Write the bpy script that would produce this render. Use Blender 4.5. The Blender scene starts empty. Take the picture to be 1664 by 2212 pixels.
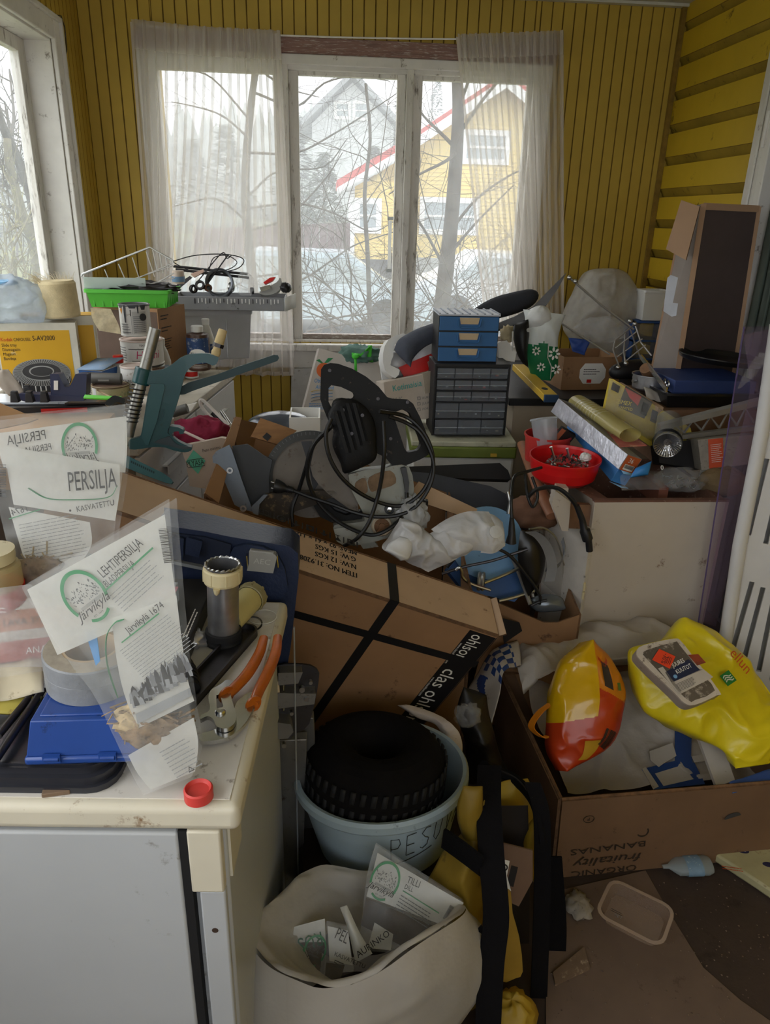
# A cluttered glazed porch: yellow panelled walls, window with net curtains, heaps of tools and boxes.
import bpy,math,random
from math import sin,cos,pi,radians,tan,atan2,sqrt
from mathutils import Vector as V,Matrix,noise
from mathutils.geometry import tessellate_polygon
random.seed(7)
SC=bpy.context.scene
COL=SC.collection
# ------------------------------------------------------------------ camera
FPX,CX,CY=1584.0,832.0,1106.0
TH,YAW,ROLL,EYE=radians(21.85),radians(4.87),0.026,V((0,0,1.55))
fw=V((sin(YAW)*cos(TH),cos(YAW)*cos(TH),-sin(TH)))
r0=V((cos(YAW),-sin(YAW),0));u0=r0.cross(fw)
CR=cos(ROLL)*r0+sin(ROLL)*u0;CU=-sin(ROLL)*r0+cos(ROLL)*u0
cam=bpy.data.cameras.new('camera');cam_o=bpy.data.objects.new('camera',cam);COL.objects.link(cam_o)
cam.sensor_fit='VERTICAL';cam.sensor_height=36.0;cam.lens=FPX/2212*36;cam.clip_start=0.05;cam.clip_end=400
mw=Matrix.Identity(4)
for i in range(3):
 mw[i][0],mw[i][1],mw[i][2],mw[i][3]=CR[i],CU[i],-fw[i],EYE[i]
cam_o.matrix_world=mw;SC.camera=cam_o
def ray(px,py):return fw+CR*((px-CX)/FPX)-CU*((py-CY)/FPX)
def at(px,py,x=None,y=None,z=None):
 """the world point seen at a photo pixel, on the plane x=, y= or z="""
 d=ray(px,py)
 t=x/d.x if x is not None else y/d.y if y is not None else(z-EYE.z)/d.z
 return EYE+d*t
class Plane:
 """a plane in the room: reads photo pixels as points on it; M puts local XY drawings on it"""
 def __init__(s,p,n,up=(0,0,1)):
  s.p,s.n=V(p),V(n).normalized();up=V(up)
  s.u=up.cross(s.n).normalized();s.v=s.n.cross(s.u)
 def at(s,px,py):
  d=ray(px,py);return EYE+d*((s.p-EYE).dot(s.n)/d.dot(s.n))
 def uv(s,px,py):q=s.at(px,py)-s.p;return(q.dot(s.u),q.dot(s.v))
 def m(s,px=None,py=None,off=0.0,rot=0.0,o=None):
  o=V(o)if o is not None else s.at(px,py)
  return frame(o+s.n*off,s.u,s.v)@Matrix.Rotation(rot,4,'Z')
 def mpx(s,px,py,qx,qy,off=0.0):
  """frame at pixel p with its X axis running towards pixel q"""
  a,b=s.at(px,py),s.at(qx,qy);x=(b-a).normalized();return frame(a+s.n*off,x,s.n.cross(x))
def frame(o,x,y):
 x=V(x).normalized();z=x.cross(V(y)).normalized();y=z.cross(x);o=V(o)
 return Matrix(((x.x,y.x,z.x,o.x),(x.y,y.y,z.y,o.y),(x.z,y.z,z.z,o.z),(0,0,0,1)))
def T(x,y=0,z=0):return Matrix.Translation((x,y,z)if not isinstance(x,V)else x)
def RZ(a):return Matrix.Rotation(a,4,'Z')
def RX(a):return Matrix.Rotation(a,4,'X')
def RY(a):return Matrix.Rotation(a,4,'Y')
# ------------------------------------------------------------------ materials
def lin(c):
 if isinstance(c,str):c=[int(c[i:i+2],16)/255 for i in(0,2,4)]
 return tuple(((v/12.92)if v<=.04045 else((v+.055)/1.055)**2.4)for v in c)+(1,)
MATS={}
def nodes(name):
 m=bpy.data.materials.new(name);m.use_nodes=True;t=m.node_tree;t.nodes.clear()
 out=t.nodes.new('ShaderNodeOutputMaterial');return m,t,out
def noise_n(t,scale,detail=4,rough=.6,sx=None):
 tc=t.nodes.new('ShaderNodeTexCoord');n=t.nodes.new('ShaderNodeTexNoise')
 n.inputs['Scale'].default_value=scale;n.inputs['Detail'].default_value=detail;n.inputs['Roughness'].default_value=rough
 if sx:
  mp=t.nodes.new('ShaderNodeMapping');mp.inputs['Scale'].default_value=sx
  t.links.new(tc.outputs['Object'],mp.inputs['Vector']);t.links.new(mp.outputs['Vector'],n.inputs['Vector'])
 else:t.links.new(tc.outputs['Object'],n.inputs['Vector'])
 return n
def ramp(t,src,a,b):
 r=t.nodes.new('ShaderNodeMapRange');r.inputs['From Min'].default_value=a;r.inputs['From Max'].default_value=b
 t.links.new(src,r.inputs['Value']);return r.outputs['Result']
def mixc(t,fac,a,b):
 m=t.nodes.new('ShaderNodeMix');m.data_type='RGBA';t.links.new(fac,m.inputs['Factor'])
 for k,v in(('A',a),('B',b)):
  s=[i for i in m.inputs if i.name==k and i.type=='RGBA'][0]
  if isinstance(v,tuple):s.default_value=v
  else:t.links.new(v,s)
 return[o for o in m.outputs if o.type=='RGBA'][0]
def mat(name,col,rough=.6,metal=0,spots=0,spotcol='3a2f24',scale=9,var=.12,bump=0,bscale=60,spec=.4,sx=None,trans=0,coat=0):
 """an opaque surface: colour, soft tonal variation, worn or dirty spots, bump"""
 if name in MATS:return MATS[name]
 m,t,out=nodes(name);b=t.nodes.new('ShaderNodeBsdfPrincipled');c=lin(col)
 b.inputs['Roughness'].default_value=rough;b.inputs['Metallic'].default_value=metal
 b.inputs['Specular IOR Level'].default_value=spec;b.inputs['Coat Weight'].default_value=coat
 if trans:b.inputs['Transmission Weight'].default_value=trans
 src=c
 if var:
  n=noise_n(t,scale,sx=sx);d=tuple(x*(1-var*1.3)for x in c[:3])+(1,);e=tuple(min(1,x*(1+var))for x in c[:3])+(1,)
  src=mixc(t,ramp(t,n.outputs['Fac'],.3,.7),d,e)
 if spots:
  n2=noise_n(t,scale*3.1,8,.72,sx=sx);src=mixc(t,ramp(t,n2.outputs['Fac'],.62-spots*.2,.70-spots*.1),src,lin(spotcol))
 if isinstance(src,tuple):b.inputs['Base Color'].default_value=src
 else:t.links.new(src,b.inputs['Base Color'])
 if bump:
  n3=noise_n(t,bscale,3,sx=sx);bp=t.nodes.new('ShaderNodeBump');bp.inputs['Strength'].default_value=bump;bp.inputs['Distance'].default_value=.004
  t.links.new(n3.outputs['Fac'],bp.inputs['Height']);t.links.new(bp.outputs['Normal'],b.inputs['Normal'])
 t.links.new(b.outputs[0],out.inputs[0]);MATS[name]=m;return m
def film(name,col,opac,rough=.25,transl=.5,var=0,scale=12,tint='ffffff',bump=0):
 """thin see-through plastic, net or glass: part clear, part scattering"""
 if name in MATS:return MATS[name]
 m,t,out=nodes(name);tr=t.nodes.new('ShaderNodeBsdfTransparent');tr.inputs[0].default_value=lin(tint)
 d=t.nodes.new('ShaderNodeBsdfPrincipled');d.inputs['Base Color'].default_value=lin(col);d.inputs['Roughness'].default_value=rough
 tl=t.nodes.new('ShaderNodeBsdfTranslucent');tl.inputs[0].default_value=lin(col)
 a=t.nodes.new('ShaderNodeMixShader');a.inputs[0].default_value=transl
 t.links.new(d.outputs[0],a.inputs[1]);t.links.new(tl.outputs[0],a.inputs[2])
 x=t.nodes.new('ShaderNodeMixShader');x.inputs[0].default_value=opac
 if var:
  n=noise_n(t,scale);r=t.nodes.new('ShaderNodeMapRange');r.inputs['From Min'].default_value=.3;r.inputs['From Max'].default_value=.7
  r.inputs['To Min'].default_value=max(0,opac-var);r.inputs['To Max'].default_value=min(1,opac+var)
  t.links.new(n.outputs['Fac'],r.inputs['Value']);t.links.new(r.outputs['Result'],x.inputs[0])
 if bump:
  n3=noise_n(t,25,3);bp=t.nodes.new('ShaderNodeBump');bp.inputs['Strength'].default_value=bump;bp.inputs['Distance'].default_value=.01
  t.links.new(n3.outputs['Fac'],bp.inputs['Height']);t.links.new(bp.outputs['Normal'],d.inputs['Normal'])
 t.links.new(tr.outputs[0],x.inputs[1]);t.links.new(a.outputs[0],x.inputs[2]);t.links.new(x.outputs[0],out.inputs[0])
 MATS[name]=m;return m
# ------------------------------------------------------------------ mesh building
TXT={}
def text_mesh(s,shear=0):
 k=(s,shear)
 if k not in TXT:
  cu=bpy.data.curves.new('lettering','FONT');cu.body=s;cu.size=1;cu.shear=shear;cu.resolution_u=2;cu.space_line=.9
  o=bpy.data.objects.new('lettering',cu);COL.objects.link(o);me=bpy.data.meshes.new_from_object(o.evaluated_get(bpy.context.evaluated_depsgraph_get()))
  TXT[k]=([v.co.copy()for v in me.vertices],[tuple(p.vertices)for p in me.polygons])
  bpy.data.objects.remove(o);bpy.data.curves.remove(cu);bpy.data.meshes.remove(me)
 return TXT[k]
class MB:
 def __init__(s):s.v,s.f,s.k,s.mats,s.soft=[],[],[],[],False
 def add(s,vs,fs,m,M=None):
  if m not in s.mats:s.mats.append(m)
  i,n=s.mats.index(m),len(s.v)
  s.v+=[(M@V(p))if M is not None else V(p)for p in vs]
  s.f+=[tuple(n+a for a in f)for f in fs];s.k+=[i]*len(fs);return s
 def box(s,a,b,m,M=None):
  (x0,y0,z0),(x1,y1,z1)=a,b
  return s.add([(x0,y0,z0),(x1,y0,z0),(x1,y1,z0),(x0,y1,z0),(x0,y0,z1),(x1,y0,z1),(x1,y1,z1),(x0,y1,z1)],[(3,2,1,0),(4,5,6,7),(0,1,5,4),(1,2,6,5),(2,3,7,6),(3,0,4,7)],m,M)
 def cbox(s,c,d,m,M=None):return s.box([c[i]-d[i]/2 for i in range(3)],[c[i]+d[i]/2 for i in range(3)],m,M)
 def taper(s,a,b,a2,b2,h,m,M=None):
  """box with bottom rectangle a..b and top rectangle a2..b2 at height h"""
  return s.add([(a[0],a[1],0),(b[0],a[1],0),(b[0],b[1],0),(a[0],b[1],0),(a2[0],a2[1],h),(b2[0],a2[1],h),(b2[0],b2[1],h),(a2[0],b2[1],h)],[(3,2,1,0),(4,5,6,7),(0,1,5,4),(1,2,6,5),(2,3,7,6),(3,0,4,7)],m,M)
 def tray(s,d,wall,m,M=None,taper=0,top=None):
  """open box: d=(w,l,h), origin at bottom centre"""
  w,l,h=d;o=[(-w/2+taper,-l/2+taper,0),(w/2-taper,-l/2+taper,0),(w/2-taper,l/2-taper,0),(-w/2+taper,l/2-taper,0),(-w/2,-l/2,h),(w/2,-l/2,h),(w/2,l/2,h),(-w/2,l/2,h)]
  i=[(x-math.copysign(wall,x),y-math.copysign(wall,y),wall if k<4 else h)for k,(x,y,z)in enumerate(o)]
  fs=[(3,2,1,0),(8,9,10,11)]
  for k in range(4):
   n=(k+1)%4;fs+=[(k,n,n+4,k+4),(n+8,k+8,k+12,n+12),(k+4,n+4,n+12,k+12)]
  return s.add(o+i,fs,m,M)
 def tube(s,pts,r,m,n=8,cap=True,M=None,flat=1.0,up=None):
  pts=[V(p)for p in pts];N=len(pts);rr=r if isinstance(r,(list,tuple))else[r]*N
  t=(pts[1]-pts[0]).normalized();a=V(up)if up else(V((0,0,1))if abs(t.z)<.9 else V((1,0,0)))
  a=(a-t*a.dot(t)).normalized();vs=[]
  for i in range(N):
   t=(pts[min(i+1,N-1)]-pts[max(i-1,0)]).normalized()
   a2=a-t*a.dot(t);a=a2.normalized()if a2.length>1e-6 else a;b=t.cross(a)
   vs+=[pts[i]+(a*cos(2*pi*k/n)*flat+b*sin(2*pi*k/n))*rr[i]for k in range(n)]
  fs=[(i*n+k,i*n+(k+1)%n,(i+1)*n+(k+1)%n,(i+1)*n+k)for i in range(N-1)for k in range(n)]
  if cap:fs+=[tuple(range(n-1,-1,-1)),tuple(range((N-1)*n,N*n))]
  return s.add(vs,fs,m,M)
 def ribbon(s,pts,w,th,m,side,M=None):
  """flat strap along pts, width along the vector side"""
  pts=[V(p)for p in pts];sd=V(side).normalized();vs=[];N=len(pts)
  for i in range(N):
   t=(pts[min(i+1,N-1)]-pts[max(i-1,0)]).normalized();nn=t.cross(sd).normalized();q=sd*w/2
   vs+=[pts[i]-q-nn*th/2,pts[i]+q-nn*th/2,pts[i]+q+nn*th/2,pts[i]-q+nn*th/2]
  fs=[(i*4+k,i*4+(k+1)%4,i*4+4+(k+1)%4,i*4+4+k)for i in range(N-1)for k in range(4)]+[(3,2,1,0),tuple(range(N*4-4,N*4))]
  return s.add(vs,fs,m,M)
 def lathe(s,prof,m,M=None,n=32,sx=1,sy=1,wob=0):
  """prof: (radius, z) or (radius, z, material) along the axis"""
  for j in range(len(prof)-1):
   p,q=prof[j],prof[j+1];mm=q[2]if len(q)>2 else m
   vs=[];
   for(r,z)in((p[0],p[1]),(q[0],q[1])):
    vs+=[(r*sx*cos(2*pi*k/n)*(1+wob*sin(3*2*pi*k/n+z*40)),r*sy*sin(2*pi*k/n)*(1+wob*sin(2*2*pi*k/n)),z)for k in range(n)]
   s.add(vs,[(k,(k+1)%n,n+(k+1)%n,n+k)for k in range(n)],mm,M)
  return s
 def cyl(s,p,q,r,m,r2=None,n=20,cap=True):
  return s.tube([p,q],[r,r if r2 is None else r2],m,n,cap)
 def prism(s,poly,h,m,M=None,holes=(),side=None,z0=0):
  """2D outline (with holes) extruded from z0 to z0+h"""
  loops=[list(poly)]+[list(q)for q in holes];flat=[p for l in loops for p in l];n=len(flat)
  if holes:tri=[tuple(t)for t in tessellate_polygon([[V((p[0],p[1],0))for p in l]for l in loops])]
  else:tri=[tuple(range(n))]
  vs=[(p[0],p[1],z0)for p in flat]+[(p[0],p[1],z0+h)for p in flat]
  s.add(vs,[t[::-1]for t in tri]+[tuple(a+n for a in t)for t in tri],m,M)
  fs,o=[],0
  for l in loops:
   L=len(l);fs+=[(o+k,o+(k+1)%L,n+o+(k+1)%L,n+o+k)for k in range(L)];o+=L
  return s.add(vs,fs,side or m,M)
 def poly(s,pts,m,M=None):return s.add(pts,[tuple(range(len(pts)))],m,M)
 def grid(s,fn,nu,nv,m,M=None,cu=False,mfn=None):
  s.soft=True
  vs=[fn(i/(nu if cu else nu-1),j/(nv-1))for j in range(nv)for i in range(nu)]
  fs=[(j*nu+i,j*nu+(i+1)%nu,(j+1)*nu+(i+1)%nu,(j+1)*nu+i)for j in range(nv-1)for i in range(nu if cu else nu-1)]
  if mfn is None:return s.add(vs,fs,m,M)
  g={}
  for f in fs:
   i,j=f[0]%nu,f[0]//nu;g.setdefault(mfn(i/nu,j/nv),[]).append(f)
  base=len(s.v);first=True
  for mm,ff in g.items():
   if first:s.add(vs,ff,mm,M);first=False
   else:
    if mm not in s.mats:s.mats.append(mm)
    s.f+=[tuple(base+a for a in f)for f in ff];s.k+=[s.mats.index(mm)]*len(ff)
  return s
 def text(s,txt,m,M,size,al='L',shear=0,mir=False,sx=1.0,lift=.0006):
  vs,fs=text_mesh(txt,shear)
  if not vs:return s
  x0,x1=min(v.x for v in vs),max(v.x for v in vs);ox={'L':0,'C':-(x0+x1)/2,'R':-x1}[al]
  k=-1 if mir else 1
  return s.add([((v.x+ox)*size*sx*k,v.y*size,lift)for v in vs],[f[::-1]for f in fs]if mir else fs,m,M)
 def lines(s,m,M,w,h,n,jit=.15,th=.35,lift=.0006,seed=1):
  """n thin strokes standing for lines of small print, in a w x h block from the origin downwards"""
  r=random.Random(seed);st=h/n
  for i in range(n):
   x,y=0,-i*st
   ww=w*(1-jit*r.random())
   while x<ww:
    l=r.uniform(.04,.13)*w;l=min(l,ww-x);s.add([(x,y,lift),(x+l*.86,y,lift),(x+l*.86,y+st*th,lift),(x,y+st*th,lift)],[(0,1,2,3)],m,M);x+=l
  return s
 def build(s,name,bevel=0,seg=2,solid=0,sub=0,smooth=True,ang=38):
  me=bpy.data.meshes.new(name);lo=[min(p[i]for p in s.v)for i in range(3)];hi=[max(p[i]for p in s.v)for i in range(3)]
  o0=V(((lo[0]+hi[0])/2,(lo[1]+hi[1])/2,lo[2]))
  me.from_pydata([p-o0 for p in s.v],[],s.f)
  for m in s.mats:me.materials.append(m)
  me.polygons.foreach_set('material_index',s.k)
  if smooth:me.polygons.foreach_set('use_smooth',[True]*len(s.f));me.set_sharp_from_angle(angle=radians(100 if s.soft else ang))
  me.update();o=bpy.data.objects.new(name,me);o.location=o0;COL.objects.link(o)
  if solid:md=o.modifiers.new('solidify','SOLIDIFY');md.thickness=solid;md.offset=0
  if bevel:md=o.modifiers.new('bevel','BEVEL');md.width=bevel;md.segments=seg;md.limit_method='ANGLE';md.angle_limit=radians(40)
  if sub:md=o.modifiers.new('subsurf','SUBSURF');md.levels=sub;md.render_levels=sub
  o['_lo']=lo;o['_hi']=hi
  return o
THINGS=[]
class Thing:
 """one movable thing: parts collected here are parented to an Empty at its base (or it stays one mesh)"""
 def __init__(s,name,label,cat,group=None):s.name,s.label,s.cat,s.group,s.parts=name,label,cat,group,[];THINGS.append(s)
 def part(s,name,mb,label=None,parent=None,**k):
  o=mb.build(name,**k);s.parts.append((o,parent))
  if label:o['label']=label
  return o
 def done(s):
  if not s.parts:return
  tops=[o for o,p in s.parts if p is None]
  if len(tops)==1 and len(s.parts)==1:r=tops[0];r.name=s.name;r.pop('label',None)
  else:
   lo=[min(o['_lo'][i]for o in tops)for i in range(3)];hi=[max(o['_hi'][i]for o in tops)for i in range(3)]
   r=bpy.data.objects.new(s.name,None);COL.objects.link(r);r.location=((lo[0]+hi[0])/2,(lo[1]+hi[1])/2,lo[2]);r.empty_display_size=.05
   for o,p in s.parts:
    q=p or r;w=o.location.copy();o.parent=q;o.matrix_parent_inverse=Matrix.Identity(4)
    o['_w']=list(w)
   for o,p in s.parts:
    q=V(p['_w'])if p else r.location;o.location=V(o['_w'])-q
  r['label']=s.label;r['category']=s.cat
  if s.group:r['group']=s.group
  for o,p in s.parts:
   for k in('_lo','_hi','_w'):
    if k in o:del o[k]
def one(name,label,cat,mb,group=None,**k):
 t=Thing(name,label,cat,group);t.part(name,mb,**k);return t
def struct(name,mb,parent=None,**k):
 o=mb.build(name,**k)
 if parent is None:o['kind']='structure'
 else:o.parent=parent;o.location=o.location-parent.location
 for q in('_lo','_hi'):del o[q]
 return o
def nz(p,s,seed=0):return noise.noise(V((p[0]*s+seed*7.3,p[1]*s-seed*3.1,p[2]*s+seed)))
def circle(r,n=24,cx=0,cy=0,a0=0,a1=2*pi):
 full=abs(a1-a0-2*pi)<1e-6
 return[(cx+r*cos(a0+(a1-a0)*k/(n if full else n-1)),cy+r*sin(a0+(a1-a0)*k/(n if full else n-1)))for k in range(n)]
def rrect(w,h,r,n=5,cx=0,cy=0):
 out=[]
 for k,(sx,sy)in enumerate(((1,-1),(1,1),(-1,1),(-1,-1))):
  for j in range(n):a=-pi/2+k*pi/2+j*pi/2/(n-1);out.append((cx+sx*(w/2-r)+r*cos(a),cy+sy*(h/2-r)+r*sin(a)))
 return out
def spline(pts,n=8):
 """Catmull-Rom through 2D/3D points"""
 P=[V(p)for p in pts];P=[P[0]*2-P[1]]+P+[P[-1]*2-P[-2]];out=[]
 for i in range(1,len(P)-2):
  for k in range(n):
   t=k/n;a,b,c,d=P[i-1:i+3]
   out.append(.5*((2*b)+(c-a)*t+(2*a-5*b+4*c-d)*t*t+(3*b-a-3*c+d)*t*t*t))
 return out+[P[-2]]
def cspline(pts,n=5):
 P=[V(p)for p in pts];N=len(P);out=[]
 for i in range(N):
  a,b,c,d=P[i-1],P[i],P[(i+1)%N],P[(i+2)%N]
  for k in range(n):
   t=k/n;out.append(.5*((2*b)+(c-a)*t+(2*a-5*b+4*c-d)*t*t+(3*b-a-3*c+d)*t*t*t))
 return out
def ev(L,u):
 f=max(0,min(1,u))*(len(L)-1);i=min(int(f),len(L)-2);return L[i].lerp(L[i+1],f-i)
def crease(p,s,seed):
 """sharp fold ridges over soft swells"""
 q=V(p);w_=.25/s;q=q+V((nz(q,s*.7,seed+5),nz(q,s*.7,seed+9),0))*w_*2
 r=lambda k,e:1/(1+(nz(q,s*k,seed+e)*5)**2)
 return .8*r(.6,0)+.3*r(1.4,2)+.5*nz(q,s*.5,seed+4)-.3
def sheet(mb,pl,L,R,m,off=0,amp=.003,fr=22,nu=16,nv=20,seed=0,bulge=0,sm=5):
 """flexible sheet between a left and a right edge (photo pixels read on plane pl, listed top to bottom)"""
 a=spline([pl.at(*p)for p in L],sm);c=spline([pl.at(*p)for p in R],sm)
 def fn(u,v):
  p=ev(a,v).lerp(ev(c,v),u);return p+pl.n*(off+amp*crease(p,fr,seed)+bulge*(1-(2*u-1)**2)*(1-(2*v-1)**4))
 return mb.grid(fn,nu,nv,m)
def slab(mb,pl,pts,th,m,off=0,holes=(),side=None,smooth=0):
 q=[pl.uv(*p)for p in pts]
 if smooth:q=[(p.x,p.y)for p in cspline([(a,b_,0)for a,b_ in q],smooth)]
 return mb.prism(q,th,m,frame(pl.p+pl.n*off,pl.u,pl.v),[[pl.uv(*p)for p in h]for h in holes],side)
def crumple(mb,c,rad,m,seed=0,amp=.22,fr=3.2,n=26,flat=-1):
 """crumpled bag or cloth: a closed creased lump"""
 c=V(c);rx,ry,rz=rad
 def fn(u,v):
  a,bb=2*pi*u,pi*(v-.5);d=V((cos(a)*cos(bb),sin(a)*cos(bb),sin(bb)));k=1+amp*crease(d,fr,seed)
  z=d.z*k*rz;z=max(z,flat*rz);return c+V((d.x*k*rx,d.y*k*ry,z))
 return mb.grid(fn,n*2,n,m,cu=True)
def dome(mb,pl,pts,h,m,off=0,rim=.5,seg=7,sm=3):
 """rounded shell on plane pl: photo outline rising to height h; rim = share of the height that is straight wall"""
 q=[(p.x,p.y)for p in cspline([(*pl.uv(*p),0)for p in pts],sm)];n=len(q);cx=sum(p[0]for p in q)/n;cy=sum(p[1]for p in q)/n
 lv=[(1,0),(1,h*rim)]+[(cos(pi/2*k/seg*.96),h*(rim+(1-rim)*sin(pi/2*k/seg)))for k in range(1,seg+1)];vs=[];fs=[]
 for s_,z in lv:vs+=[(cx+(x-cx)*s_,cy+(y-cy)*s_,z)for x,y in q]
 for j in range(len(lv)-1):fs+=[(j*n+k,j*n+(k+1)%n,(j+1)*n+(k+1)%n,(j+1)*n+k)for k in range(n)]
 fs.append(tuple(range((len(lv)-1)*n,len(lv)*n)));fs.append(tuple(range(n-1,-1,-1)))
 return mb.add(vs,fs,m,frame(pl.p+pl.n*off,pl.u,pl.v))
def beam(b,pa,pb,w,h,m,up=(0,0,1),w2=None):
 """box along pa to pb, w wide, h tall, centred on the axis"""
 d=pb-pa;s_=V(up).cross(d).normalized();M=frame(pa,d,s_);L=d.length;b.box((0,-w/2,-h/2),(L,w/2,h/2),m,M);return M,L
# ------------------------------------------------------------------ the room shell
D=3.8;XL,XR,ZC=-1.055,1.625,2.47
yel=mat('yellow_paint','ba9c3c',.55,spots=.0,var=.10,scale=3)
groove=mat('groove_dirt','84692a',.9,var=.2,scale=20)
yel2=mat('yellow_paint_bright','c9a82c',.5,var=.08,scale=3,spots=.05,spotcol='6b5516')
yel3=mat('shaded_yellow_bevel','a2862c',.7,var=.2,scale=4,spots=.15,spotcol='5c4a1c')  # shade of the downward-facing bevels put into a darker, spotted yellow
wht=mat('old_white_paint','dedad5',.5,spots=.1,spotcol='7d7266',scale=6,var=.08)
wht2=mat('peeling_white_paint','dcd8d2',.6,spots=.33,spotcol='7a7066',scale=6,var=.12,bump=.5,bscale=40,sx=(2,2,.4))
ceilm=mat('ceiling_paint','cfcdc4',.8)
floorm=mat('floor_lino','3a2f2b',.65,spots=.25,spotcol='2a211d',scale=5,var=.25,bump=.15,bscale=90)
def panels(mb,a,b,z0,z1,M,pitch=.0511,g=.006,dep=.005):
 """tongue and groove boards standing side by side from a to b (local x), with dirty grooves"""
 x=a
 while x<b-1e-4:
  e=min(x+pitch,b)
  mb.add([(x+g/2,0,z0),(e-g/2,0,z0),(e-g/2,0,z1),(x+g/2,0,z1)],[(0,1,2,3)],yel,M)
  mb.add([(e-g/2,0,z0),(e,dep,z0),(e,dep,z1),(e-g/2,0,z1)],[(0,1,2,3)],groove,M)
  mb.add([(x,dep,z0),(x+g/2,0,z0),(x+g/2,0,z1),(x,dep,z1)],[(0,1,2,3)],groove,M)
  x=e
WX0,WX1,WZ0,WZ1=-.745,.965,.955,2.185 # back window opening
b=MB();I=Matrix.Identity(4);M=T(0,D,0)
panels(b,XL,WX0,0,ZC,M);panels(b,WX1,XR+.02,0,ZC,M);panels(b,WX0,WX1,WZ1,ZC,M);panels(b,WX0,WX1,0,WZ0,M)
b.box((XL-.2,D+.01,0),(WX0,D+.14,ZC),yel);b.box((WX1,D+.01,0),(XR+.2,D+.14,ZC),yel);b.box((WX0,D+.01,WZ1),(WX1,D+.14,ZC),yel);b.box((WX0,D+.01,0),(WX1,D+.14,WZ0),yel)
struct('wall_back',b,smooth=False)
LY0,LY1,LZ0,LZ1=1.55,3.40,1.0,2.165 # left window opening
LQ0,LQ1=-.9,.85 # second left window, beside the camera
b=MB();M=frame((XL,0,0),(0,-1,0),(-1,0,0))
M=Matrix(((0,-1,0,XL),(1,0,0,0),(0,0,1,0),(0,0,0,1)))
panels(b,LY1,D+.005,0,ZC,M);panels(b,LY0,LY1,LZ1,ZC,M);panels(b,LY0,LY1,0,LZ0,M);panels(b,LQ1,LY0,0,ZC,M)
panels(b,LQ0,LQ1,LZ1,ZC,M);panels(b,LQ0,LQ1,0,LZ0,M);panels(b,-1.4,LQ0,0,ZC,M)
for y0,y1,z0,z1 in((LY1,D+.14,0,ZC),(LY0,LY1,LZ1,ZC),(LY0,LY1,0,LZ0),(LQ1,LY0,0,ZC),(LQ0,LQ1,LZ1,ZC),(LQ0,LQ1,0,LZ0),(-1.4,LQ0,0,ZC)):
 b.box((XL-.14,y0,z0),(XL-.01,y1,z1),yel)
struct('wall_left',b,smooth=False)
DY1,DZ1=2.93,2.6 # doorway in the right wall, up to the ceiling
b=MB();z=ZC;P_=.1375;cyr=D
y0r,y1r=DY1,D+.005
zz=2.4985
while zz>0:
 za,zb,zc=zz,zz-.098,zz-P_
 def q(y,z,x):return(XR+x,y,min(ZC,max(0,z)))
 b.add([q(y0r,za,0),q(y1r,za,0),q(y1r,zb,0),q(y0r,zb,0)],[(0,1,2,3)],yel2)
 b.add([q(y0r,zb,.0),q(y1r,zb,.0),q(y1r,zb-.002,.003),q(y0r,zb-.002,.003)],[(0,1,2,3)],groove)
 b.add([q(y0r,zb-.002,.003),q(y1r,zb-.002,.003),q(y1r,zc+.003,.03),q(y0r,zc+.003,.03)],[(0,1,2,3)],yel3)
 b.add([q(y0r,zc+.003,.03),q(y1r,zc+.003,.03),q(y1r,zc,0),q(y0r,zc,0)],[(0,1,2,3)],groove)
 zz-=P_
b.box((XR+.034,y0r,0),(XR+.14,y1r+.14,ZC),yel2);b.box((XR,-1.4,0),(XR+.14,1.95,ZC),yel2);b.box((XR,1.95,2.3),(XR+.14,DY1,ZC),yel2)
struct('wall_right',b,smooth=False)
b=MB();M=T(0,-1.38,0)  # unseen rear wall, added to cut low frontal light; opening sized for fill
for x0,x1,z0,z1 in((XL-.14,-.9,0,ZC),(1.35,XR+.14,0,ZC),(-.9,1.35,0,1.1),(-.9,1.35,2.36,ZC)):b.box((x0,-1.44,z0),(x1,-1.38,z1),yel)
struct('wall_rear_added',b)
b=MB();b.box((XR-.022,D-.022,0),(XR-.001,D-.001,ZC),groove);struct('trim_1',b)
b=MB();b.box((XL-.14,-1.4,-.06),(XR+.5,D+.14,0),floorm);struct('floor',b)
b=MB();b.box((XL-.14,-1.4,ZC),(XR+.5,D+.14,ZC+.06),ceilm);struct('ceiling',b)
b=MB();b.box((XL,D-.035,ZC-.012),(XR,D-.001,ZC-.0005),ceilm);struct('trim_2',b)
# back window: casing, frame, three sashes with panes
wood=mat('bare_reddish_wood','8a6a62',.7,spots=.35,spotcol='d2cbc4',scale=7,var=.25,sx=(1,1,14))
pane=film('old_window_glass','e4e8ea',.13,.05,.75,var=.04,scale=9)
wy=D-.018
b=MB()
b.box((WX0-.075,wy,WZ1-.012),(WX1+.075,D-.0005,WZ1+.03),wht)
b.box((WX0-.075,wy-.004,WZ0-.10),(WX0+.01,D-.0005,WZ1),wht);b.box((WX1-.01,wy-.004,WZ0-.10),(WX1+.075,D-.0005,WZ1),wht)
b.box((WX0-.075,wy,WZ0-.13),(WX1+.075,D-.0005,WZ0-.04),wht)
w1=struct('window_1',b,bevel=.004)
b=MB();b.box((WX0-.085,wy-.008,WZ1+.03),(WX1+.085,D-.0005,WZ1+.092),wood);struct('window_head',b,w1,bevel=.004)
b=MB();b.box((WX0-.06,D-.05,WZ0-.04),(WX1+.06,D+.06,WZ0-.005),wht2);struct('window_sill',b,w1,bevel=.005)
xs=[at(x,440,y=D).x for x in(362,597,648.7,853,905,1122)]
b=MB();fr=[(WX0,xs[0]-.045),(xs[1]+.04,xs[2]-.045),(xs[3]+.04,xs[4]-.045),(xs[5]+.04,WX1)]
for a,e in fr:b.box((a,D-.012,WZ0),(e,D+.12,WZ1),wht2)
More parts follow.
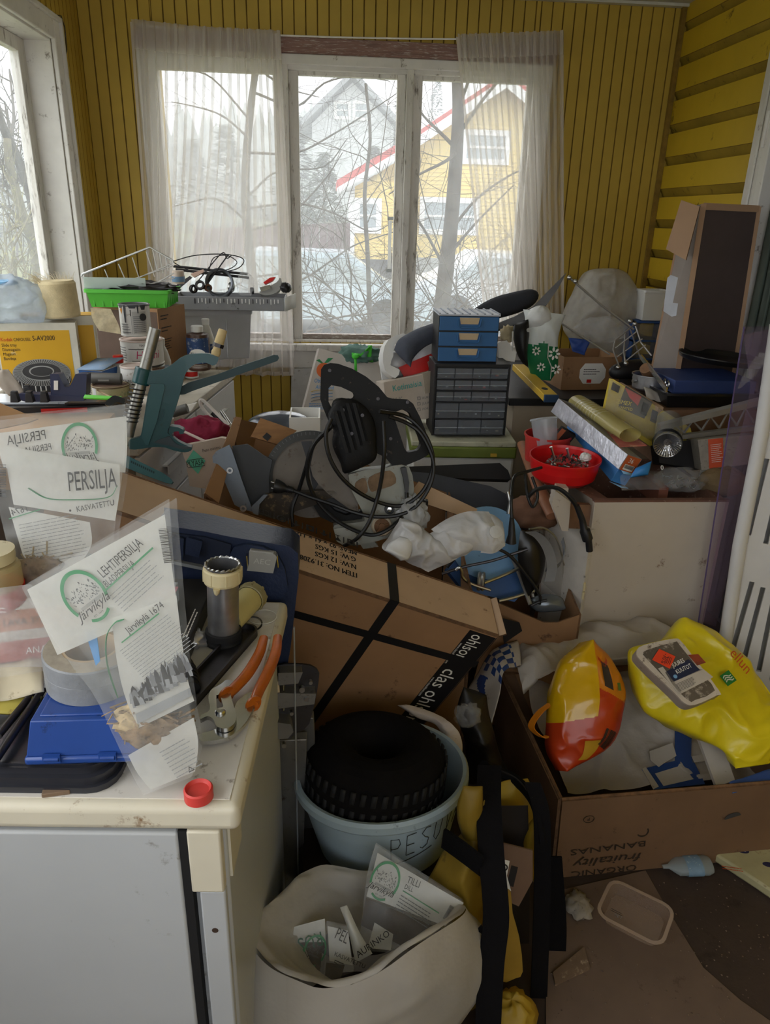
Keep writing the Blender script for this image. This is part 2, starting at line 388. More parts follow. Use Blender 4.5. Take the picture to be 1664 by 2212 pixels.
b.box((WX0,D-.006,WZ1-.03),(WX1,D+.12,WZ1),wht);b.box((WX0,D+.005,WZ0-.004),(WX1,D+.12,WZ0+.012),wht2)
struct('window_frame',b,w1,bevel=.003)
for i in range(3):
 x0,x1=xs[2*i],xs[2*i+1];z0,z1=.992,2.139
 b=MB();yy=(D+.02,D+.06)
 b.box((x0-.045,yy[0],z0-.03),(x0,yy[1],z1+.018),wht2);b.box((x1,yy[0],z0-.03),(x1+.04,yy[1],z1+.018),wht2)
 b.box((x0,yy[0]+.001,z1),(x1,yy[1]-.001,z1+.018),wht2);b.box((x0,yy[0]+.001,z0-.03),(x1,yy[1]-.001,z0),mat('weathered_sash','8e8077',.7,spots=.5,spotcol='d0cac2',scale=10,sx=(1,1,6)))
 sa=struct('window_sash',b,w1,bevel=.003)
 b=MB();b.box((x0-.004,D+.038,z0-.004),(x1+.004,D+.042,z1+.004),pane)
 o=b.build('window_pane');o.parent=w1;o.location=o.location-w1.location
 for q_ in('_lo','_hi'):del o[q_]
# left window
b=MB();x_=XL+.02
b.box((XL+.0005,LY1-.005,LZ0-.1),(x_,LY1+.075,LZ1+.08),wht);b.box((XL+.0005,LY0-.08,LZ1-.005),(x_-.001,LY1-.005,LZ1+.08),wht);b.box((XL+.0005,LY0-.08,LZ0-.1),(x_,LY0+.005,LZ1-.005),wht)
b.box((XL+.0005,LY1+.055,LZ0-.1),(x_+.012,LY1+.075,LZ1+.08),wht2);b.box((XL+.0005,LY0-.08,LZ1+.06),(x_+.012,LY1+.055,LZ1+.08),wht2)
w2=struct('window_2',b,bevel=.004)
b=MB();b.box((XL-.14,LY1-.012,LZ0),(XL,LY1-.0005,LZ1),wht);b.box((XL-.14,LY0,LZ1-.012),(XL,LY1-.012,LZ1-.0005),wht);b.box((XL-.14,LY0+.0005,LZ0),(XL,LY0+.012,LZ1-.012),wht)
b.box((XL-.14,LY0+.012,LZ0+.0005),(XL+.03,LY1-.012,LZ0+.014),wht2);struct('window_frame',b,w2,bevel=.002)
b=MB();xa,xb=XL-.135,XL-.098;sw=.072
for a,e in((LY1-.012-sw,LY1-.012),(2.42,2.50),(LY0+.012,LY0+.012+sw)):b.box((xa,a,LZ0+.014),(xb,e,LZ1-.012),wht2)
b.box((xa+.001,LY0+.02,LZ1-.012-.05),(xb-.001,LY1-.02,LZ1-.012),wht2);b.box((xa+.001,LY0+.02,LZ0+.014),(xb-.001,LY1-.02,LZ0+.07),wht2)
struct('window_sash',b,w2,bevel=.003)
b=MB();b.box((XL-.12,LY0+.03,LZ0+.05),(XL-.116,LY1-.03,LZ1-.03),pane);o=struct('window_pane',b,w2)
# white door casing with hinge on the right wall, dark grey-green door folded back beyond it
b=MB();yc=DY1
b.box((XR-.018,yc-.055,0),(XR-.0005,yc+.045,ZC),wht);b.box((XR-.03,yc-.10,0),(XR+.13,yc-.056,ZC),wht);b.box((XR-.026,yc-.015,0),(XR-.018,yc+.012,ZC),wht)
tr=struct('trim_3',b,bevel=.006)
b=MB();b.box((XR-.034,yc-.075,1.83),(XR-.018,yc-.05,1.93),wht);b.cyl((XR-.034,yc-.062,1.82),(XR-.034,yc-.062,1.94),.007,wht);struct('hinge',b,tr)
gg=mat('grey_green_door','59645c',.7,var=.2,scale=4)
b=MB();b.box((XR+.02,1.96,0),(XR+.06,yc-.1,2.29),gg)
for k in range(14):b.box((XR+.008,1.98+k*.06,.02),(XR+.02,2.02+k*.06,2.27),gg)
d1=struct('door_1',b,bevel=.004)
# curtain rod line and net curtains
net=film('net_curtain','f2eeea',.31,.9,.62);nethem=film('net_curtain_hem','ece6e2',.5,.9,.55)
t=Thing('curtain_rod','thin white curtain wire spanning over the back window','curtain rod')
b=MB();yr=D-.045
rp=[at(x,y,y=yr)for x,y in((293,53),(420,66),(600,76),(800,82),(990,84),(1110,80),(1212,77))]
b.tube(spline(rp,4),.0035,mat('white_wire','e4e0da',.5),6);t.part('wire',b)
b=MB();b.cyl(rp[0],rp[0]+V((0,.044,0)),.006,mat('rusty_nail','4a3a30',.7));t.part('nail',b);b=MB();b.cyl(rp[-1],rp[-1]+V((0,.044,0)),.006,mat('rusty_nail','4a3a30'));t.part('nail',b)
def curtain(label,top,bot,seed,fullness,gather):
 """net panel gathered on the rod: top and bottom edges read from the photo, folds pulled together below"""
 R=random.Random(seed);t=Thing('net_curtain',label,'curtain',None)
 tp=spline([at(x,y,y=yr)for x,y in top],8);bp=spline([at(x,y,y=D-.07)for x,y in bot],8)
 def ev(L,u):
  f=u*(len(L)-1);i=min(int(f),len(L)-2);return L[i].lerp(L[i+1],f-i)
 ph=[R.uniform(0,6.28)for _ in range(6)]
 def fn(u,v):
  g=gather(u,v);p=ev(tp,u).lerp(ev(bp,g),v)
  amp=.010+.016*v;k=fullness
  off=amp*(.6*sin(2*pi*k*u+ph[0])+.5*sin(2*pi*k*1.73*u+ph[1]+v)+.3*sin(2*pi*k*2.9*u+ph[2]-v*1.2))
  du=.011*sin(2*pi*k*u+ph[3])+.005*sin(2*pi*k*2.3*u+ph[4])
  return p+V((du,-max(-.03,off)-.028 if True else 0,0))
 b=MB();b.grid(fn,300,40,net);body=t.part('net_panel',b)
 b=MB();b.grid(lambda u,v:fn(u,v*.075)+V((0,-.004-.004*sin(u*520),.012)),260,5,nethem);t.part('rod_pocket',b)
 b=MB()
 for u in(0.0,1.0):b.ribbon([fn(u,k/20)+V((0,-.003,0))for k in range(21)],.012,.001,nethem,(1,0,0))
 b.ribbon([fn(k/60,1)+V((0,-.002,0))for k in range(61)],.02,.001,nethem,(0,0,1));t.part('hem',b);return t
curtain('white net curtain hanging at the left side of the back window, over the grey crate',((294,52),(420,66),(520,72),(604,76)),((345,790),(430,800),(560,804),(637,806)),3,17,lambda u,v:u**(1+.9*v))
curtain('white net curtain bunched at the right side of the back window',((989,84),(1060,82),(1140,79),(1214,76)),((1050,690),(1110,700),(1160,700),(1215,690)),9,15,lambda u,v:u)
t=Thing('thermometer','narrow white outdoor thermometer clipped outside the middle window pane','thermometer')
q=at(842,530,y=D+.09);M=T(q);b=MB();b.box((-.008,-.003,-.115),(.008,.003,.115),mat('thermometer_white','d8d8d4',.4),M);t.part('scale',b)
for z in(-.12,.125):b=MB();b.box((-.014,-.008,z-.008),(.03,.006,z+.008),mat('thermometer_clip','2a2a2c',.5),M);t.part('clip',b)
b=MB();b.tube([at(x,y,y=LY1+.1)for x,y in((124,33),(132,34),(140,60),(144,110),(142,122),(138,120))],.0022,mat('hook_wire','3d3a36',.5,.6),6);one('wire_hook','bent dark wire hook hanging beside the top of the left window casing','hook',b)
b=MB();b.lathe([(0,0),(.008,.002),(.009,.016),(.006,.022),(0,.023)],wht,frame(at(596,230,y=D+.018),(1,0,0),(0,0,1)),16);struct('window_knob',b,w1)
# ------------------------------------------------------------------ outdoors
GZ=-.75
lawn=mat('spring_lawn','6a6e46',1,spec=0,var=.3,scale=.6,spots=.3,spotcol='6b6148')
b=MB()
def gnd(u,v):
 x,y=-45+90*u,4.6+75*v;h=GZ+.25*noise.noise(V((x*.12,y*.12,0)))
 if y<24:h-=.0
 h+=max(0,y-40)*.11+max(0,-x-6)*.10
 return V((x,y,h))
b.grid(gnd,46,40,lawn);b.grid(lambda u,v:V((XL-.4-40*u,-12+24*v,GZ+3.6*u)),20,20,lawn);struct('ground',b)
b=MB();asph=mat('wet_asphalt','5c5c5a',1,spec=0);b.box((-6,13,GZ+.32),(14,19.5,GZ+.36),asph);struct('road',b)
# yellow house
Yh=22.0;ysid=mat('yellow_siding','e2c66a',.7,var=.05);redr=mat('red_roof','b8463f',.6);hwht=mat('house_white','e8e8e6',.6);hgl=mat('house_glass','9aa4a8',.15);stone=mat('dark_stone','4c4949',.9,var=.3,scale=3);fnd=mat('pale_foundation','a3a3a0',.8)
def hp(px,py,y=Yh):return at(px,py,y=y)
t=Thing('yellow_house','yellow wooden house with red roof edge behind the bare tree','house')
pk=hp(1085,178);el=hp(845,335);xr=2*pk.x-el.x;x0=hp(828,480).x;zb=hp(900,556).z;ze=el.z
def zroof(x):return pk.z-(pk.z-ze)/(pk.x-el.x)*abs(x-pk.x)
b=MB();n=44
for i in range(n):
 za=zb+(pk.z-zb)*i/n;zc=zb+(pk.z-zb)*(i+1)/n
 def lim(z):h=max(0,(pk.z-z)/(pk.z-ze)*(pk.x-el.x));return max(x0,pk.x-h),min(2*pk.x-x0,pk.x+h)
 a0,a1=lim(za);c0,c1=lim(zc);b.add([(a0,Yh-.02,za),(a1,Yh-.02,za),(c1,Yh,zc),(c0,Yh,zc)],[(0,1,2,3)],ysid)
b.box((x0,Yh+.01,zb),(2*pk.x-x0,Yh+8,zroof(x0)),ysid);t.part('siding',b,smooth=False)
b=MB();b.box((x0-.02,Yh-.03,GZ),(2*pk.x-x0,Yh+8,zb),fnd);t.part('foundation',b)
b=MB();th=.12
for s_ in(-1,1):
 e=V((pk.x+s_*(pk.x-el.x+.45),Yh,zroof(pk.x+(pk.x-el.x+.45))));p=V((pk.x,Yh,pk.z+.05));u=(e-p).normalized()
 b.add([p+V((0,-.6,0)),e+V((0,-.6,0)),e+V((0,8.6,0)),p+V((0,8.6,0)),p+V((0,-.6,th)),e+V((0,-.6,th)),e+V((0,8.6,th)),p+V((0,8.6,th))],[(0,1,2,3),(7,6,5,4),(0,4,5,1),(1,5,6,2),(2,6,7,3)],redr)
t.part('roof',b,smooth=False)
b=MB()
for s_ in(-1,1):
 e=V((pk.x+s_*(pk.x-el.x+.45),Yh-.62,zroof(pk.x+(pk.x-el.x+.45))));p=V((pk.x,Yh-.62,pk.z+.05))
 b.add([p+V((0,0,-.26)),e+V((0,0,-.26)),e,p,p+V((0,.04,-.26)),e+V((0,.04,-.26)),e+V((0,.04,0)),p+V((0,.04,0))],[(0,1,2,3),(4,5,1,0),(7,6,5,4)],hwht)
t.part('bargeboard',b,smooth=False)
def win(t,a,c,y,name='window',cols=1):
 p,q=hp(a[0],a[1],y),hp(c[0],c[1],y);z0,z1=min(p.z,q.z),max(p.z,q.z)
 b=MB();b.box((p.x-.14,y-.07,z0-.14),(p.x,y-.01,z1+.14),hwht);b.box((q.x,y-.07,z0-.14),(q.x+.14,y-.01,z1+.14),hwht);b.box((p.x,y-.07,z1),(q.x,y-.01,z1+.14),hwht);b.box((p.x,y-.07,z0-.14),(q.x,y-.01,z0),hwht)
 for k in range(1,cols+1):
  if k<cols+0:xx=p.x+(q.x-p.x)*k/cols;b.box((xx-.12,y-.065,z0),(xx+.12,y-.012,z1),hwht)
 b.box((p.x,y-.06,(z0+z1)/2-.03),(q.x,y-.012,(z0+z1)/2+.03),hwht)
 f=t.part(name,b);b=MB();b.box((p.x,y-.03,z0),(q.x,y-.02,z1),hgl);t.part('pane',b,parent=f)
win(t,(918,437),(1022,497),Yh,cols=2);win(t,(1010,292),(1088,345),Yh,cols=1)
# side porch of the house: its own lower roof, wall, window
px0,px1=hp(758,450,20.5).x,hp(842,450,20.5).x;b=MB();zt=hp(800,392,20.5).z
for i in range(24):
 za,zc=zb+(zt-zb)*i/24,zb+(zt-zb)*(i+1)/24;b.add([(px0,20.48,za),(px1+.3,20.48,za),(px1+.3,20.5,zc),(px0,20.5,zc)],[(0,1,2,3)],ysid)
b.add([(px0,20.5,zb),(px0,Yh,zb),(px0,Yh,zt),(px0,20.5,zt)],[(0,1,2,3)],ysid)
b.box((px0-.06,20.44,zb),(px0+.1,20.5,zt),hwht);t.part('porch_wall',b,smooth=False)
a,e=hp(728,408,20.2),hp(858,330,20.2);b=MB()
b.add([a,e,e+V((0,2,0)),a+V((0,2,0)),a+V((0,0,.2)),e+V((0,0,.2)),e+V((0,2,.2)),a+V((0,2,.2))],[(0,1,2,3),(7,6,5,4),(0,4,5,1),(0,3,7,4),(1,5,6,2)],redr);pr_=t.part('porch_roof',b,smooth=False)
b=MB();b.add([a+V((0,-.05,-.2)),e+V((0,-.05,-.2)),e+V((0,-.05,.02)),a+V((0,-.05,.02))],[(0,1,2,3)],hwht);t.part('porch_bargeboard',b,parent=pr_,solid=.04)
win(t,(778,440),(812,492),20.48)
b=MB();b.box((px0,20.45,GZ),(px1+.3,20.6,zb),stone);t.part('porch_base',b)
# brown fence with stepped top, flower pot, dark wall
brn=mat('brown_fence','5f4644',.8,var=.1)
b=MB();A,B_=hp(652,500,18.5),hp(758,480,18.5);nb=20
for i in range(nb):
 xa=A.x-2.5+(B_.x-A.x+2.5)*i/nb;xb_=A.x-2.5+(B_.x-A.x+2.5)*(i+1)/nb;b.box((xa,18.5,GZ),(xb_-.015,18.54,A.z+(B_.z-A.z)*i/nb),brn)
one('board_fence','brown board fence beside the yellow house','fence',b)
b=MB();p=hp(697,582,16);b.lathe([(.0,GZ+.36),(.22,GZ+.36),(.3,p.z),(.26,p.z),(0,p.z)],hwht,T(p.x,p.y,0),14)
t=Thing('flower_pot','pale planter of yellow flowers below the brown fence','flower pot');t.part('pot',b)
b=MB();R=random.Random(4)
crumple(b,p+V((0,0,.12)),(.24,.2,.16),mat('flower_leaf','6f7d46',.8),2,.3,4,12)
for i in range(60):c0=V((p.x+R.gauss(0,.16),p.y+R.gauss(0,.16),p.z+.06+R.random()*.22));b.lathe([(0,-.04),(.05,0),(0,.03)],mat('yellow_flower','e0c83a',.7)if i%2 else mat('flower_leaf','6f7d46',.8),T(c0),5)
t.part('foliage',b)
# grey gabled house far behind
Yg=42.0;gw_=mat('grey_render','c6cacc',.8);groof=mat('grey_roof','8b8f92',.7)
t=Thing('grey_house','pale grey gabled house far up the slope between the trees','house')
pk=hp(762,168,Yg);el=hp(640,285,Yg);er=hp(884,300,Yg);bz=hp(762,470,Yg).z
b=MB();b.prism([(el.x+.8,bz),(er.x-.8,bz),(er.x-.8,el.z+.4),(pk.x,pk.z-.2),(el.x+.8,el.z+.4)],9,gw_,Matrix(((1,0,0,0),(0,0,1,Yg),(0,1,0,0),(0,0,0,1))));t.part('wall',b,smooth=False)
b=MB()
for e in(el,er):b.add([pk+V((0,-.6,0)),e+V((0,-.6,0)),e+V((0,9.5,0)),pk+V((0,9.5,0)),pk+V((0,-.6,.3)),e+V((0,-.6,.3)),e+V((0,9.5,.3)),pk+V((0,9.5,.3))],[(0,1,2,3),(7,6,5,4),(0,4,5,1),(1,5,6,2)],groof)
t.part('roof',b,smooth=False)
b=MB();q=hp(795,190,Yg+3);b.box((q.x-.5,Yg+3,pk.z-3),(q.x+.5,Yg+4,pk.z-.5),groof);t.part('chimney',b)
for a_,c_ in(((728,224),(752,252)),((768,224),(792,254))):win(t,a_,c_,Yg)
# evergreens in the mist
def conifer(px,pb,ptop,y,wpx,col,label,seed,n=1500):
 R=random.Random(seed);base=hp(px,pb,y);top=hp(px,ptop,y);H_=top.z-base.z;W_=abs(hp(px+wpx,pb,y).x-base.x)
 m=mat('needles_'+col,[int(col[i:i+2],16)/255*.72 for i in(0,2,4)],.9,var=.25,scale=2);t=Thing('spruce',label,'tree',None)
 b=MB();b.cyl((base.x,y,min(GZ,base.z)),top,W_*.07,mat('conifer_bark','6a5c50',.9),.02,8);t.part('trunk',b)
 b=MB()
 for i in range(n):
  f=R.random()**1.25;r=W_*(1-f)*(.35+.65*R.random()**.5)*(1+.25*sin(f*40));a=R.random()*6.28
  c0=V((base.x+r*cos(a),y+r*sin(a),base.z+H_*(.04+.96*f)-r*.25));L=W_*R.uniform(.12,.26);d=V((cos(a+R.uniform(-.5,.5)),sin(a),R.uniform(-.5,.15)))*L;s=V((-sin(a),cos(a),R.uniform(-.3,.3)))*L*.32
  b.add([c0-s,c0+d*.5+V((0,0,L*.1)),c0+s,c0+d],[(0,1,3),(1,2,3)],m)
 t.part('foliage',b,smooth=False)
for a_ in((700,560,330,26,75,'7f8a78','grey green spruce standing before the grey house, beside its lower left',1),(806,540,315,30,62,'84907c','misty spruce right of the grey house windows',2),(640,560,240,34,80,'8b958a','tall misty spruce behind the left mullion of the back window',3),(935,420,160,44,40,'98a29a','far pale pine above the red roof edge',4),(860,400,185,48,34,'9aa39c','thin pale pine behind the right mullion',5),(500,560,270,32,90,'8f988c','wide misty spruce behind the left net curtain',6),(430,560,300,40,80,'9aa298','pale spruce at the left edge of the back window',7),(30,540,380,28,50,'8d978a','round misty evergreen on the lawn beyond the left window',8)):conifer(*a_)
def stems(b,p,d,r,L,lev,R,m,spread=.6):
 """a branch that forks: tapered crooked tubes"""
 pts=[V(p)];q=V(p);dd=V(d).normalized();n=5
 for i in range(n):
  dd=(dd+V((R.gauss(0,.16),R.gauss(0,.16),R.gauss(0,.13)+.03))).normalized();q=q+dd*L/n;pts.append(q.copy())
 b.tube(pts,[r*(1-.6*i/n)for i in range(n+1)],m,5 if lev<2 else 4,False)
 if lev<=0:return
 for k in range(R.choice((3,4,4,5))):
  i=R.randint(1,n);ax=V((R.gauss(0,1),R.gauss(0,1),R.gauss(0,.7))).normalized()
  stems(b,pts[i],(dd+ax*spread*1.5).normalized(),r*.5,L*R.uniform(.45,.75),lev-1,R,m,spread)
bark=mat('bare_bark','463d37',.9,var=.3,scale=14,bump=.4);bark2=mat('twig_bark','4a423a',.9,var=.2);moss=mat('mossy_bark','665f4b',.9,var=.3,scale=10,spots=.35,spotcol='a3a55a')
def wooded(label,trunk,y,r,branches,seed,m,lev=2,name='bare_tree'):
 R=random.Random(seed);t=Thing(name,label,'tree');b=MB()
 tp=spline([at(p[0],p[1],y=y)for p in trunk],5);n=len(tp);rs=[r*(1-.55*i/n)for i in range(n)];b.tube(tp,rs,m,10);t.part('trunk',b)
 b=MB();b2=MB()
 for br in branches:
  pts=[at(p[0],p[1],y=y+R.uniform(-.25,.25)+(.0 if i else 0))for i,p in enumerate(br)]
  sp=spline(pts,4);k=len(sp);r1=r*.22*(br[0][2]if len(br[0])>2 else 1);b.tube(sp,[max(.0018,r1*(1-.75*i/k))for i in range(k)],m,6)
  for i in range(2,k):
   if R.random()<.7:d=(sp[i]-sp[i-1]).normalized()+V((R.gauss(0,.6),R.gauss(0,.4),R.gauss(.1,.6)));stems(b2,sp[i],d,r1*.2*(1-.5*i/k),R.uniform(.3,.8),lev-1,R,bark2)
 t.part('branches',b);t.part('twigs',b2)
wooded('thick bare tree trunk leaning across the right window pane',((950,700),(962,600),(975,480),(985,350),(990,240),(985,120),(975,20)),6.6,.075,(((985,320),(950,285),(915,250),(900,225)),((985,300),(1040,220),(1100,150),(1160,90)),((972,500),(1030,430),(1100,380),(1170,350)),((962,560),(1030,480),(1110,400)),((990,240),(1020,160),(1080,80)),((966,590),(930,520),(900,470),(880,450)),((985,330),(960,350),(900,380),(840,420))),11,bark)
wooded('bare branching tree whose limbs cross the middle pane',((560,760),(545,600),(530,420),(540,250),(560,100)),7.6,.055,(((535,640),(650,605),(720,560),(770,528),(860,498),(930,470)),((535,500),(620,470),(700,390),(740,330)),((540,420),(600,370),(700,360),(750,300)),((540,330),(640,330),(720,290),(800,240),(860,200)),((540,300),(480,250),(420,230),(370,220)),((535,480),(470,430),(400,440),(360,450)),((535,560),(460,520),(420,545),(370,600)),((550,200),(640,230),(700,180),(770,165),(840,175)),((560,150),(620,190),(690,210)),((540,260),(460,170),(400,150)),((530,450),(640,440),(720,460),(800,500),(850,480)),((535,600),(660,590),(740,640),(830,660))),5,bark2,3)
wooded('thin leaning young tree behind the middle pane',((800,720),(795,560),(788,420),(800,300),(790,180)),9,.03,(((795,560),(760,500),(700,470)),((790,440),(830,380),(850,310)),((795,480),(820,420),(860,400)),((798,330),(760,290),(740,230)),((800,620),(850,560),(880,500))),21,bark2)
# thicket of bare twigs under the window
b=MB();R=random.Random(31)
for i in range(46):
 p=at(R.uniform(640,1120),R.uniform(690,760),y=R.uniform(5.6,8.5));stems(b,p,(R.gauss(0,.8),R.gauss(0,.3),R.uniform(.25,.9)),.008,R.uniform(.7,1.3),2,R,bark2,.8)
t=one('twig_thicket','tangle of bare shrub twigs growing below the back window','shrub',b);t.kind=1
for tr_,br,sd,lb in((((88,640),(75,540),(45,450),(20,350),(15,280)),(((45,450),(20,420),(-10,400)),((30,400),(-5,350)),((60,500),(30,460),(0,440))),41,'mossy leaning tree stem close to the left window'),(((95,640),(80,480),(45,360),(5,270),(-20,180)),(((45,360),(25,300),(10,220)),((20,300),(30,250),(20,150)),((80,480),(60,420),(40,380))),42,'slender grey tree stem against the fog outside the left window')):
 R=random.Random(sd);t=Thing('bare_tree',lb,'tree')
 def lx(p,x=-2.6):return at(p[0],p[1],x=x)
 b=MB();sp=spline([lx(p)for p in tr_],5);b.tube(sp,[.055*(1-.5*i/len(sp))for i in range(len(sp))],moss if sd==41 else bark,8);t.part('trunk',b);b=MB()
 for q in br:
  s2=spline([lx(p,-2.6-.1*i)for i,p in enumerate(q)],4);b.tube(s2,[.02*(1-.7*i/len(s2))for i in range(len(s2))],moss if sd==41 else bark2,6)
  for i in range(2,len(s2)):stems(b,s2[i],(R.gauss(0,.5),R.gauss(0,.8),R.gauss(.3,.5)),.007,R.uniform(.3,.7),2,R,bark2)
 t.part('branches',b)
b=MB();R=random.Random(51)
for i in range(16):
 p=at(R.uniform(-20,80),640,x=R.uniform(-2.9,-2.0));stems(b,p,(R.gauss(0,.15),R.gauss(0,.2),1),.008,R.uniform(.5,1.0),1,R,moss,.5)
one('shrub_shoots','thin upright bare shoots just outside the left window','shrub',b)
# far wooded slope in the mist
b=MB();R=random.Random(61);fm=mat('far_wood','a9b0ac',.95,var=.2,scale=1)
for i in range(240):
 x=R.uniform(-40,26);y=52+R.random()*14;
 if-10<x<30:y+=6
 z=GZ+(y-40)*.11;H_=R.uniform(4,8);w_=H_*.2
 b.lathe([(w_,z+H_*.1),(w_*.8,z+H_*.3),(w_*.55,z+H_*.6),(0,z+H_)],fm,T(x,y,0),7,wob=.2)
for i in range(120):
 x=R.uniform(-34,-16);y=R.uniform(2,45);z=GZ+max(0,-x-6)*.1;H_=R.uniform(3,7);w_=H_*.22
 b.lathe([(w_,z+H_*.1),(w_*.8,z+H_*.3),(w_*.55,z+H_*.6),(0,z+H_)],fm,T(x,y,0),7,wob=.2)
o=b.build('far_forest');o['kind']='stuff';o['label']='distant misty forest on the slope outside';o['category']='forest'
# parked cars in the mist
def car(label,px,py,y,col,s=1):
 p=at(px,py,y=y);t=Thing('car',label,'car');cb=mat('car_'+col,col,.25,coat=.4);M=T(p.x,y,GZ+.36)
 b=MB();b.prism([(-2.1,.3),(2.1,.3),(2.15,.75),(1.4,.9),(.7,1.38),(-.9,1.4),(-1.6,.95),(-2.15,.85)],1.6,cb,M@RX(pi/2));t.part('body',b,bevel=.08)
 b=MB();b.prism([(.62,1.3),(1.25,.92),(.1,.92),(.1,1.3)],.02,hgl,M@RX(pi/2)@T(0,0,1.6));b.prism([(0,1.3),(0,.92),(-1.35,.95),(-.85,1.32)],.02,hgl,M@RX(pi/2)@T(0,0,1.6));t.part('windows',b)
 for x in(-1.3,1.35):b=MB();b.cyl(M@V((x,-1.62,.33)),M@V((x,-1.4,.33)),.33,mat('tyre','3c3c3e',.8));t.part('wheel',b)
car('pale car parked on the road, seen in the right pane',1095,600,15.5,'c9cdd2');car('silver blue car parked below the fence, seen in the middle pane',668,600,14.5,'a9b6c0')
def fogbox(dens):
 m,t,out=nodes('morning_mist');vsn=t.nodes.new('ShaderNodeVolumeScatter');vsn.inputs['Density'].default_value=dens;vsn.inputs['Color'].default_value=(.95,.97,1,1)
 t.links.new(vsn.outputs[0],out.inputs['Volume']);m.cycles.homogeneous_volume=True if hasattr(m.cycles,'homogeneous_volume')else False
 b=MB();b.box((-46,4.3,-2),(46,79,30),m);b.build('mist')
 o=bpy.data.objects['mist'];o['kind']='stuff';o['label']='pale morning mist hanging over the gardens outside';o['category']='mist'
 for q in('_lo','_hi'):del o[q]
fogbox(.011)
# ------------------------------------------------------------------ shared surfaces and soft-sheet helpers
black=mat('black_plastic','1d1d20',.45,var=.1);blk2=mat('black_rubber','18181a',.8);steel=mat('steel','b4b4b2',.32,1,spots=.05,spotcol='5a5148');dsteel=mat('dark_steel','4a484a',.45,.9,spots=.12,spotcol='2c2624')
card=mat('cardboard','b3977b',.85,var=.08,scale=5,spots=.04,spotcol='6a4f38');card2=mat('brown_cardboard','94704f',.85,var=.1,scale=5,spots=.06,spotcol='5c4330');cardc=mat('card_edge','6b4f37',.9,var=.3,scale=60)
ink=mat('black_print','1f1d1e',.7,var=0);grey_ink=mat('grey_print','6f7072',.7,var=0);pale_ink=mat('fine_print','8d8f8e',.7,var=0);green=mat('green_print','2c8a55',.6,var=0);wpl=mat('white_plastic','d9d9d6',.4,var=.05);wprint=mat('white_print','e2e0da',.6,var=.04);redp=mat('red_plastic','c8241f',.35,var=.06)
clear=film('clear_plastic','e6e8ea',.16,.12,.3,var=.08,scale=30,bump=.5);hazy=film('hazy_plastic','dcdcda',.45,.25,.5,var=.15,scale=14,bump=.5);pack=film('milky_pack','e4e4de',.88,.3,.35,var=.06,scale=6);soil=mat('dry_roots','8d7457',.95,var=.5,scale=40,spots=.3,spotcol='33291f')
def plank(label,name,cat,pl,pts,th,m,off=0,group=None,**k):
 b=MB();slab(b,pl,pts,th,m,off);return one(name,label,cat,b,group,**k)
# ------------------------------------------------------------------ the small refrigerator and what lies on it
cream=mat('cream_enamel','d2cbb8',.4,spots=.1,spotcol='8a6f52',scale=7,var=.04);fridgew=mat('white_enamel','b2b5b8',.35,var=.04,scale=3,spots=.02,spotcol='77716a');topw=mat('worktop_white','d5d0c8',.45,spots=.16,spotcol='7c7064',scale=9,var=.06)
FM=T(-.114,.735,0)@RZ(radians(-3.8))
t=Thing('refrigerator','low white refrigerator with a cream-edged worktop covered in tools','refrigerator')
b=MB();b.box((-.6,0,.808),(0,.545,.85),cream,FM);t.part('worktop_rim',b,'cream rim of the worktop',bevel=.012,seg=4)
b=MB();b.box((-.59,.014,.8495),(-.014,.531,.8512),topw,FM);t.part('worktop',b)
b=MB();b.box((-.595,.02,.01),(-.024,.54,.808),fridgew,FM);t.part('body',b,bevel=.006)
b=MB();b.box((-.6,.002,.05),(-.082,.02,.804),fridgew,FM);t.part('door',b,bevel=.004)
b=MB();b.box((-.082,.004,.04),(-.070,.02,.806),blk2,FM);t.part('door_gasket',b,'black rubber door gasket')
b=MB();b.box((-.071,.002,.70),(-.027,.02,.8075),cream,FM);t.part('corner_post',b,'cream upper corner post',bevel=.003)
lp=MB();lp.box((-.062,.006,.03),(-.027,.02,.698),fridgew,FM);lpo=t.part('lower_post',lp,bevel=.003)
b=MB();b.cyl(FM@V((-.045,.0055,.625)),FM@V((-.045,.009,.625)),.0045,mat('rusty_screw','5b4a40',.6,.6));t.part('screw',b,parent=lpo)
b=MB();b.box((-.0265,.03,.70),(-.0205,.1,.79),cream,FM);t.part('side_trim',b)
FZ=.8515
def top(px,py,h=0):return at(px,py,z=FZ+h)
# dark baking tray, upside down
t=Thing('baking_tray','black baking tray lying upside down on the front of the refrigerator top','baking tray')
tm=mat('dark_enamel','2b2c33',.35,coat=.3,var=.08);M=FM@T(-.385,.155,FZ)
b=MB()
for k,(z0,z1,w_,l_)in enumerate(((0,.009,.44,.27),(.009,.02,.43,.26),(.02,.03,.415,.245))):b.prism(rrect(w_,l_,.035),z1-z0,tm,M,z0=z0)
t.part('tray',b,bevel=.002)
b=MB();tz=.0303
b.prism(rrect(.40,.235,.03),.002,tm,M,[rrect(.392,.227,.027)],z0=tz);t.part('rim',b)
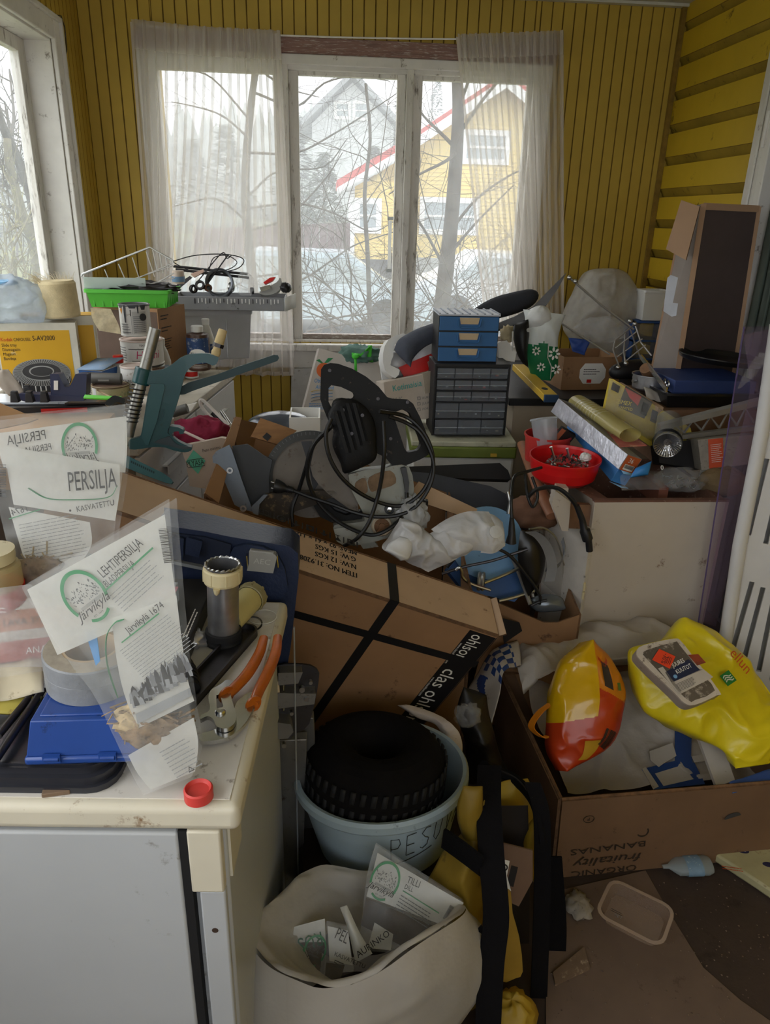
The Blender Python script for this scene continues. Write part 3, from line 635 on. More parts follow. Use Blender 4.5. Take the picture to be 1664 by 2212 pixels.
# blue cash box
t=Thing('cash_box','blue metal cash box standing on the black baking tray','cash box')
blu=mat('blue_enamel','23468f',.4,coat=.3,var=.08,spots=.03,spotcol='141f3c');TZ=FZ+.033
pa,pb=at(60,1652,z=TZ),at(278,1645,z=TZ);M=frame(pa,pb-pa,V((0,0,1)).cross(pb-pa));L=(pb-pa).length+.035;W=.15
b=MB();b.box((-.003,-.003,0),(L+.003,W,.012),blu,M);t.part('base',b,bevel=.004)
b=MB();b.taper((0,0),(L,W-.003),(.008,.01),(L-.008,W-.014),.048,blu,M@T(0,0,.0122));b.taper((.016,.018),(L-.016,W-.022),(.018,.02),(L-.018,W-.024),.0025,blu,M@T(0,0,.0602));t.part('lid',b,bevel=.008,seg=3)
for x in(.022,.092):
 b=MB();b.box((x,-.006,.006),(x+.022,-.002,.018),blu,M);b.cyl(M@V((x+.002,-.0055,.012)),M@V((x+.02,-.0055,.012)),.003,blu);t.part('hinge',b)
# roll of duct tape
t=Thing('duct_tape_roll','roll of grey duct tape lying on the blue cash box','tape roll')
duct=mat('duct_tape','85888c',.45,var=.08,scale=60,bump=.2,bscale=200);dside=mat('tape_side','a39a8c',.8,var=.25,scale=30);core=mat('cardboard_core','b39c7d',.9)
c0=at(172,1533,z=TZ+.0635)+V((0,.07,0));M=T(c0)@RX(radians(2))@RY(radians(2))@Matrix.Scale(.95,4)
b=MB();b.lathe([(.040,.056,dside),(.064,.056,dside),(.066,.054,duct),(.066,.03,duct),(.0655,.0295,duct),(.066,.029,duct),(.066,.002,duct),(.064,0,dside),(.040,0,dside)],duct,M,48);t.part('tape',b)
b=MB();b.lathe([(.0398,.056),(.0398,0),(.036,0),(.036,.056),(.0398,.056)],core,M,40);t.part('core',b)
# red screw cap, o-ring, clear disc
b=MB();M=T(top(430,1722))
b.lathe([(0,.0),(.0185,0),(.0185,.014),(.0165,.016),(.015,.0135),(.0135,.0115),(0,.0105)],mat('faded_red','d0453f',.5,var=.06),M,36,wob=.004);one('red_disc','red round plastic cap at the front right of the refrigerator top','bottle cap',b)
b=MB();c0=top(541,1350);b.tube([c0+V((.021*cos(a*pi/16),.026*sin(a*pi/16),.002))for a in range(33)],.0016,blk2,6);one('rubber_ring','thin black rubber ring lying by the metal cylinder','rubber ring',b)
b=MB();c0=top(558,1338);b.lathe([(0,0),(.026,0),(.026,.003),(.02,.0035),(0,.003)],clear,T(c0+V((.008,.004,.0001))),30);b.tube([c0+V((.008+.026*cos(a*pi/16),.004+.026*sin(a*pi/16),.003))for a in range(33)],.0007,wpl,4);one('plastic_disc','small clear plastic disc under the black rubber ring','disc',b)
# water pump pliers with orange handles
t=Thing('water_pump_pliers','water pump pliers with orange handles lying on the refrigerator top','pliers')
org=mat('amber_grip','c0621c',.3,var=.15,scale=20,trans=.25);chrome=mat('chrome_steel','c9c9c8',.22,1)
pl=Plane(top(500,1500),(0,0,1),(0,1,0))
def TP(px,py,h=.008):return top(px,py,h)
b=MB();hp_=[TP(570,1378,.016),TP(560,1412,.017),TP(535,1455,.017),TP(505,1488,.016),TP(490,1502,.014)];s_=spline(hp_,5);n=len(s_);b.tube(s_,[.0078+.0018*sin(pi*i/n)for i in range(n)],org,12,flat=.8);b.lathe([(.0,0),(.0135,0),(.014,.004),(.0,.006)],org,frame(s_[-1],V((1,.9,0)),V((0,0,1)))@T(0,0,-.003),16);g1=t.part('handle_grip',b)
b=MB();hp_=[TP(600,1376,.012),TP(596,1408,.013),TP(582,1446,.013),TP(560,1490,.012),TP(548,1522,.01)];s_=spline(hp_,5);n=len(s_);b.tube(s_,[.0078+.0018*sin(pi*i/n)for i in range(n)],org,12,flat=.8);b.lathe([(.0,0),(.0135,0),(.014,.004),(.0,.006)],org,frame(s_[-1],V((1,.9,0)),V((0,0,1)))@T(0,0,-.003),16);t.part('handle_grip',b)
b=MB();slab(b,pl,((492,1490),(508,1497),(500,1520),(506,1545),(512,1570),(506,1588),(488,1597),(470,1592),(462,1576),(450,1570),(436,1576),(436,1568),(455,1556),(452,1530),(458,1512),(478,1500)),.007,chrome,.012,smooth=3,holes=[[(469,1524),(477,1522),(484,1548),(478,1556),(470,1552)]]);t.part('upper_jaw',b,bevel=.0015)
b=MB();slab(b,pl,((540,1508),(556,1518),(540,1560),(522,1585),(500,1603),(470,1612),(436,1614),(434,1600),(462,1590),(490,1575),(505,1555),(512,1530)),.007,chrome,.004,smooth=3);t.part('lower_jaw',b,bevel=.0015)
b=MB();c0=pl.at(478,1562);b.lathe([(.0,.024),(.006,.0235),(.0078,.021),(.0078,.019),(.006,.0185),(.006,.012)],chrome,T(c0),24);t.part('pivot_bolt',b)
# dark steel channel bar
b=MB();pa,pb=top(352,1572),top(532,1372);M=frame(pa,pb-pa,V((0,0,1)).cross(pb-pa));L=(pb-pa).length;w_=.021
for y0,y1,z1 in((-w_,w_,.004),(-w_,-w_+.004,.013),(w_-.004,w_,.013)):b.prism(rrect(L,y1-y0,min(.02,(y1-y0)/2-.0005),4,L/2,(y0+y1)/2),z1,dsteel,M)
b.prism(circle(w_,14,L-.002,0,-pi/2,pi/2),.004,dsteel,M);b.prism(circle(w_,14,L-.002,0,-pi/2,pi/2)+circle(w_-.004,14,L-.002,0,pi/2,-pi/2),.013,dsteel,M)
one('steel_channel','long dark rusty steel channel lying beside the orange handled pliers','metal bar',b,bevel=.001)
# aluminium filter cylinder with cream collar
t=Thing('metal_cylinder','upright aluminium cylinder with a cream collar and black foot','cylinder')
alu=mat('brushed_aluminium','a6a7aa',.38,.9,var=.15,scale=25);crm=mat('aged_cream_plastic','cfc29a',.5,var=.06,spots=.03,spotcol='8c7a52')
c0=top(480,1400)+V((0,.022,0));M=T(c0)@RY(radians(2.5));s=.92
b=MB();b.lathe([(.029*s,.022),(.029*s,.15),(.028*s,.15),(.027*s,.03),(0,.03)],alu,M,40);t.part('tube',b)
b=MB();b.lathe([(0,0),(.034*s,0),(.036*s,.003),(.036*s,.006),(.033*s,.008),(.033*s,.013),(.034*s,.014),(.034*s,.024),(.030*s,.026)],blk2,M,40);t.part('foot',b,'black rubber foot')
b=MB();b.lathe([(.0295*s,.118),(.034*s,.119),(.0355*s,.123),(.0355*s,.143),(.034*s,.146),(.031*s,.147)],crm,M,40)
for k in range(8):a=k*pi/4+.3;b.tube([M@V((.0358*s*cos(a),.0358*s*sin(a),z))for z in(.122,.143)],.0009,crm,5)
b.tube([M@V((-.006,-.0325,z))for z in(.12,.112,.108)],[.006,.0045,.001],crm,8);t.part('collar',b,'cream plastic collar with a glue drip')
b=MB();b.tube([M@V(((.0305+.0008*(k%2))*s*cos(2*pi*k/60),(.0305+.0008*(k%2))*s*sin(2*pi*k/60),.149+.0012*(k%3)))for k in range(61)],.0022,steel,5);t.part('burred_rim',b)
t=Thing('filter_cartridge','yellowish plastic cartridge lying behind the upright aluminium cylinder','cartridge')
ylw=mat('yellowed_plastic','b9ad73',.45,var=.1);pa,pb=top(500,1335,.027),top(548,1285,.03);ax=(pb-pa).normalized();M=frame(pa,ax.orthogonal(),ax.cross(ax.orthogonal()));L=(pb-pa).length
b=MB();b.lathe([(0,-.01),(.024,-.01),(.025,0),(.025,L*.8),(0,L*.8)],ylw,M,30);t.part('barrel',b)
b=MB();b.lathe([(.026,L*.8),(.028,L*.82),(.028,L),(.022,L*1.08),(.012,L*1.1),(0,L*1.1)],mat('olive_cap','8a815c',.5),M,30)
for k in range(8):a=k*pi/4;b.cyl(M@V((.026*cos(a),.026*sin(a),L*.86)),M@V((.024*cos(a),.024*sin(a),L*1.04)),.004,mat('olive_cap','8a815c'),n=8)
t.part('end_cap',b)
# black PROFESSIONAL box with pink-labelled small box, foil and black grip
t=Thing('tool_box','flat black box lettered PROFESSIONAL behind the parsley packs','box')
pa,pb=top(385,1492),top(462,1300);M=frame(pa,pb-pa,V((0,0,1)).cross(pb-pa));L=(pb-pa).length
b=MB();b.box((-.03,0,0),(L+.03,.115,.035),mat('black_card','232224',.5),M);t.part('box',b,bevel=.003)
b=MB();b.text('PROFESSIONAL',wprint,M@T(.02,.012,.0352),.017,sx=.62);b.lines(wprint,M@T(.10,.012,.0354),.10,.012,2,seed=4);t.part('lettering',b)
t=Thing('sample_box','little clear box with a pink paper label on the black PROFESSIONAL box','box')
M2=M@T(L*.70,.075,.036);b=MB();b.tray((.06,.05,.035),.0015,film('pale_clear_plastic','c9d3da',.5,.1,.3),M2);t.part('box',b)
pinkp=mat('pink_paper','d88a9c',.8,var=.05);b=MB();b.box((-.034,-.029,.004),(-.008,-.0275,.031),pinkp,M2);b.box((-.032,-.03,.0335),(.012,.024,.0355),pinkp,M2);b.lines(ink,M2@T(-.03,-.0295,.027)@RX(pi/2),.02,.02,3,seed=2);t.part('label',b)
b=MB();crumple(b,top(415,1380,.012),(.022,.02,.011),mat('crumpled_foil','c2c2c6',.3,.7),5,.5,4,14);one('foil_scrap','crumpled silvery scrap beside the black foot of the metal cylinder','foil',b)
t=Thing('rubber_grip','black ribbed rubber grip lying between the parsley pack and the steel channel','grip');b=MB()
sp=[top(385,1420,.014),top(405,1455,.014),top(412,1490,.013)];b.tube(spline(sp,6),.014,blk2,14)
for k in range(7):q=ev(spline(sp,6),.15+.12*k);b.tube([q+V((.0155*cos(a*pi/8),.004*sin(a*pi/8),.0155*sin(a*pi/8)))for a in range(17)],.0018,black,5)
t.part('grip',b)
b=MB();b.cbox((0,0,.003),(.034,.018,.006),mat('brown_wood_chip','7a6552',.9),T(at(122,1716,z=.85)+V((0,.004,.0012)))@RZ(.15));one('wood_chip','flat brown scrap stuck on the cream front edge of the refrigerator top','wood scrap',b,bevel=.001)
# two dark rods, papers, booklet, clear bag and jar at the left edge
for i,(a_,c_,lb)in enumerate((((-15,1650),(92,1490),'grey steel rod lying at the left edge, the lower of the pair'),((-5,1590),(88,1478),'grey steel rod lying at the left edge, the upper of the pair'))):
 b=MB();b.cyl(top(*a_,.042),top(*c_,.042),.0055,dsteel,n=12);one('steel_rod',lb,'metal rod',b,'grey rods by the blue cash box')
paper=mat('old_paper','c6bba0',.9,var=.12,scale=7,spots=.1,spotcol='8d7d60')
pl=Plane(top(50,1480,.06),(.1,-.5,1),(0,1,.3))
b=MB();sheet(b,pl,((-40,1440),(-40,1520)),((95,1425),(98,1500)),paper,0,.012,14,20,10,3);one('folded_paper','creased yellowed paper left of the duct tape roll','paper',b,solid=.001)
b=MB();sheet(b,pl,((-40,1500),(-40,1535)),((88,1497),(60,1536)),mat('yellow_cover','b8a94e',.6,spots=.3,spotcol='6a3b2a',scale=10),-.012,.004,14,12,8,5);one('booklet','yellow and brown booklet peeping out under the yellowed paper','booklet',b,solid=.006)
t=Thing('clear_bag','crumpled clear plastic bag with orange printed packets at the left edge','plastic bag')
pl=Plane(top(90,1480,.07),(.05,-1,.55))
b=MB();sheet(b,pl,((-30,1275),(-40,1350),(-40,1440)),((70,1262),(150,1340),(180,1440)),hazy,0,.022,11,26,22,8);sheet(b,pl,((-30,1290),(-40,1350),(-40,1470)),((60,1300),(130,1370),(100,1450)),clear,-.03,.02,9,20,18,9);t.part('film',b)
b=MB();M=pl.mpx(-20,1345,95,1332,-.05);b.cbox((.06,0,0),(.17,.03,.012),mat('orange_card','b5714e',.8),M);b.text('LAVA 3720',ink,M@T(.0,-.007,.0065),.014);t.part('orange_packet',b,'orange brown packet');b=MB();b.cbox((.06,-.045,0),(.15,.03,.012),mat('red_card','a85048',.8),M);b.text('ANA',wprint,M@T(.03,-.051,.0065),.014);t.part('red_packet',b,'dull red packet')
t=Thing('measuring_jar','jar with a red scale label numbered 8 and 10 at the left edge','jar')
c0=at(-10,1264,y=1.02);c0.z=c0.z-.03;M=T(c0);b=MB();b.lathe([(0,0),(.038,0),(.04,.004),(.04,.03)],redp,M,32);b.text('8  10',wprint,M@T(-.006,-.0408,.018)@RX(pi/2),.011);b.lines(wprint,M@T(-.012,-.0409,.012)@RX(pi/2),.04,.012,2);t.part('label',b)
b=MB();b.lathe([(.039,.03),(.039,.06),(.036,.066),(.03,.068),(.03,.075)],film('yellow_jar','cdbf8e',.75,.2,.3),M,32);t.part('jar',b);b=MB();b.lathe([(.034,.07),(.035,.088),(0,.089)],crm,M,32);t.part('lid',b)
# ------------------------------------------------------------------ herb packs
def logo(b,M,s,mir=False,word=True):
 """round emblem: green ring, engraved house and trees, handwritten name"""
 k=-1 if mir else 1;R=random.Random(3);K=Matrix.Diagonal((k,1,1,1))
 Mm=M@K
 b.prism([(p[0],p[1]*1.3)for p in circle(.46*s,40,0,0,-.45,pi+.45)]+[(p[0],p[1]*1.3)for p in circle(.395*s,40,0,0,pi+.45,-.45)],.0006,green,Mm,z0=.0006)
 b.prism([(p[0],p[1]*1.3)for p in circle(.46*s,12,0,0,-2.1,-1.0)]+[(p[0],p[1]*1.3)for p in circle(.41*s,12,0,0,-1.0,-2.1)],.0006,green,Mm,z0=.0006)
 for i in range(110):
  x=R.uniform(-.36,.36)*s;h=(.3*(1-abs(x/s)*1.6)+.05*sin(x/s*30))*s;y=R.uniform(-.12*s,max(-.05*s,h));w_=R.uniform(.008,.03)*s;hh=R.uniform(.008,.05)*s
  b.add([(x,y,.0009),(x+w_,y,.0009),(x+w_*.7,y+hh,.0009),(x-w_*.2,y+hh,.0009)],[(0,1,2,3)],grey_ink if i%3 else ink,Mm)
 for i in range(6):b.add([(-.25*s,-.16*s-i*.012*s,.0009),(.3*s,-.15*s-i*.012*s,.0009),(.3*s,-.145*s-i*.012*s,.0009),(-.25*s,-.155*s-i*.012*s,.0009)],[(0,1,2,3)],grey_ink,Mm)
 if word:b.text('Järvikylä',ink,M@T(0,-.36*s,.001)@RZ(.06*k),.27*s,'C',.45,mir,.95)
 b.text('EST. 1674',ink,M@T(0,-.47*s,.001),.06*s,'C',0,mir)
def barcode(b,M,w_,h,seed=1):
 R=random.Random(seed);x=0
 while x<w_:q=R.uniform(.008,.035)*w_;b.add([(x,0,.001),(x+q,0,.001),(x+q,h,.001),(x,h,.001)],[(0,1,2,3)],ink,M);x+=q+R.uniform(.012,.03)*w_
A=top(385,1702,.003);q=at(215,1180,y=.845);vv=(q-A).normalized();nn=V((1,-.12,0)).normalized().cross(vv);pl=Plane(A,nn,vv)
t=Thing('herb_pack','leaf parsley pack lettered LEHTIPERSILJA standing on the refrigerator top','herb pack')
b=MB();sheet(b,pl,((58,1262),(105,1340),(160,1420),(215,1500),(262,1600),(318,1705)),((374,1073),(386,1250),(402,1400),(418,1520),(434,1620),(420,1668)),film('pack_film','dfe1e0',.20,.12,.3,var=.08,scale=30,bump=.4),.012,.0035,20,18,28,1,.006);sheet(b,pl,((60,1262),(110,1340),(165,1420),(220,1500),(265,1600),(325,1705)),((372,1080),(384,1250),(398,1400),(414,1520),(428,1620),(415,1668)),clear,-.02,.004,16,14,22,2,-.012);t.part('film',b)
b=MB();sheet(b,pl,((62,1272),(92,1335),(128,1412)),((358,1110),(372,1210),(384,1300)),pack,.004,.001,8,16,10,4);wp=t.part('printed_band',b,'white printed band')
b=MB();M=pl.mpx(228,1246,298,1188,.007);b.text('LEHTIPERSILJA',ink,M,.0175,sx=.62);M=pl.mpx(236,1266,275,1236,.007);b.text('BLADPERSILJA',ink,M,.013,sx=.6)
M=pl.mpx(234,1274,336,1182,.007);b.box((0,0,0),((pl.at(336,1182)-pl.at(234,1274)).length,.0022,.0008),green,M);M=pl.mpx(238,1290,320,1216,.007);b.lines(pale_ink,M@T(.004,.0,0),.075,.03,6,th=.22,seed=7)
logo(b,pl.mpx(190,1284,220,1262,.007),.060);barcode(b,pl.mpx(347,1140,358,1205,.007),.042,.012);t.part('print',b,parent=wp)
b=MB();sheet(b,pl,((248,1330),(258,1420),(276,1500),(305,1566)),((386,1282),(398,1380),(410,1460),(424,1508)),pack,.0085,.001,8,12,12,5);ins=t.part('leaflet',b,'white leaflet inside the pack')
b=MB();M=pl.mpx(286,1362,347,1316,.0115);b.text('Järvikylä 1674',ink,M,.0125,sx=.85);M=pl.mpx(272,1382,364,1310,.0115);b.box((0,0,0),(.062,.0016,.0008),green,M);M=pl.mpx(268,1400,370,1322,.0115);b.lines(pale_ink,M,.085,.055,13,.12,.22,seed=9)
s_=spline([pl.at(*p)for p in((262,1500),(240,1430),(238,1370),(255,1340),(275,1332))],5);b.tube([p+pl.n*.011 for p in s_],[.001,.0025]+[.003]*(len(s_)-3)+[.002],green,5,flat=.2)
R=random.Random(8);e0,e1=pl.at(290,1500),pl.at(414,1430);u=(e1-e0)
for i in range(150):
 f=R.random();p=e0+u*f+pl.v*(-.004);h=(.012+.014*f)*R.uniform(.4,1.15);w_=R.uniform(.002,.005);k=R.uniform(-.012,.004);p=p+pl.v*k+pl.n*(.0115+R.random()*.001);m_=(grey_ink,ink,mat('mid_grey_print','8f9192',.7,var=0))[i%3]
 b.add([p-pl.u*w_,p+pl.u*w_,p+pl.v*h*.7+pl.u*w_*.7,p+pl.v*h,p+pl.v*h*.7-pl.u*w_*.7],[(0,1,2,3,4)],m_)
b.add([pl.at(*p)+pl.n*.0112 for p in((300,1535),(304,1555),(420,1495),(416,1478))],[(0,1,2,3)],mat('mid_grey_print','8f9192',.7,var=0));t.part('leaflet_print',b,parent=ins)
b=MB();R=random.Random(6)
for i in range(60):p=pl.at(R.uniform(250,400),R.uniform(1530,1600));p=p+pl.n*R.uniform(-.012,.004);b.tube([p,p+V((R.gauss(0,.012),R.gauss(0,.004),R.gauss(0,.008))),p+V((R.gauss(0,.018),R.gauss(0,.006),R.gauss(0,.012)))],R.uniform(.0008,.002),soil,4)
crumple(b,pl.at(335,1585)-pl.n*.004,(.036,.012,.02),soil,3,.5,5,16);crumple(b,pl.at(290,1560)-pl.n*.004,(.022,.01,.018),mat('dry_stalks','b09a72',.95,var=.5,scale=60,spots=.2,spotcol='4d3c28'),7,.6,6,14);t.part('dried_roots',b,'brown dried roots and soil inside')
b=MB();sheet(b,pl,((282,1625),(300,1660),(330,1698)),((422,1545),(432,1600),(425,1660)),pack,.007,.002,18,12,10,6);lb=t.part('lower_print_panel',b)
b=MB();M=pl.mpx(352,1618,420,1580,.0105);b.lines(pale_ink,M,.045,.045,8,.3,.25,seed=12);M=pl.mpx(414,1660,432,1650,.0105);b.prism([(0,0),(.009,0),(.0045,.008)],.0005,ink,M,[[(.002,.0012),(.007,.0012),(.0045,.0058)]]);t.part('print',b,parent=lb)
b=MB();slab(b,pl,((182,1368),(205,1360),(214,1430),(205,1440)),.001,mat('blue_print','3f8fd0',.6,var=0),-.004);t.part('blue_tag',b,'blue tag')
# parsley pack behind
A=at(160,1380,y=1.03);q=at(140,900,y=1.16);vv=(q-A).normalized();pl=Plane(A,V((1,-.05,0)).normalized().cross(vv),vv)
t=Thing('herb_pack','parsley pack lettered PERSILJA standing behind the leaf parsley pack','herb pack')
b=MB();sheet(b,pl,((-20,905),(-10,1020),(30,1180),(70,1300),(110,1390)),((278,876),(276,1000),(258,1120),(240,1260),(200,1390)),film('pack_film','dfe1e0',.2),.016,.004,14,18,26,11,.012);sheet(b,pl,((-20,905),(0,1020),(35,1180),(75,1300),(115,1390)),((272,868),(270,1000),(252,1120),(235,1260),(195,1390)),clear,-.022,.004,14,14,22,12,-.01);t.part('film',b)
b=MB();sheet(b,pl,((-20,935),(-15,960),(0,1010)),((268,897),(270,960),(266,1020)),pack,-.012,.0015,7,16,10,13);bp=t.part('back_panel',b,'white back panel showing the print reversed')
b=MB()
M=pl.mpx(35,957,100,946,-.0085);b.text('PERSILJA',ink,M@T(.045,0,0),.0215,'L',0,True,.78);b.text('PERSILJA',ink,M@T(.05,-.018,0),.015,'L',0,True,.78);b.box((.002,-.03,0),(.046,-.0285,.0008),green,M);b.lines(grey_ink,M@T(.008,-.036,0),.035,.014,3,.5,.3,seed=3)
logo(b,pl.mpx(168,962,210,958,-.0085),.062,True);t.part('reversed_print',b,parent=bp)
b=MB();sheet(b,pl,((18,965),(28,1035),(38,1090)),((264,1005),(264,1060),(255,1125)),pack,.012,.002,9,18,12,14,.004);fp=t.part('front_panel',b,'white front panel')
b=MB();M=pl.mpx(158,1062,268,1052,.0185);b.text('PERSILJA',ink,M,.043,sx=.47);M=pl.mpx(176,1106,262,1090,.0185);b.text('KASVATETTU',ink,M,.0125,sx=.78);b.lathe([(0,.0005),(.0018,.0005)],ink,pl.mpx(162,1103,200,1100,.0185),10)
s_=spline([pl.at(*p)+pl.n*.0175 for p in((72,1055),(110,1076),(160,1080),(240,1075),(262,1050))],6);b.tube(s_,.0018,green,6,flat=.3);t.part('front_print',b,parent=fp)
b=MB();sheet(b,pl,((20,1095),(42,1170),(62,1235)),((195,1128),(198,1180),(160,1235)),pack,.002,.001,9,12,10,15);lf=t.part('leaflet',b);b=MB();M=pl.mpx(24,1122,90,1102,.006);b.box((0,0,0),(.05,.0016,.0006),green,M);b.text('1674',ink,M@T(.034,.004,0),.014,mir=True);b.lines(pale_ink,pl.mpx(45,1135,150,1115,.006),.10,.07,13,.1,.22,seed=22);barcode(b,pl.mpx(-2,1005,-2,1060,.018),.05,.02,3);t.part('leaflet_print',b,parent=lf)
b=MB();R=random.Random(9)
for i in range(50):p=pl.at(R.uniform(55,130),R.uniform(1200,1260));b.tube([p,p+V((R.gauss(0,.014),R.gauss(0,.004),R.gauss(0,.01)))],.0014,mat('dry_stalks','b09a72'),4)
crumple(b,pl.at(90,1240),(.03,.012,.025),soil,13,.5,5,14);t.part('dried_roots',b,'pale dried roots inside')
# ------------------------------------------------------------------ blue tool case behind the refrigerator
t=Thing('tool_case','dark blue moulded tool case with a silver latch standing behind the refrigerator','tool case')
nav=mat('navy_plastic','1b2743',.45,var=.08,bump=.25,bscale=140);pl=Plane(at(560,1200,y=1.325),(0,-1,.05))
b=MB();slab(b,pl,((330,1134),(440,1150),(505,1163),(560,1172),(625,1182),(644,1198),(645,1250),(628,1400),(600,1562),(480,1562),(380,1480),(330,1400)),.10,nav,-.105,smooth=0);t.part('shell',b,bevel=.012,seg=4)
b=MB();slab(b,pl,((330,1146),(445,1160),(500,1176),(492,1238),(330,1206)),.006,mat('navy_recess','141e36',.6),-.004);s2=t.part('grip_recess',b,bevel=.002);b=MB();slab(b,pl,((330,1150),(400,1158),(398,1204),(330,1200)),.014,nav,.0);slab(b,pl,((405,1156),(440,1165),(432,1200),(402,1192)),.012,nav,0);t.part('handle',b,parent=s2,bevel=.005);b=MB();slab(b,pl,((330,1196),(470,1226),(470,1232),(330,1203)),.012,mat('grey_edge','80858c',.5),.002);t.part('grip_edge',b,parent=s2)
b=MB();slab(b,pl,((505,1180),(600,1195),(615,1290),(500,1275)),.012,nav,-.004,smooth=3);t.part('latch_bulge',b,bevel=.006)
sil=mat('silver_plastic','9a9a96',.4,.3,var=.05);b=MB();slab(b,pl,((541,1180),(596,1188),(600,1194),(592,1228),(536,1222),(540,1208)),.018,sil,.006);la=t.part('latch',b,'silver latch',bevel=.004)
b=MB();b.text('AEC',mat('latch_lettering','b8b8b2',.4),pl.mpx(550,1206,596,1211,.0245),.016,sx=1.1,lift=.0008);t.part('latch_lettering',b,parent=la)
b=MB()
for x in(535,600):
 b=MB();b.tube([pl.at(x,1192)+pl.n*.01,pl.at(x,1192)+pl.n*.022,pl.at(x+2,1216)+pl.n*.022,pl.at(x+2,1216)+pl.n*.01],.0016,chrome,6);t.part('latch_wire',b,parent=la)
# aluminium ladder joint between the refrigerator and the wash tub
t=Thing('folding_ladder','folded aluminium ladder joint standing beside the refrigerator side','ladder')
lad=mat('dull_aluminium','7f7d7a',.5,.7,spots=.15,spotcol='4a4038',scale=9);pl=Plane(at(630,1500,y=1.3),(.1,-1,.1))
b=MB();slab(b,pl,((585,1440),(650,1432),(684,1442),(688,1470),(668,1560),(640,1580),(610,1600),(600,1560),(592,1500)),.006,dsteel,0,smooth=2);t.part('hinge_plate',b,bevel=.002)
b=MB();slab(b,pl,((600,1436),(652,1434),(642,1458),(600,1462)),.03,lad,.006);slab(b,pl,((596,1478),(680,1480),(676,1502),(596,1512)),.03,lad,.006);slab(b,pl,((570,1532),(626,1540),(632,1556),(620,1570),(572,1574)),.04,lad,.004);t.part('hinge_arm',b,bevel=.003)
for p,r in(((650,1470),.006),((660,1490),.005),((668,1455),.004),((612,1588),.005),((628,1520),.004)):
 b=MB();b.cyl(pl.at(*p)+pl.n*.03,pl.at(*p)+pl.n*.041,r,steel);t.part('rivet',b)
b=MB();c0,e0=pl.at(628,1590),at(600,1800,z=.02);e0=V((c0.x-.02,c0.y+.05,.002));b.ribbon([c0,e0],.07,.024,lad,(1,0,0));b.ribbon([pl.at(655,1560)-pl.n*.03,e0+V((.06,.05,0))],.05,.024,lad,(1,0,0));t.part('rail',b,bevel=.002)
b=MB();b.tube([pl.at(604,1452)+pl.n*.008,pl.at(612,1452)+pl.n*.03,pl.at(612,1518)+pl.n*.03,pl.at(604,1522)+pl.n*.008],.0022,chrome,6);t.part('locking_wire',b)
b=MB();slab(b,pl,((568,1455),(592,1450),(602,1462),(602,1500),(594,1512),(572,1514),(566,1500)),.022,mat('cream_knob','c9b48e',.45),.012,smooth=3);t.part('knob',b,'cream plastic knob',bevel=.006)
# clear acrylic sheet leaning on the refrigerator side
b=MB();x_=-.072;b.add([(x_,.80,.02),(x_,1.262,.02),(x_+.006,1.262,.80),(x_+.006,.80,.80)],[(0,1,2,3)],film('acrylic','c8cdd0',.07,.03,.2));b.cyl((x_,1.262,.02),(x_+.006,1.262,.80),.0016,film('acrylic_edge','c8cdd0',.6),n=6)
one('acrylic_sheet','clear acrylic sheet standing against the refrigerator side','plastic sheet',b)
# ------------------------------------------------------------------ white drawer cabinet along the left wall and the clutter on it
def B3(pa,pb):
 """frame on a box's lower front edge pa to pb: x along it, y away from the viewer, z up"""
 d=pb-pa;return frame(pa,d,V((0,0,1)).cross(d)),d.length
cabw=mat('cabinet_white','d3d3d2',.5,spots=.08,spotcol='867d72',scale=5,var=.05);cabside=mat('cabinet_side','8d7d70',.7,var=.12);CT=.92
CM=frame((-.40,3.215,0),(-.13,-.99,0),(.99,-.13,0))
t=Thing('drawer_cabinet','white drawer cabinet along the left wall under paint tins and boxes','cabinet')
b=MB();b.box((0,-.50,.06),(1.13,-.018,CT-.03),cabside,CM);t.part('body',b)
b=MB();b.box((-.01,-.51,CT-.03),(1.14,.004,CT),mat('pale_worktop','c9c2b4',.6,spots=.3,spotcol='8a7f70',scale=7),CM);t.part('top',b,bevel=.003)
for i in range(2):
 for j in range(4):
  x0,z1=.006+.564*i,CT-.04-.205*j;b=MB();b.box((x0,-.017,z1-.197),(x0+.556,.0,z1),cabw,CM);dr=t.part('drawer',b,bevel=.002)
  b=MB();b.box((x0+.18,.0005,z1-.085),(x0+.38,.02,z1-.08),wpl,CM);b.box((x0+.18,.017,z1-.11),(x0+.38,.021,z1-.08),wpl,CM);t.part('handle',b,parent=dr)
# grey crate with the grey cable tray on it
grey=mat('light_grey_plastic','b6b8bc',.5,var=.05);gry2=mat('mid_grey_tray','88898c',.5,var=.08,spots=.04,spotcol='4b4a48')
t=Thing('storage_crate','light grey plastic crate standing behind the thinner bottle','crate')
pa,pb=at(398,782,z=CT+.001),at(548,775,z=CT+.001);M,L=B3(pa,pb);hz_=at(400,668,y=pa.y).z-CT
b=MB();b.tray((L,.24,hz_),.006,grey,M@T(L/2,.12,0),.015);b.box((L*.62,-.003,.01),(L*.64,.004,hz_*.8),grey,M);t.part('body',b,bevel=.006)
b=MB();b.prism(rrect(L+.012,.252,.02),.03,grey,M@T(L/2,.12,hz_-.03),[rrect(L-.012,.228,.015)]);t.part('rim',b)
b=MB();b.cbox((L+.004,.12,hz_-.055),(.006,.09,.03),mat('dark_hollow','3c3b3b',.9),M);t.part('grip_slot',b)
TY=3.36;t=Thing('cable_tray','grey slotted tray of metal bits lying on the grey crate','tray')
pa,pb=at(372,668,y=TY),at(616,672,y=TY);pb.z=pa.z=CT+hz_+.002;M,L=B3(pa,pb);h_=.058;dp=.20
b=MB();b.tray((L,dp,h_),.004,gry2,M@T(L/2,dp/2,0),.004)
t.part('tray',b,bevel=.002);b=MB()
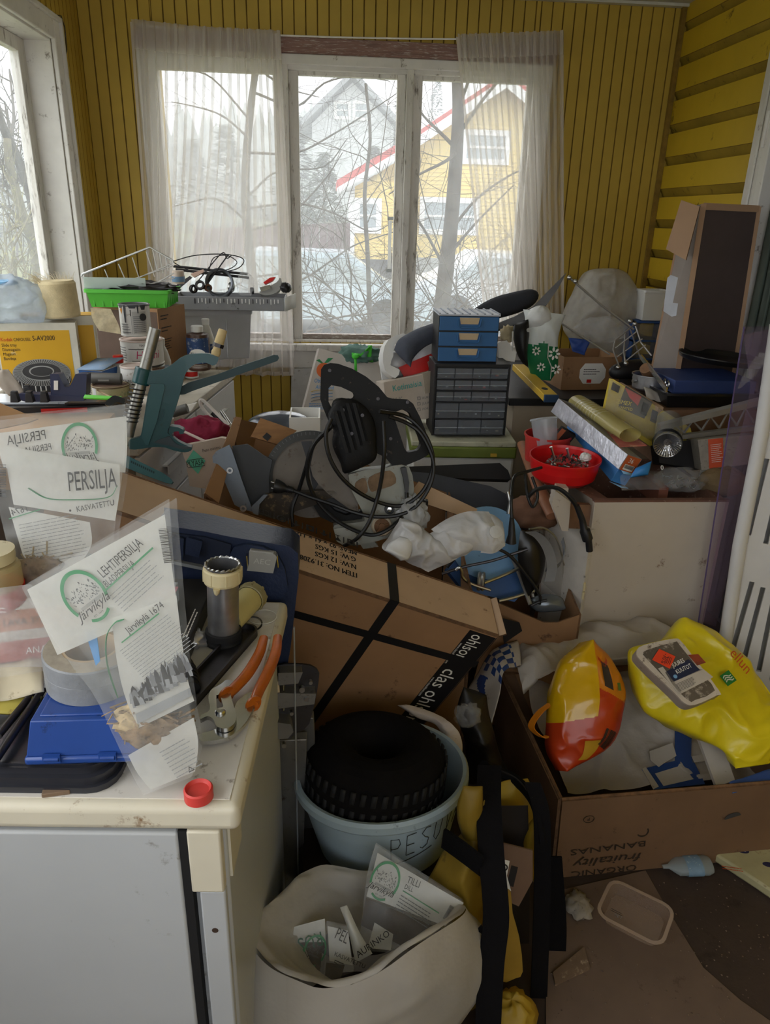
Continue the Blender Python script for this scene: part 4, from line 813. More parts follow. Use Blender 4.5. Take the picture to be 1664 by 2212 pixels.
for k in range(24):b.box((L*.2+k*L*.032,-.0012,h_-.03+.003*(k%3)),(L*.2+k*L*.032+.004,.0,h_-.008),wpl if k%4 else dsteel,M)
t.part('scale_slots',b,'row of slots along the tray edge');b=MB();b.add([(L,0,0),(L+.045,.05,.012),(L+.045,.05,h_+.015),(L,0,h_)],[(0,1,2,3)],wpl,M);t.part('end_flap',b,'white bent end flap',solid=.004)
TRM,TRL,TRH=M,L,h_
def rod(name,label,pts,r,m,y=None,cat='rod',group=None):
 b=MB();b.tube(spline([p if isinstance(p,V)else at(p[0],p[1],y=y if len(p)<3 else p[2])for p in pts],6),r,m,6);return one(name,label,cat,b,group)
rod('wire_loop','long black oval wire loop above the grey tray, largest of the wires',[(372,565),(420,552),(480,549),(520,556),(526,568),(505,583),(440,592),(400,580),(372,565)],.0022,black,3.44,'wire')
rod('wire_hanger','black bent wire crossing over the oval loop',[(452,582),(462,557),(490,552),(512,566),(498,580),(470,586),(452,582)],.002,dsteel,3.42,'wire')
rod('steel_rod','thin black rod standing slanted out of the grey tray',[(440,625,3.42),(494,549,3.42)],.0028,black,None,'metal bar')
rod('steel_rod','thin dark rod hooked at its top in the grey tray',[(424,612,3.46),(478,548,3.45),(490,558,3.44),(500,552,3.44)],.0025,dsteel,None,'metal bar')
for i,(a_,c_)in enumerate((((375,575),(535,592)),((380,582),(538,600)))):
 b=MB();p,q=at(*a_,y=3.5),at(*c_,y=3.5);b.tube([p,q],.006,dsteel,8);one('steel_bar',('upper','lower')[i]+' of two dark flat bars lying across the grey tray','metal bar',b)
t=Thing('hand_saw','small handsaw with a pale pink handle lying in the grey tray','saw');pl=Plane(at(400,600,y=3.40),(0,-1,.2))
b=MB();slab(b,pl,((372,622),(410,596),(416,600),(385,626)),.002,dsteel);t.part('blade',b);b=MB();slab(b,pl,((412,592),(440,582),(441,588),(420,600)),.014,mat('pale_pink_handle','c9a898',.6),-.006);t.part('handle',b,bevel=.003)
t=Thing('bicycle_lamp','red and silver lamp at the right end of the grey tray','lamp');pl=Plane(at(590,615,y=3.42),(0,-1,.3))
b=MB();slab(b,pl,((562,632),(598,612),(606,602),(610,618),(598,634),(575,640)),.04,sil,-.02,smooth=3);t.part('housing',b,bevel=.005);b=MB();slab(b,pl,((570,612),(584,602),(596,600),(590,608),(574,616)),.02,redp,.0);t.part('lens',b,'red lens')
b=MB();slab(b,pl,((562,624),(584,618),(586,626),(566,634)),.05,chrome,-.02);t.part('bracket',b)
b=MB();crumple(b,at(530,615,y=3.42),(.035,.03,.045),clear,12,.35,4,16);one('clear_bag','crumpled clear bag in the grey tray beside the red lamp','plastic bag',b)
b=MB();crumple(b,at(627,622,y=3.4)-V((.02,0,0)),(.022,.03,.02),black,13,.4,4,12);one('clip_block','black clip at the very right end of the grey tray','clip',b)
t=Thing('angle_grinder_guard','dark curved metal guard in the middle of the grey tray','guard');b=MB();c0=at(475,612,y=3.44);b.lathe([(.05,-.02),(.062,-.02),(.062,.02),(.058,.02),(.05,.016)],mat('gunmetal','5a5d62',.4,.8),T(c0)@RX(pi/2-.3),28);t.part('ring',b)
for k,(px,py,r_)in enumerate(((432,616,.020),(450,622,.016),(418,624,.018),(500,620,.02),(545,628,.014))):
 b=MB();c0=at(px,py,y=3.41+.01*k);b.lathe([(r_,-.008),(r_*1.1,0),(r_,.008),(r_*.6,.008),(r_*.6,-.008),(r_,-.008)],(dsteel,mat('rust','6d4c3c',.8,.3),dsteel,steel,black)[k],T(c0)@RX(1.2+.2*k)@RY(.4*k),18)
 one('metal_ring',('dark steel ring left in the grey tray','rusty ring in the grey tray below the bent wire','dark ring at the left end of the grey tray','bright steel ring right of the bent wire','black ring near the clear bag in the grey tray')[k],'ring',b)
# green crate on the brown carton, frosted lid, wire dish rack
grn=mat('green_plastic','4fae35',.45,var=.05)
GY=2.95;t=Thing('green_crate','bright green shallow crate under the wire dish rack','crate')
pa,pb=at(190,668,y=GY),at(366,668,y=GY);pb.z=pa.z=1.208;M,L=B3(pa,pb);b=MB();b.tray((L,.22,.058),.004,grn,M@T(L/2,.11,0),.012)
for k in range(9):b.box((.02+k*L/9.3,-.002+.009,.004),(.026+k*L/9.3,.012,.048),grn,M)
for k in range(5):b.box((L-.012,.02+k*.045,.004),(L-.003,.026+k*.045,.048),grn,M)
t.part('body',b);b=MB();b.prism(rrect(L+.016,.236,.012),.012,grn,M@T(L/2,.11,.054),[rrect(L-.008,.212,.01)]);t.part('rim',b,bevel=.002)
b=MB();b.box((-.01,.02,.068),(L*.72,.023,.108),film('frosted_lid','c9d6cf',.6,.3,.4),M);b.box((-.01,.02,.066),(L*.72,.19,.069),film('frosted_lid','c9d6cf',.6),M);one('frosted_crate_lid','frosted pale plastic lid on the green crate','plastic sheet',b)
t=Thing('dish_rack','chromed wire dish rack lying tilted on the green crate','dish rack')
def wires(t,y,segs,r,name='wire',m=None):
 for s_ in segs:
  b=MB();b.tube([at(p[0],p[1],y=y+(p[2]if len(p)>2 else 0))for p in s_],r,m or chrome,6);t.part(name,b)
cw=mat('chrome_wire','c4c4c2',.3,.9)
wires(t,2.98,[((176,597),(178,592),(324,534),(372,562),(374,570))],.0036,'rim_wire',cw)
wires(t,2.98,[((178,600),(230,618),(300,600),(374,568)),((182,604),(240,630),(340,610),(376,590)),((215,628),(376,573)),((250,634),(378,600))],.0022,'lower_wire',cw)
wires(t,2.98,[((226,582),(243,622)),((256,570),(274,612)),((286,556),(302,604)),((316,543),(334,598)),((330,540),(340,585)),((345,548),(352,590)),((358,555),(364,586)),((195,600),(200,612)),((205,603),(210,615))],.0022,'cross_wire',cw)
b=MB();M2=T(at(300,622,y=3.02));crumple(b,M2@V((0,0,0)),(.13,.05,.022),dsteel,21,.5,5,16);one('tool_heap_cloth','dark folded tarpaulin lying in the green crate behind the frosted lid','cloth',b)
t=Thing('spray_nozzle','pale beige and blue plastic cup behind the dish rack','cup');b=MB();c0=at(385,596,y=3.15);b.lathe([(0,-.03),(.022,-.03),(.025,0),(.023,.02),(0,.02)],mat('beige_cup','c7b5a5',.6),T(c0),20);t.part('cup',b);b=MB();b.lathe([(.0255,-.022),(.0262,-.004),(.0255,-.001)],mat('blue_band','6c8aa8',.5),T(c0),20);t.part('band',b)
t=Thing('brown_carton','tall brown printed carton carrying the green crate','carton')
pa,pb=at(352,805,y=2.93),at(408,790,y=3.12);pa.z=pb.z=CT+.001;M,L=B3(pa,pb);M=frame(pa,pb-pa,V((0,0,1)).cross(pb-pa));bh=1.206-CT
b=MB();b.box((0,0,0),(L,.28,bh),card2,M);b.box((-.0008,.004,.006),(0,.276,bh-.012),mat('shaded_side','5b4a40',.9),M);t.part('carton',b);b=MB()  # shade of the unlit left side put into a darker brown face
for k in range(3):b.lines(ink,M@T(.015,-.0006,bh-.03-.045*k)@RX(pi/2),.075,.025+.02*(k==2),2+3*(k==2),.4,.35,seed=30+k)
t.part('print',b)
# paint tins, bottles and cartons
def tin(label,px,top_,bot,wpx,y,m,parts,name='paint_tin',text=(),lidc=None,tilt=0):
 t=Thing(name,label,'tin');p,q=at(px,bot,y=y),at(px,top_,y=y);r=(at(px+wpx,(top_+bot)/2,y=y)-at(px,(top_+bot)/2,y=y)).length;h=(q-p).length;M=T(V((p.x,y+r,p.z)))
 b=MB();b.lathe([(0,0),(r,0),(r*1.02,.003),(r,.006),(r,h-.006),(r*1.03,h-.003),(r*1.03,h),(r*.92,h),(r*.9,h-.004),(0,h-.004)],m,M,40);t.part('can',b)
 if lidc:b=MB();b.lathe([(0,h-.003),(r*.9,h-.003),(r*.93,h+.001),(r*.99,h+.001),(r*1.035,h-.001),(r*1.035,h-.004)],lidc,M,40);t.part('lid',b)
 b=MB()
 for(s_,a,z,sz,mm,kw)in text:
  vs_,fs_=text_mesh(s_,kw.get('shear',0));k=kw.get('sx',1);b.add([M@V((sin(a+v.x*sz*k/r)*(r+.0006),-cos(a+v.x*sz*k/r)*(r+.0006),z*h+v.y*sz))for v in vs_],fs_,mm)
 for(a0,a1,z0,z1,mm)in parts:
  b.grid(lambda u,v:M@V((sin(a0+(a1-a0)*u)*(r+.0004),-cos(a0+(a1-a0)*u)*(r+.0004),h*(z0+(z1-z0)*v))),10,2,mm)
 if b.v:t.part('label',b)
 return t,M,r,h
tinw=mat('tin_white','d0cfcc',.4,var=.05,spots=.05,spotcol='8a7a68');pinkr=mat('magenta_print','c0406a',.6);pdark=mat('dried_paint','3a3d42',.5);tins_=mat('tin_metal','9c9c98',.35,.8)
t,M,r,h=tin('white paint tin with dark paint runs and a figure 1, topmost of its stack',288,660,728,33,2.55,tinw,[(-.75,-.3,.08,.42,film('faint_print','8a8c90',.25)),(.05,1.0,.1,.8,film('faint_print','8a8c90',.25)),(-.85,-.1,.12,.15,grey_ink),(-.85,-.15,.22,.24,grey_ink),(-.85,-.2,.3,.32,grey_ink),(-.85,-.25,.38,.40,grey_ink),(-.02,.0,.1,.85,grey_ink)]+[(.12,.9,.15+.06*k,.17+.06*k,grey_ink)for k in range(9)],text=(('1',-.18,.66,.03,ink,{}),),lidc=pdark)
b=MB()
for a,l,w_ in((-.42,.55,.09),(.45,.25,.06),(.1,.1,.3),(-.8,.1,.2),(.8,.15,.2)):b.grid(lambda u,v:M@V((sin(a+(u-.5)*w_*2*(1-.4*v))*(r*1.035),-cos(a+(u-.5)*w_*2*(1-.4*v))*(r*1.035),h*(1-l*v))),6,6,pdark)
b.lathe([(0,.0),(.012,0),(.012,.002),(0,.002)],pdark,M@RZ(.75)@T(0,-r*1.01,h*.62)@RX(pi/2),20);t.part('paint_runs',b,'dark dried paint runs')
b=MB();b.prism([(0,.013),(.006,0),(.012,.013),(.006,.02)],.0006,mat('hazard_orange','d08a2a',.6),M@RZ(-.75)@T(-.006,-r*1.005,h*.72)@RX(pi/2));t.part('hazard_mark',b)
tin('white and pink paint tin lettered in magenta, second of its stack',300,738,792,46,2.55,tinw,[(-.45,.75,.66,.69,ink),(-.3,.6,.2,.22,ink)]+[(-1.2,-.6,.2+.1*k,.23+.1*k,grey_ink)for k in range(6)],text=(('Helmi',-.1,.30,.038,pinkr,{'shear':.15,'sx':.9}),('TEKNOS',.1,.80,.009,ink,{})),lidc=mat('pinkish_lid','c0aaa0',.6,spots=.2,spotcol='8d7468'))
tin('brown rusty tin with red lettering, bottom of the paint tin stack',305,796,832,44,2.55,mat('rusty_tin','77543f',.7,var=.3,spots=.3,spotcol='b5a89a'),[(-.4,.9,.1,.3,redp)],lidc=tins_)
tin('white paint tin with a small red diamond mark in front of the tin stack',292,795,858,34,2.3,tinw,[(-1,1,.02,.08,tins_)],text=(('TIKKURILA',-.95,.5,.011,ink,{'sx':.9}),('USTA',-.75,.12,.02,mat('yellow_print','d8b13c',.6),{})),lidc=mat('tin_lid_pink','c9b7ae',.4,.3))
tin('low flat tin with a yellowed label beside the tape dispenser',230,838,862,40,2.22,mat('yellowed_label','c0bd96',.6,spots=.2,spotcol='6d8a6a'),[(-1,-.6,.2,.9,tinw)],lidc=mat('rust_brown_lid','6e5848',.7))
tin('small white and red tin standing behind the lever of the drill stand',412,798,818,15,3.02,tinw,[(-1.2,1.2,.2,.7,redp)],lidc=tinw)
def bottle(label,prof,px,bot,y,m,cap,lab=None,sc=1.0,name='bottle'):
 t=Thing(name,label,'bottle');p=at(px,bot,y=y);M=T(p+V((0,prof[0][0]*sc,0)))@Matrix.Scale(sc,4)
 b=MB();b.lathe([(0,0)]+prof,m,M,32);t.part('body',b);r,z=prof[-1];b=MB();b.lathe([(r+.003,z-.002),(r+.004,z+.02),(r+.002,z+.022),(0,z+.022)],cap,M,24);t.part('cap',b)
 if lab:
  b=MB();lab(b,M);t.part('label',b)
 return t
blue_l=mat('blue_label','2d4a78',.6,var=.15,spots=.35,spotcol='c9c9c6',scale=14);R1=.046
def lab1(b,M):
 K=lambda a,z,o=.0008:M@V((sin(a)*(R1+o),-cos(a)*(R1+o),z))
 b.grid(lambda u,v:K(-1.2+2.4*u,.03+.10*v),16,2,blue_l);b.prism([(p[0]*1.55,p[1])for p in circle(.021,24)],.0006,wprint,M@T(.004,-R1-.0022,.068)@RX(pi/2))
 b.text('Thinner',ink,M@T(.004,-R1-.0034,.061)@RX(pi/2),.021,'C',.1,sx=.9)
 for k in range(4):b.grid(lambda u,v:K(-.9+1.8*u,.012+.004*k+.001*v),8,2,wprint)
bottle('brown bottle labelled Thinner with a white cap in front of the grey crate',[(.044,0),(R1,.004),(R1,.13),(.044,.142),(.022,.147),(.02,.152)],428,802,3.0,mat('brown_bottle','4d352b',.35,var=.1),wpl,lab1)
bottle('slim white bottle behind the brown thinner bottle',[(.03,0),(.031,.005),(.031,.12),(.02,.16),(.012,.178)],448,796,3.12,mat('white_bottle','cfcdc6',.45),wpl,lambda b,M:b.grid(lambda u,v:M@V((sin(-1+2*u)*.0316,-cos(-1+2*u)*.0316,.03+.07*v)),8,2,blue_l))
bottle('clear spray bottle with a torn blue label behind the drill stand column',[(.03,0),(.033,.005),(.033,.08),(.024,.115),(.013,.14)],350,830,2.72,mat('dull_white_bottle','b5b3ad',.4,var=.1),wpl,lambda b,M:b.grid(lambda u,v:M@V((sin(-1+2*u)*.0338,-cos(-1+2*u)*.0338,.02+.05*v)),8,2,mat('pale_blue_label','8fa9c0',.6,spots=.3,spotcol='ddd8d0',scale=20)))
bottle('white plastic bottle with a red cap between the blue carton and the tins',[(.028,0),(.03,.004),(.03,.05),(.016,.085),(.0125,.09)],258,845,2.42,mat('white_bottle','cfcdc6',.45),redp)
# yellow slide tray box with text and picture
kod=mat('box_yellow','dba81e',.5,var=.06,scale=4,spots=.04,spotcol='e6d8ac');kw=mat('box_white','d8d4c6',.6)
t=Thing('slide_tray_box','yellow slide tray box printed with a black round slide tray','box')
KY=2.33;pa,pb=at(14,868,y=KY),at(184,868,y=KY+.05);pa.z=pb.z=.985;M,L=B3(pa,pb);kh=at(20,700,y=KY).z-.985;dp=.075
b=MB();b.box((0,0,0),(L,dp,kh),kw,M);b.box((.004,-.0006,.001),(L-.02,0,kh-.022),kod,M);t.part('box',b)
F_=M@T(0,-.0009,0)@RX(pi/2)
b=MB();b.text('Kodak',redp,F_@T(.012,kh-.052,0),.015,sx=.85);b.text('CAROUSEL',ink,F_@T(.048,kh-.052,0),.013,sx=.75);b.text('S-AV2000',ink,F_@T(.101,kh-.052,0),.022,sx=.72)
for k,s_ in enumerate(('Slide tray','Diamagazin','Magasin','Bandeja')):b.text(s_,ink,F_@T(.013,kh-.068-.0135*k,0),.0135,sx=.82)
S_=M@T(L+.0006,.012,0)@RZ(pi/2)@RX(pi/2);b.text('Kodak',redp,S_@T(0,kh-.05,0),.011,sx=.8);b.text('CAROUSEL',ink,S_@T(0,kh-.066,0),.011,sx=.8);b.text('S-AV2000',ink,S_@T(0,kh-.083,0),.014,sx=.8);t.part('lettering',b)
b=MB();cx_,cy_=L*.50,.092;lg=mat('picture_grey','a8a8a4',.6,var=0);dg=mat('picture_dark','3b3a3a',.6,var=0);q_=F_@T(cx_,cy_,0)
def el_(a,c_,y0=0,n=48):return[(p[0]*a,p[1]*c_+y0)for p in circle(1,n)]
b.prism(el_(.083,.04,-.022),.0002,dg,q_,z0=.0004);b.prism(el_(.083,.042,0),.0002,lg,q_,z0=.0008);b.prism(el_(.055,.026,.004),.0002,dg,q_,z0=.0012);b.prism(el_(.036,.017,.005),.0002,lg,q_,z0=.0016);b.prism(el_(.032,.0145,.004),.0002,dg,q_,z0=.002)
for k in range(70):
 a=2*pi*k/70;b.add([(cos(a)*.057,sin(a)*.028+.003,.0024),(cos(a)*.081,sin(a)*.041,.0024),(cos(a+.035)*.081,sin(a+.035)*.041,.0024),(cos(a+.035)*.057,sin(a+.035)*.028+.003,.0024)],[(0,1,2,3)],dg,q_)
 if sin(a)<.1:b.add([(cos(a)*.083,sin(a)*.042,.0024),(cos(a+.04)*.083,sin(a+.04)*.042,.0024),(cos(a+.04)*.083,sin(a+.04)*.042-.018,.0024),(cos(a)*.083,sin(a)*.042-.018,.0024)],[(0,1,2,3)],wprint if k%2 else dg,q_)
t.part('picture',b,'printed picture of a round slide tray')
t=Thing('slide_tray_box','second yellow slide tray box behind the first, under the gauze','box');b=MB();b.box((.06,.09,0),(L+.05,.17,kh+.01),kw,M);b.box((.07,.0885,0),(L+.045,.09,kh-.02),kod,M);t.part('box',b);b=MB();b.box((.06,.09,kh+.0105),(L+.05,.17,kh+.012),kod,M);t.part('top_panel',b)
b=MB();b.box((-.03,-.02,.921-.985),(L+.13,.20,-.0008),mat('old_grey_carton','8f8578',.85,var=.12),M);one('flat_carton','flat grey carton underneath the yellow slide tray boxes','carton',b)
# roll of gauze and loose gauze, blue-white plastic bag
t=Thing('gauze_roll','roll of cream gauze standing on the yellow slide tray box','gauze roll');gz=mat('cream_gauze','d3c39c',.95,var=.1,scale=40,bump=.3,bscale=300)
c0=M@V((L*.83,.045,kh+.013));b=MB();b.lathe([(0,0),(.052,0),(.055,.006),(.056,.10),(.05,.108),(.02,.104),(0,.104)],gz,T(c0)@RY(-.04),32,wob=.012);t.part('roll',b)
b=MB();R=random.Random(12);gf=film('gauze_threads','e2d8bd',.8,.9,.4)
for i in range(150):a=R.uniform(-.3,2.9)+pi*.35;p=c0+V((cos(a)*.052,sin(a)*.052,R.uniform(.085,.11)));d=V((cos(a)*R.uniform(.0,.03)-.012,sin(a)*.02,R.uniform(.0,.03)));b.tube([p,p+d*.6+V((0,0,.006)),p+d],.0005,gf,3,False)
t.part('loose_threads',b)
b=MB();pl=Plane(at(230,700,y=2.36),(.1,-1,.3));sheet(b,pl,((195,665),(200,690),(215,715)),((240,668),(256,700),(262,722)),film('loose_gauze','d8cba8',.78,.9,.4,var=.2,scale=50),0,.008,14,18,14,6);one('gauze_cloth','piece of frayed cream gauze hanging beside the gauze roll','gauze',b)
b=MB();c0=M@V((.035,.05,kh+.055));crumple(b,c0,(.115,.085,.075),film('blue_white_bag','c9d4e0',.62,.3,.5,var=.2,scale=9),4,.3,2.6,30,-.7);t=Thing('plastic_bag','crumpled blue-white plastic bag on top of the yellow slide tray box','plastic bag');t.part('bag',b)
b=MB();crumple(b,c0+V((.02,-.03,.062)),(.03,.02,.008),mat('blue_tint','7fb0d6',.5),6,.3);t.part('blue_print',b,'pale blue print')
t=Thing('small_carton','little white carton with blue squares inside the blue-white bag','carton');b=MB();M2=T(c0+V((-.055,-.07,-.045)))@RZ(.3);b.box((-.025,-.02,0),(.025,.03,.062),wprint,M2);t.part('carton',b);b=MB();b.box((-.018,-.0206,.028),(.012,-.02,.044),mat('blue_square','4a86b4',.5),M2);b.box((-.018,-.0206,.008),(.012,-.02,.023),mat('blue_square','4a86b4'),M2);t.part('print',b)
# blue and white carton with dusty flap
t=Thing('small_carton','white carton with a blue band and a dusty pale blue open flap','carton');pa,pb=at(177,850,y=2.36),at(226,850,y=2.34);pa.z=pb.z=.972;M2,L2=B3(pa,pb);ch=.115
cwh=mat('carton_white','c7c0b4',.7,spots=.1,spotcol='8f8372');b=MB();b.box((0,0,0),(L2,.09,ch),cwh,M2);b.box((-.0006,-.0006,ch-.032),(L2+.0006,.0906,ch-.002),mat('blue_band_print','2a5a98',.6),M2);t.part('carton',b)
b=MB();b.lines(grey_ink,M2@T(.004,-.0008,ch-.042)@RX(pi/2),L2*.9,.035,6,.3,.3,seed=5);t.part('print',b);b=MB();b.add([(-.004,-.006,ch),(L2+.012,-.012,ch+.006),(L2+.03,.085,ch+.028),(.012,.09,ch+.02)],[(0,1,2,3)],mat('dusty_blue','8ba3c0',.8,spots=.3,spotcol='b9b0a4'),M2);t.part('flap',b,'dusty pale blue flap',solid=.002)
# tape dispenser, remote, glasses case, magazines, board
t=Thing('tape_dispenser','dark blue tape dispenser standing in front of the yellow slide tray box','tape dispenser');db=mat('dark_blue_plastic','2a304d',.45,var=.06);pl=Plane(at(150,845,y=2.12),(.05,-1,.1))
b=MB();slab(b,pl,((108,808),(126,808),(140,836),(150,836),(163,808),(187,807),(186,852),(182,858),(110,858)),.05,db,-.05,holes=None or());t.part('body',b,bevel=.003)
b=MB();slab(b,pl,((40,850),(186,856),(182,866),(60,868),(36,862)),.06,db,-.055);t.part('base',b,bevel=.003);b=MB();slab(b,pl,((117,822),(126,822),(126,842),(117,842)),.002,wprint,.0012);t.part('price_label',b,'white label')
for k,(x,lb)in enumerate(((34,'leftmost'),(66,'third'),(98,'right'),(62,'rear'))):
 p=at(x,868-(14 if k==3 else 0),y=2.08+.06*(k==3));b=MB();b.taper((-.011,-.01),(.011,.01),(-.008,-.008),(.008,.008),.026,black,T(p));b.taper((-.008,-.008),(.008,.008),(-.007,-.007),(.007,.007),.004,black,T(p+V((0,0,.0265))));one('black_cap',('black square plastic cap, first from the left before the slide tray box','black square plastic cap, second from the left before the slide tray box','black square plastic cap beside the foot of the tape dispenser','black square plastic cap behind the other three')[k],'cap',b,bevel=.001)  # small loose square caps of black plastic
t=Thing('grey_tube','dark grey cylindrical case lying left of the white paint tin','case');b=MB();p,q=at(198,816,y=2.28),at(262,818,y=2.28);b.tube([p-V((.004,0,0)),p,q],[.014,.0165,.0165],mat('grey_case','55534f',.5,var=.1),20);t.part('tube',b);b=MB();c_=p.lerp(q,.4);b.box((-.012,-.0175,-.006),(.02,-.0165,-.001),mat('case_label','8a8883',.5),T(c_));t.part('label',b)
MZ=1.025
for k,(lb,m_,pts)in enumerate((('black magazine with a red stripe at the bottom of the left paper pile',black,((-30,896),(270,884),(262,868),(-30,874))),('glossy white magazine on top of the left paper pile',mat('glossy_cover','c2c8cf',.3,spots=.25,spotcol='6a7c92',scale=8),((-30,874),(148,873),(190,858),(-30,854))),('dark magazine with orange print beside the glossy white one',mat('dark_cover','3b3634',.4,spots=.3,spotcol='b06a3c',scale=10),((140,874),(268,872),(262,860),(182,858))))):
 z=(1.0,1.018,1.019)[k];b=MB();q=[at(*p,z=z)for p in pts];hh=(.016,.006,.005)[k]
 b.add(q+[p+V((0,0,hh))for p in q],[(3,2,1,0),(4,5,6,7),(0,1,5,4),(1,2,6,5),(2,3,7,6),(3,0,4,7)],m_)
 if k==0:b.add([at(90,893,z=z)+V((0,-.002,0)),at(190,890,z=z)+V((0,-.002,0)),at(190,890,z=z)+V((0,-.002,.014)),at(90,893,z=z)+V((0,-.002,.014))],[(0,1,2,3)],redp)
 one('magazine',lb,'magazine',b)
b=MB();b.box((-1.04,1.72,.921),(-.62,2.16,.999),mat('tan_carton','a5825c',.8,var=.06));one('flat_carton','tan carton under the magazine pile at the left','carton',b)
b=MB();pl=Plane(at(30,905,y=1.5),(-.2,-1,.5));slab(b,pl,((-60,855),(4,872),(84,906),(60,915),(-60,940)),.006,mat('tan_board','b58e66',.75));one('tan_cardboard','tan cardboard edge rising at the left behind the parsley pack','cardboard',b)
t=Thing('folding_rule','bright green plastic handle lying across the dark magazine','handle');b=MB();p,q=at(182,857,y=2.02),at(262,861,y=2.0);b.ribbon([p,p.lerp(q,.2),q],.016,.005,mat('lime_plastic','5cc23a',.4),(0,1,.3));t.part('handle',b,bevel=.001)
t=Thing('paint_brush','thin wooden stick leaning by the white paint tin','stick');b=MB();b.cyl(at(210,842,y=2.15),at(242,860,y=2.12),.0028,mat('pale_wood','bfa98a',.8),n=8);t.part('stick',b)
b=MB();pl=Plane(at(250,870,y=1.98),(.2,-1,.5));slab(b,pl,((226,874),(240,860),(250,856),(270,864),(268,874),(252,870),(240,878)),.02,mat('shiny_black','2a2c30',.25),-.01,smooth=2);one('plastic_clip','glossy black plastic clip behind the top of the parsley pack','clip',b,bevel=.003)
b=MB();pl=Plane(at(30,830,y=2.15),(.3,-1,.5));sheet(b,pl,((0,800),(-4,830),(20,856)),((18,798),(40,826),(56,850)),mat('crumpled_paper','a59b90',.9,var=.1),0,.012,14,12,10,4);one('crumpled_paper','crumpled grey paper at the left before the slide tray box','paper',b,solid=.001)
# ------------------------------------------------------------------ teal drill stand
t=Thing('drill_stand','teal cast iron drill stand with a steel column, spring and long lever','drill stand')
teal=mat('teal_enamel','12494f',.38,coat=.1,var=.12,scale=8,spots=.04,spotcol='12282c');pl=Plane((-.4,1.92,1.1),(.12,-1,.12))
def Z2(X,Y):return(240+X/4.379,680+Y/4.379)
c1=pl.at(*Z2(418,128));c2=pl.at(*Z2(310,520));c3=pl.at(*Z2(185,1040));pipe=mat('worn_steel_pipe','8f8e88',.4,.8,var=.15,scale=20,spots=.08,spotcol='5c544a')
ro=.0145;b=MB();b.tube([c1,c3-(c1-c3)*.12],ro,pipe,24,False);b.tube([c1,c3],ro*.82,dsteel,20,False);M=frame(c1,(c1-c3).orthogonal(),(c1-c3).cross((c1-c3).orthogonal()));b.lathe([(ro,0),(ro*.82,.0)],pipe,M,24);t.part('column',b,'steel tube column')
ax=(c3-c2).normalized();e1=ax.orthogonal().normalized();e2=ax.cross(e1);sp0=pl.at(*Z2(262,670));sl=(pl.at(*Z2(190,1010))-sp0).length
b=MB();b.tube([sp0+ax*(sl*k/220)+e1*cos(2*pi*9*k/220)*.0185+e2*sin(2*pi*9*k/220)*.0185 for k in range(221)],.0019,black,6);t.part('spring',b,'black coil spring')
M=frame(c2,e1,e2);b=MB();b.lathe([(.0152,-.004),(.021,-.004),(.022,.0),(.022,.034),(.021,.037),(.0152,.037)],teal,M,30);t.part('sleeve',b)
b=MB();slab(b,pl,[Z2(*p)for p in((340,540),(470,520),(560,480),(650,410),(730,375),(800,366),(920,364),(1000,392),(1018,410),(1000,460),(960,476),(900,450),(830,455),(770,480),(715,540),(690,600),(650,760),(600,920),(556,1050),(540,1110),(590,1150),(650,1195),(740,1236),(768,1244),(760,1275),(700,1292),(600,1275),(520,1248),(420,1240),(300,1258),(180,1262),(178,1180),(270,1150),(300,1080),(350,760),(380,655),(330,640))],.03,teal,-.015,smooth=2);t.part('carriage',b,bevel=.006,seg=3)
b=MB();slab(b,pl,[Z2(*p)for p in((345,645),(505,648),(515,680),(440,1000),(360,1220),(335,1215),(300,1150),(370,760),(385,660))],.006,mat('teal_recess','235358',.4,var=.1),.0155);t.part('web_panel',b,bevel=.002)
b=MB();M=pl.mpx(*Z2(462,1005),*Z2(510,855),.0162);b.prism(rrect(.037,.011,.005,5,.018,.0),.0016,teal,M@T(0,0,.0),[rrect(.034,.008,.004,5,.018,.0)]);b.text('Black & Decker',mat('dark_teal_relief','143a3e',.4),M@T(.003,-.003,0),.008,sx=.62);t.part('nameplate',b)
b=MB();cl=[Z2(*p)for p in((555,1050),(640,1060),(690,1085),(690,1120),(650,1125),(645,1095),(600,1100),(575,1125),(590,1150),(560,1140),(545,1100))];slab(b,pl,cl,.045,teal,-.035);t.part('clamp_jaw',b,bevel=.003);b=MB();slab(b,pl,[Z2(*p)for p in((410,1195),(520,1150),(560,1140),(600,1190),(660,1225),(740,1235),(765,1245),(700,1262),(600,1240),(510,1215))],.04,mat('dark_steel_jaw','3b464a',.4,.5),-.02,smooth=2);t.part('clamp_collar',b,'dark steel clamp collar',bevel=.003)
lv0,lv1=pl.at(*Z2(640,740))-pl.n*.03,pl.at(*Z2(1590,405))-pl.n*.03;b=MB();slab(b,pl,[Z2(*p)for p in((640,770),(660,690),(720,655),(1000,575),(1200,500),(1550,385),(1585,390),(1598,415),(1580,445),(1240,565),(1000,650),(760,735),(690,765))],.012,mat('dark_teal','0a3236',.45,coat=.0,var=.08),-.045);t.part('lever',b,'long dark teal lever',bevel=.004)
g0,g1=pl.at(*Z2(985,385)),pl.at(*Z2(1060,140));tapem=mat('masking_tape','c6b184',.8,var=.12,scale=40,bump=.3);b=MB();d=(g1-g0);b.tube([g0,g0+d*.12,g0+d*.3,g0+d*.5,g0+d*.95,g1],[.011,.0125,.0095,.0125,.0115,.010],tapem,16);t.part('handle_grip',b,'handle wrapped in masking tape');b=MB();b.tube([g0+d*.32,g0+d*.46],.0145,dsteel,6);t.part('nut',b)
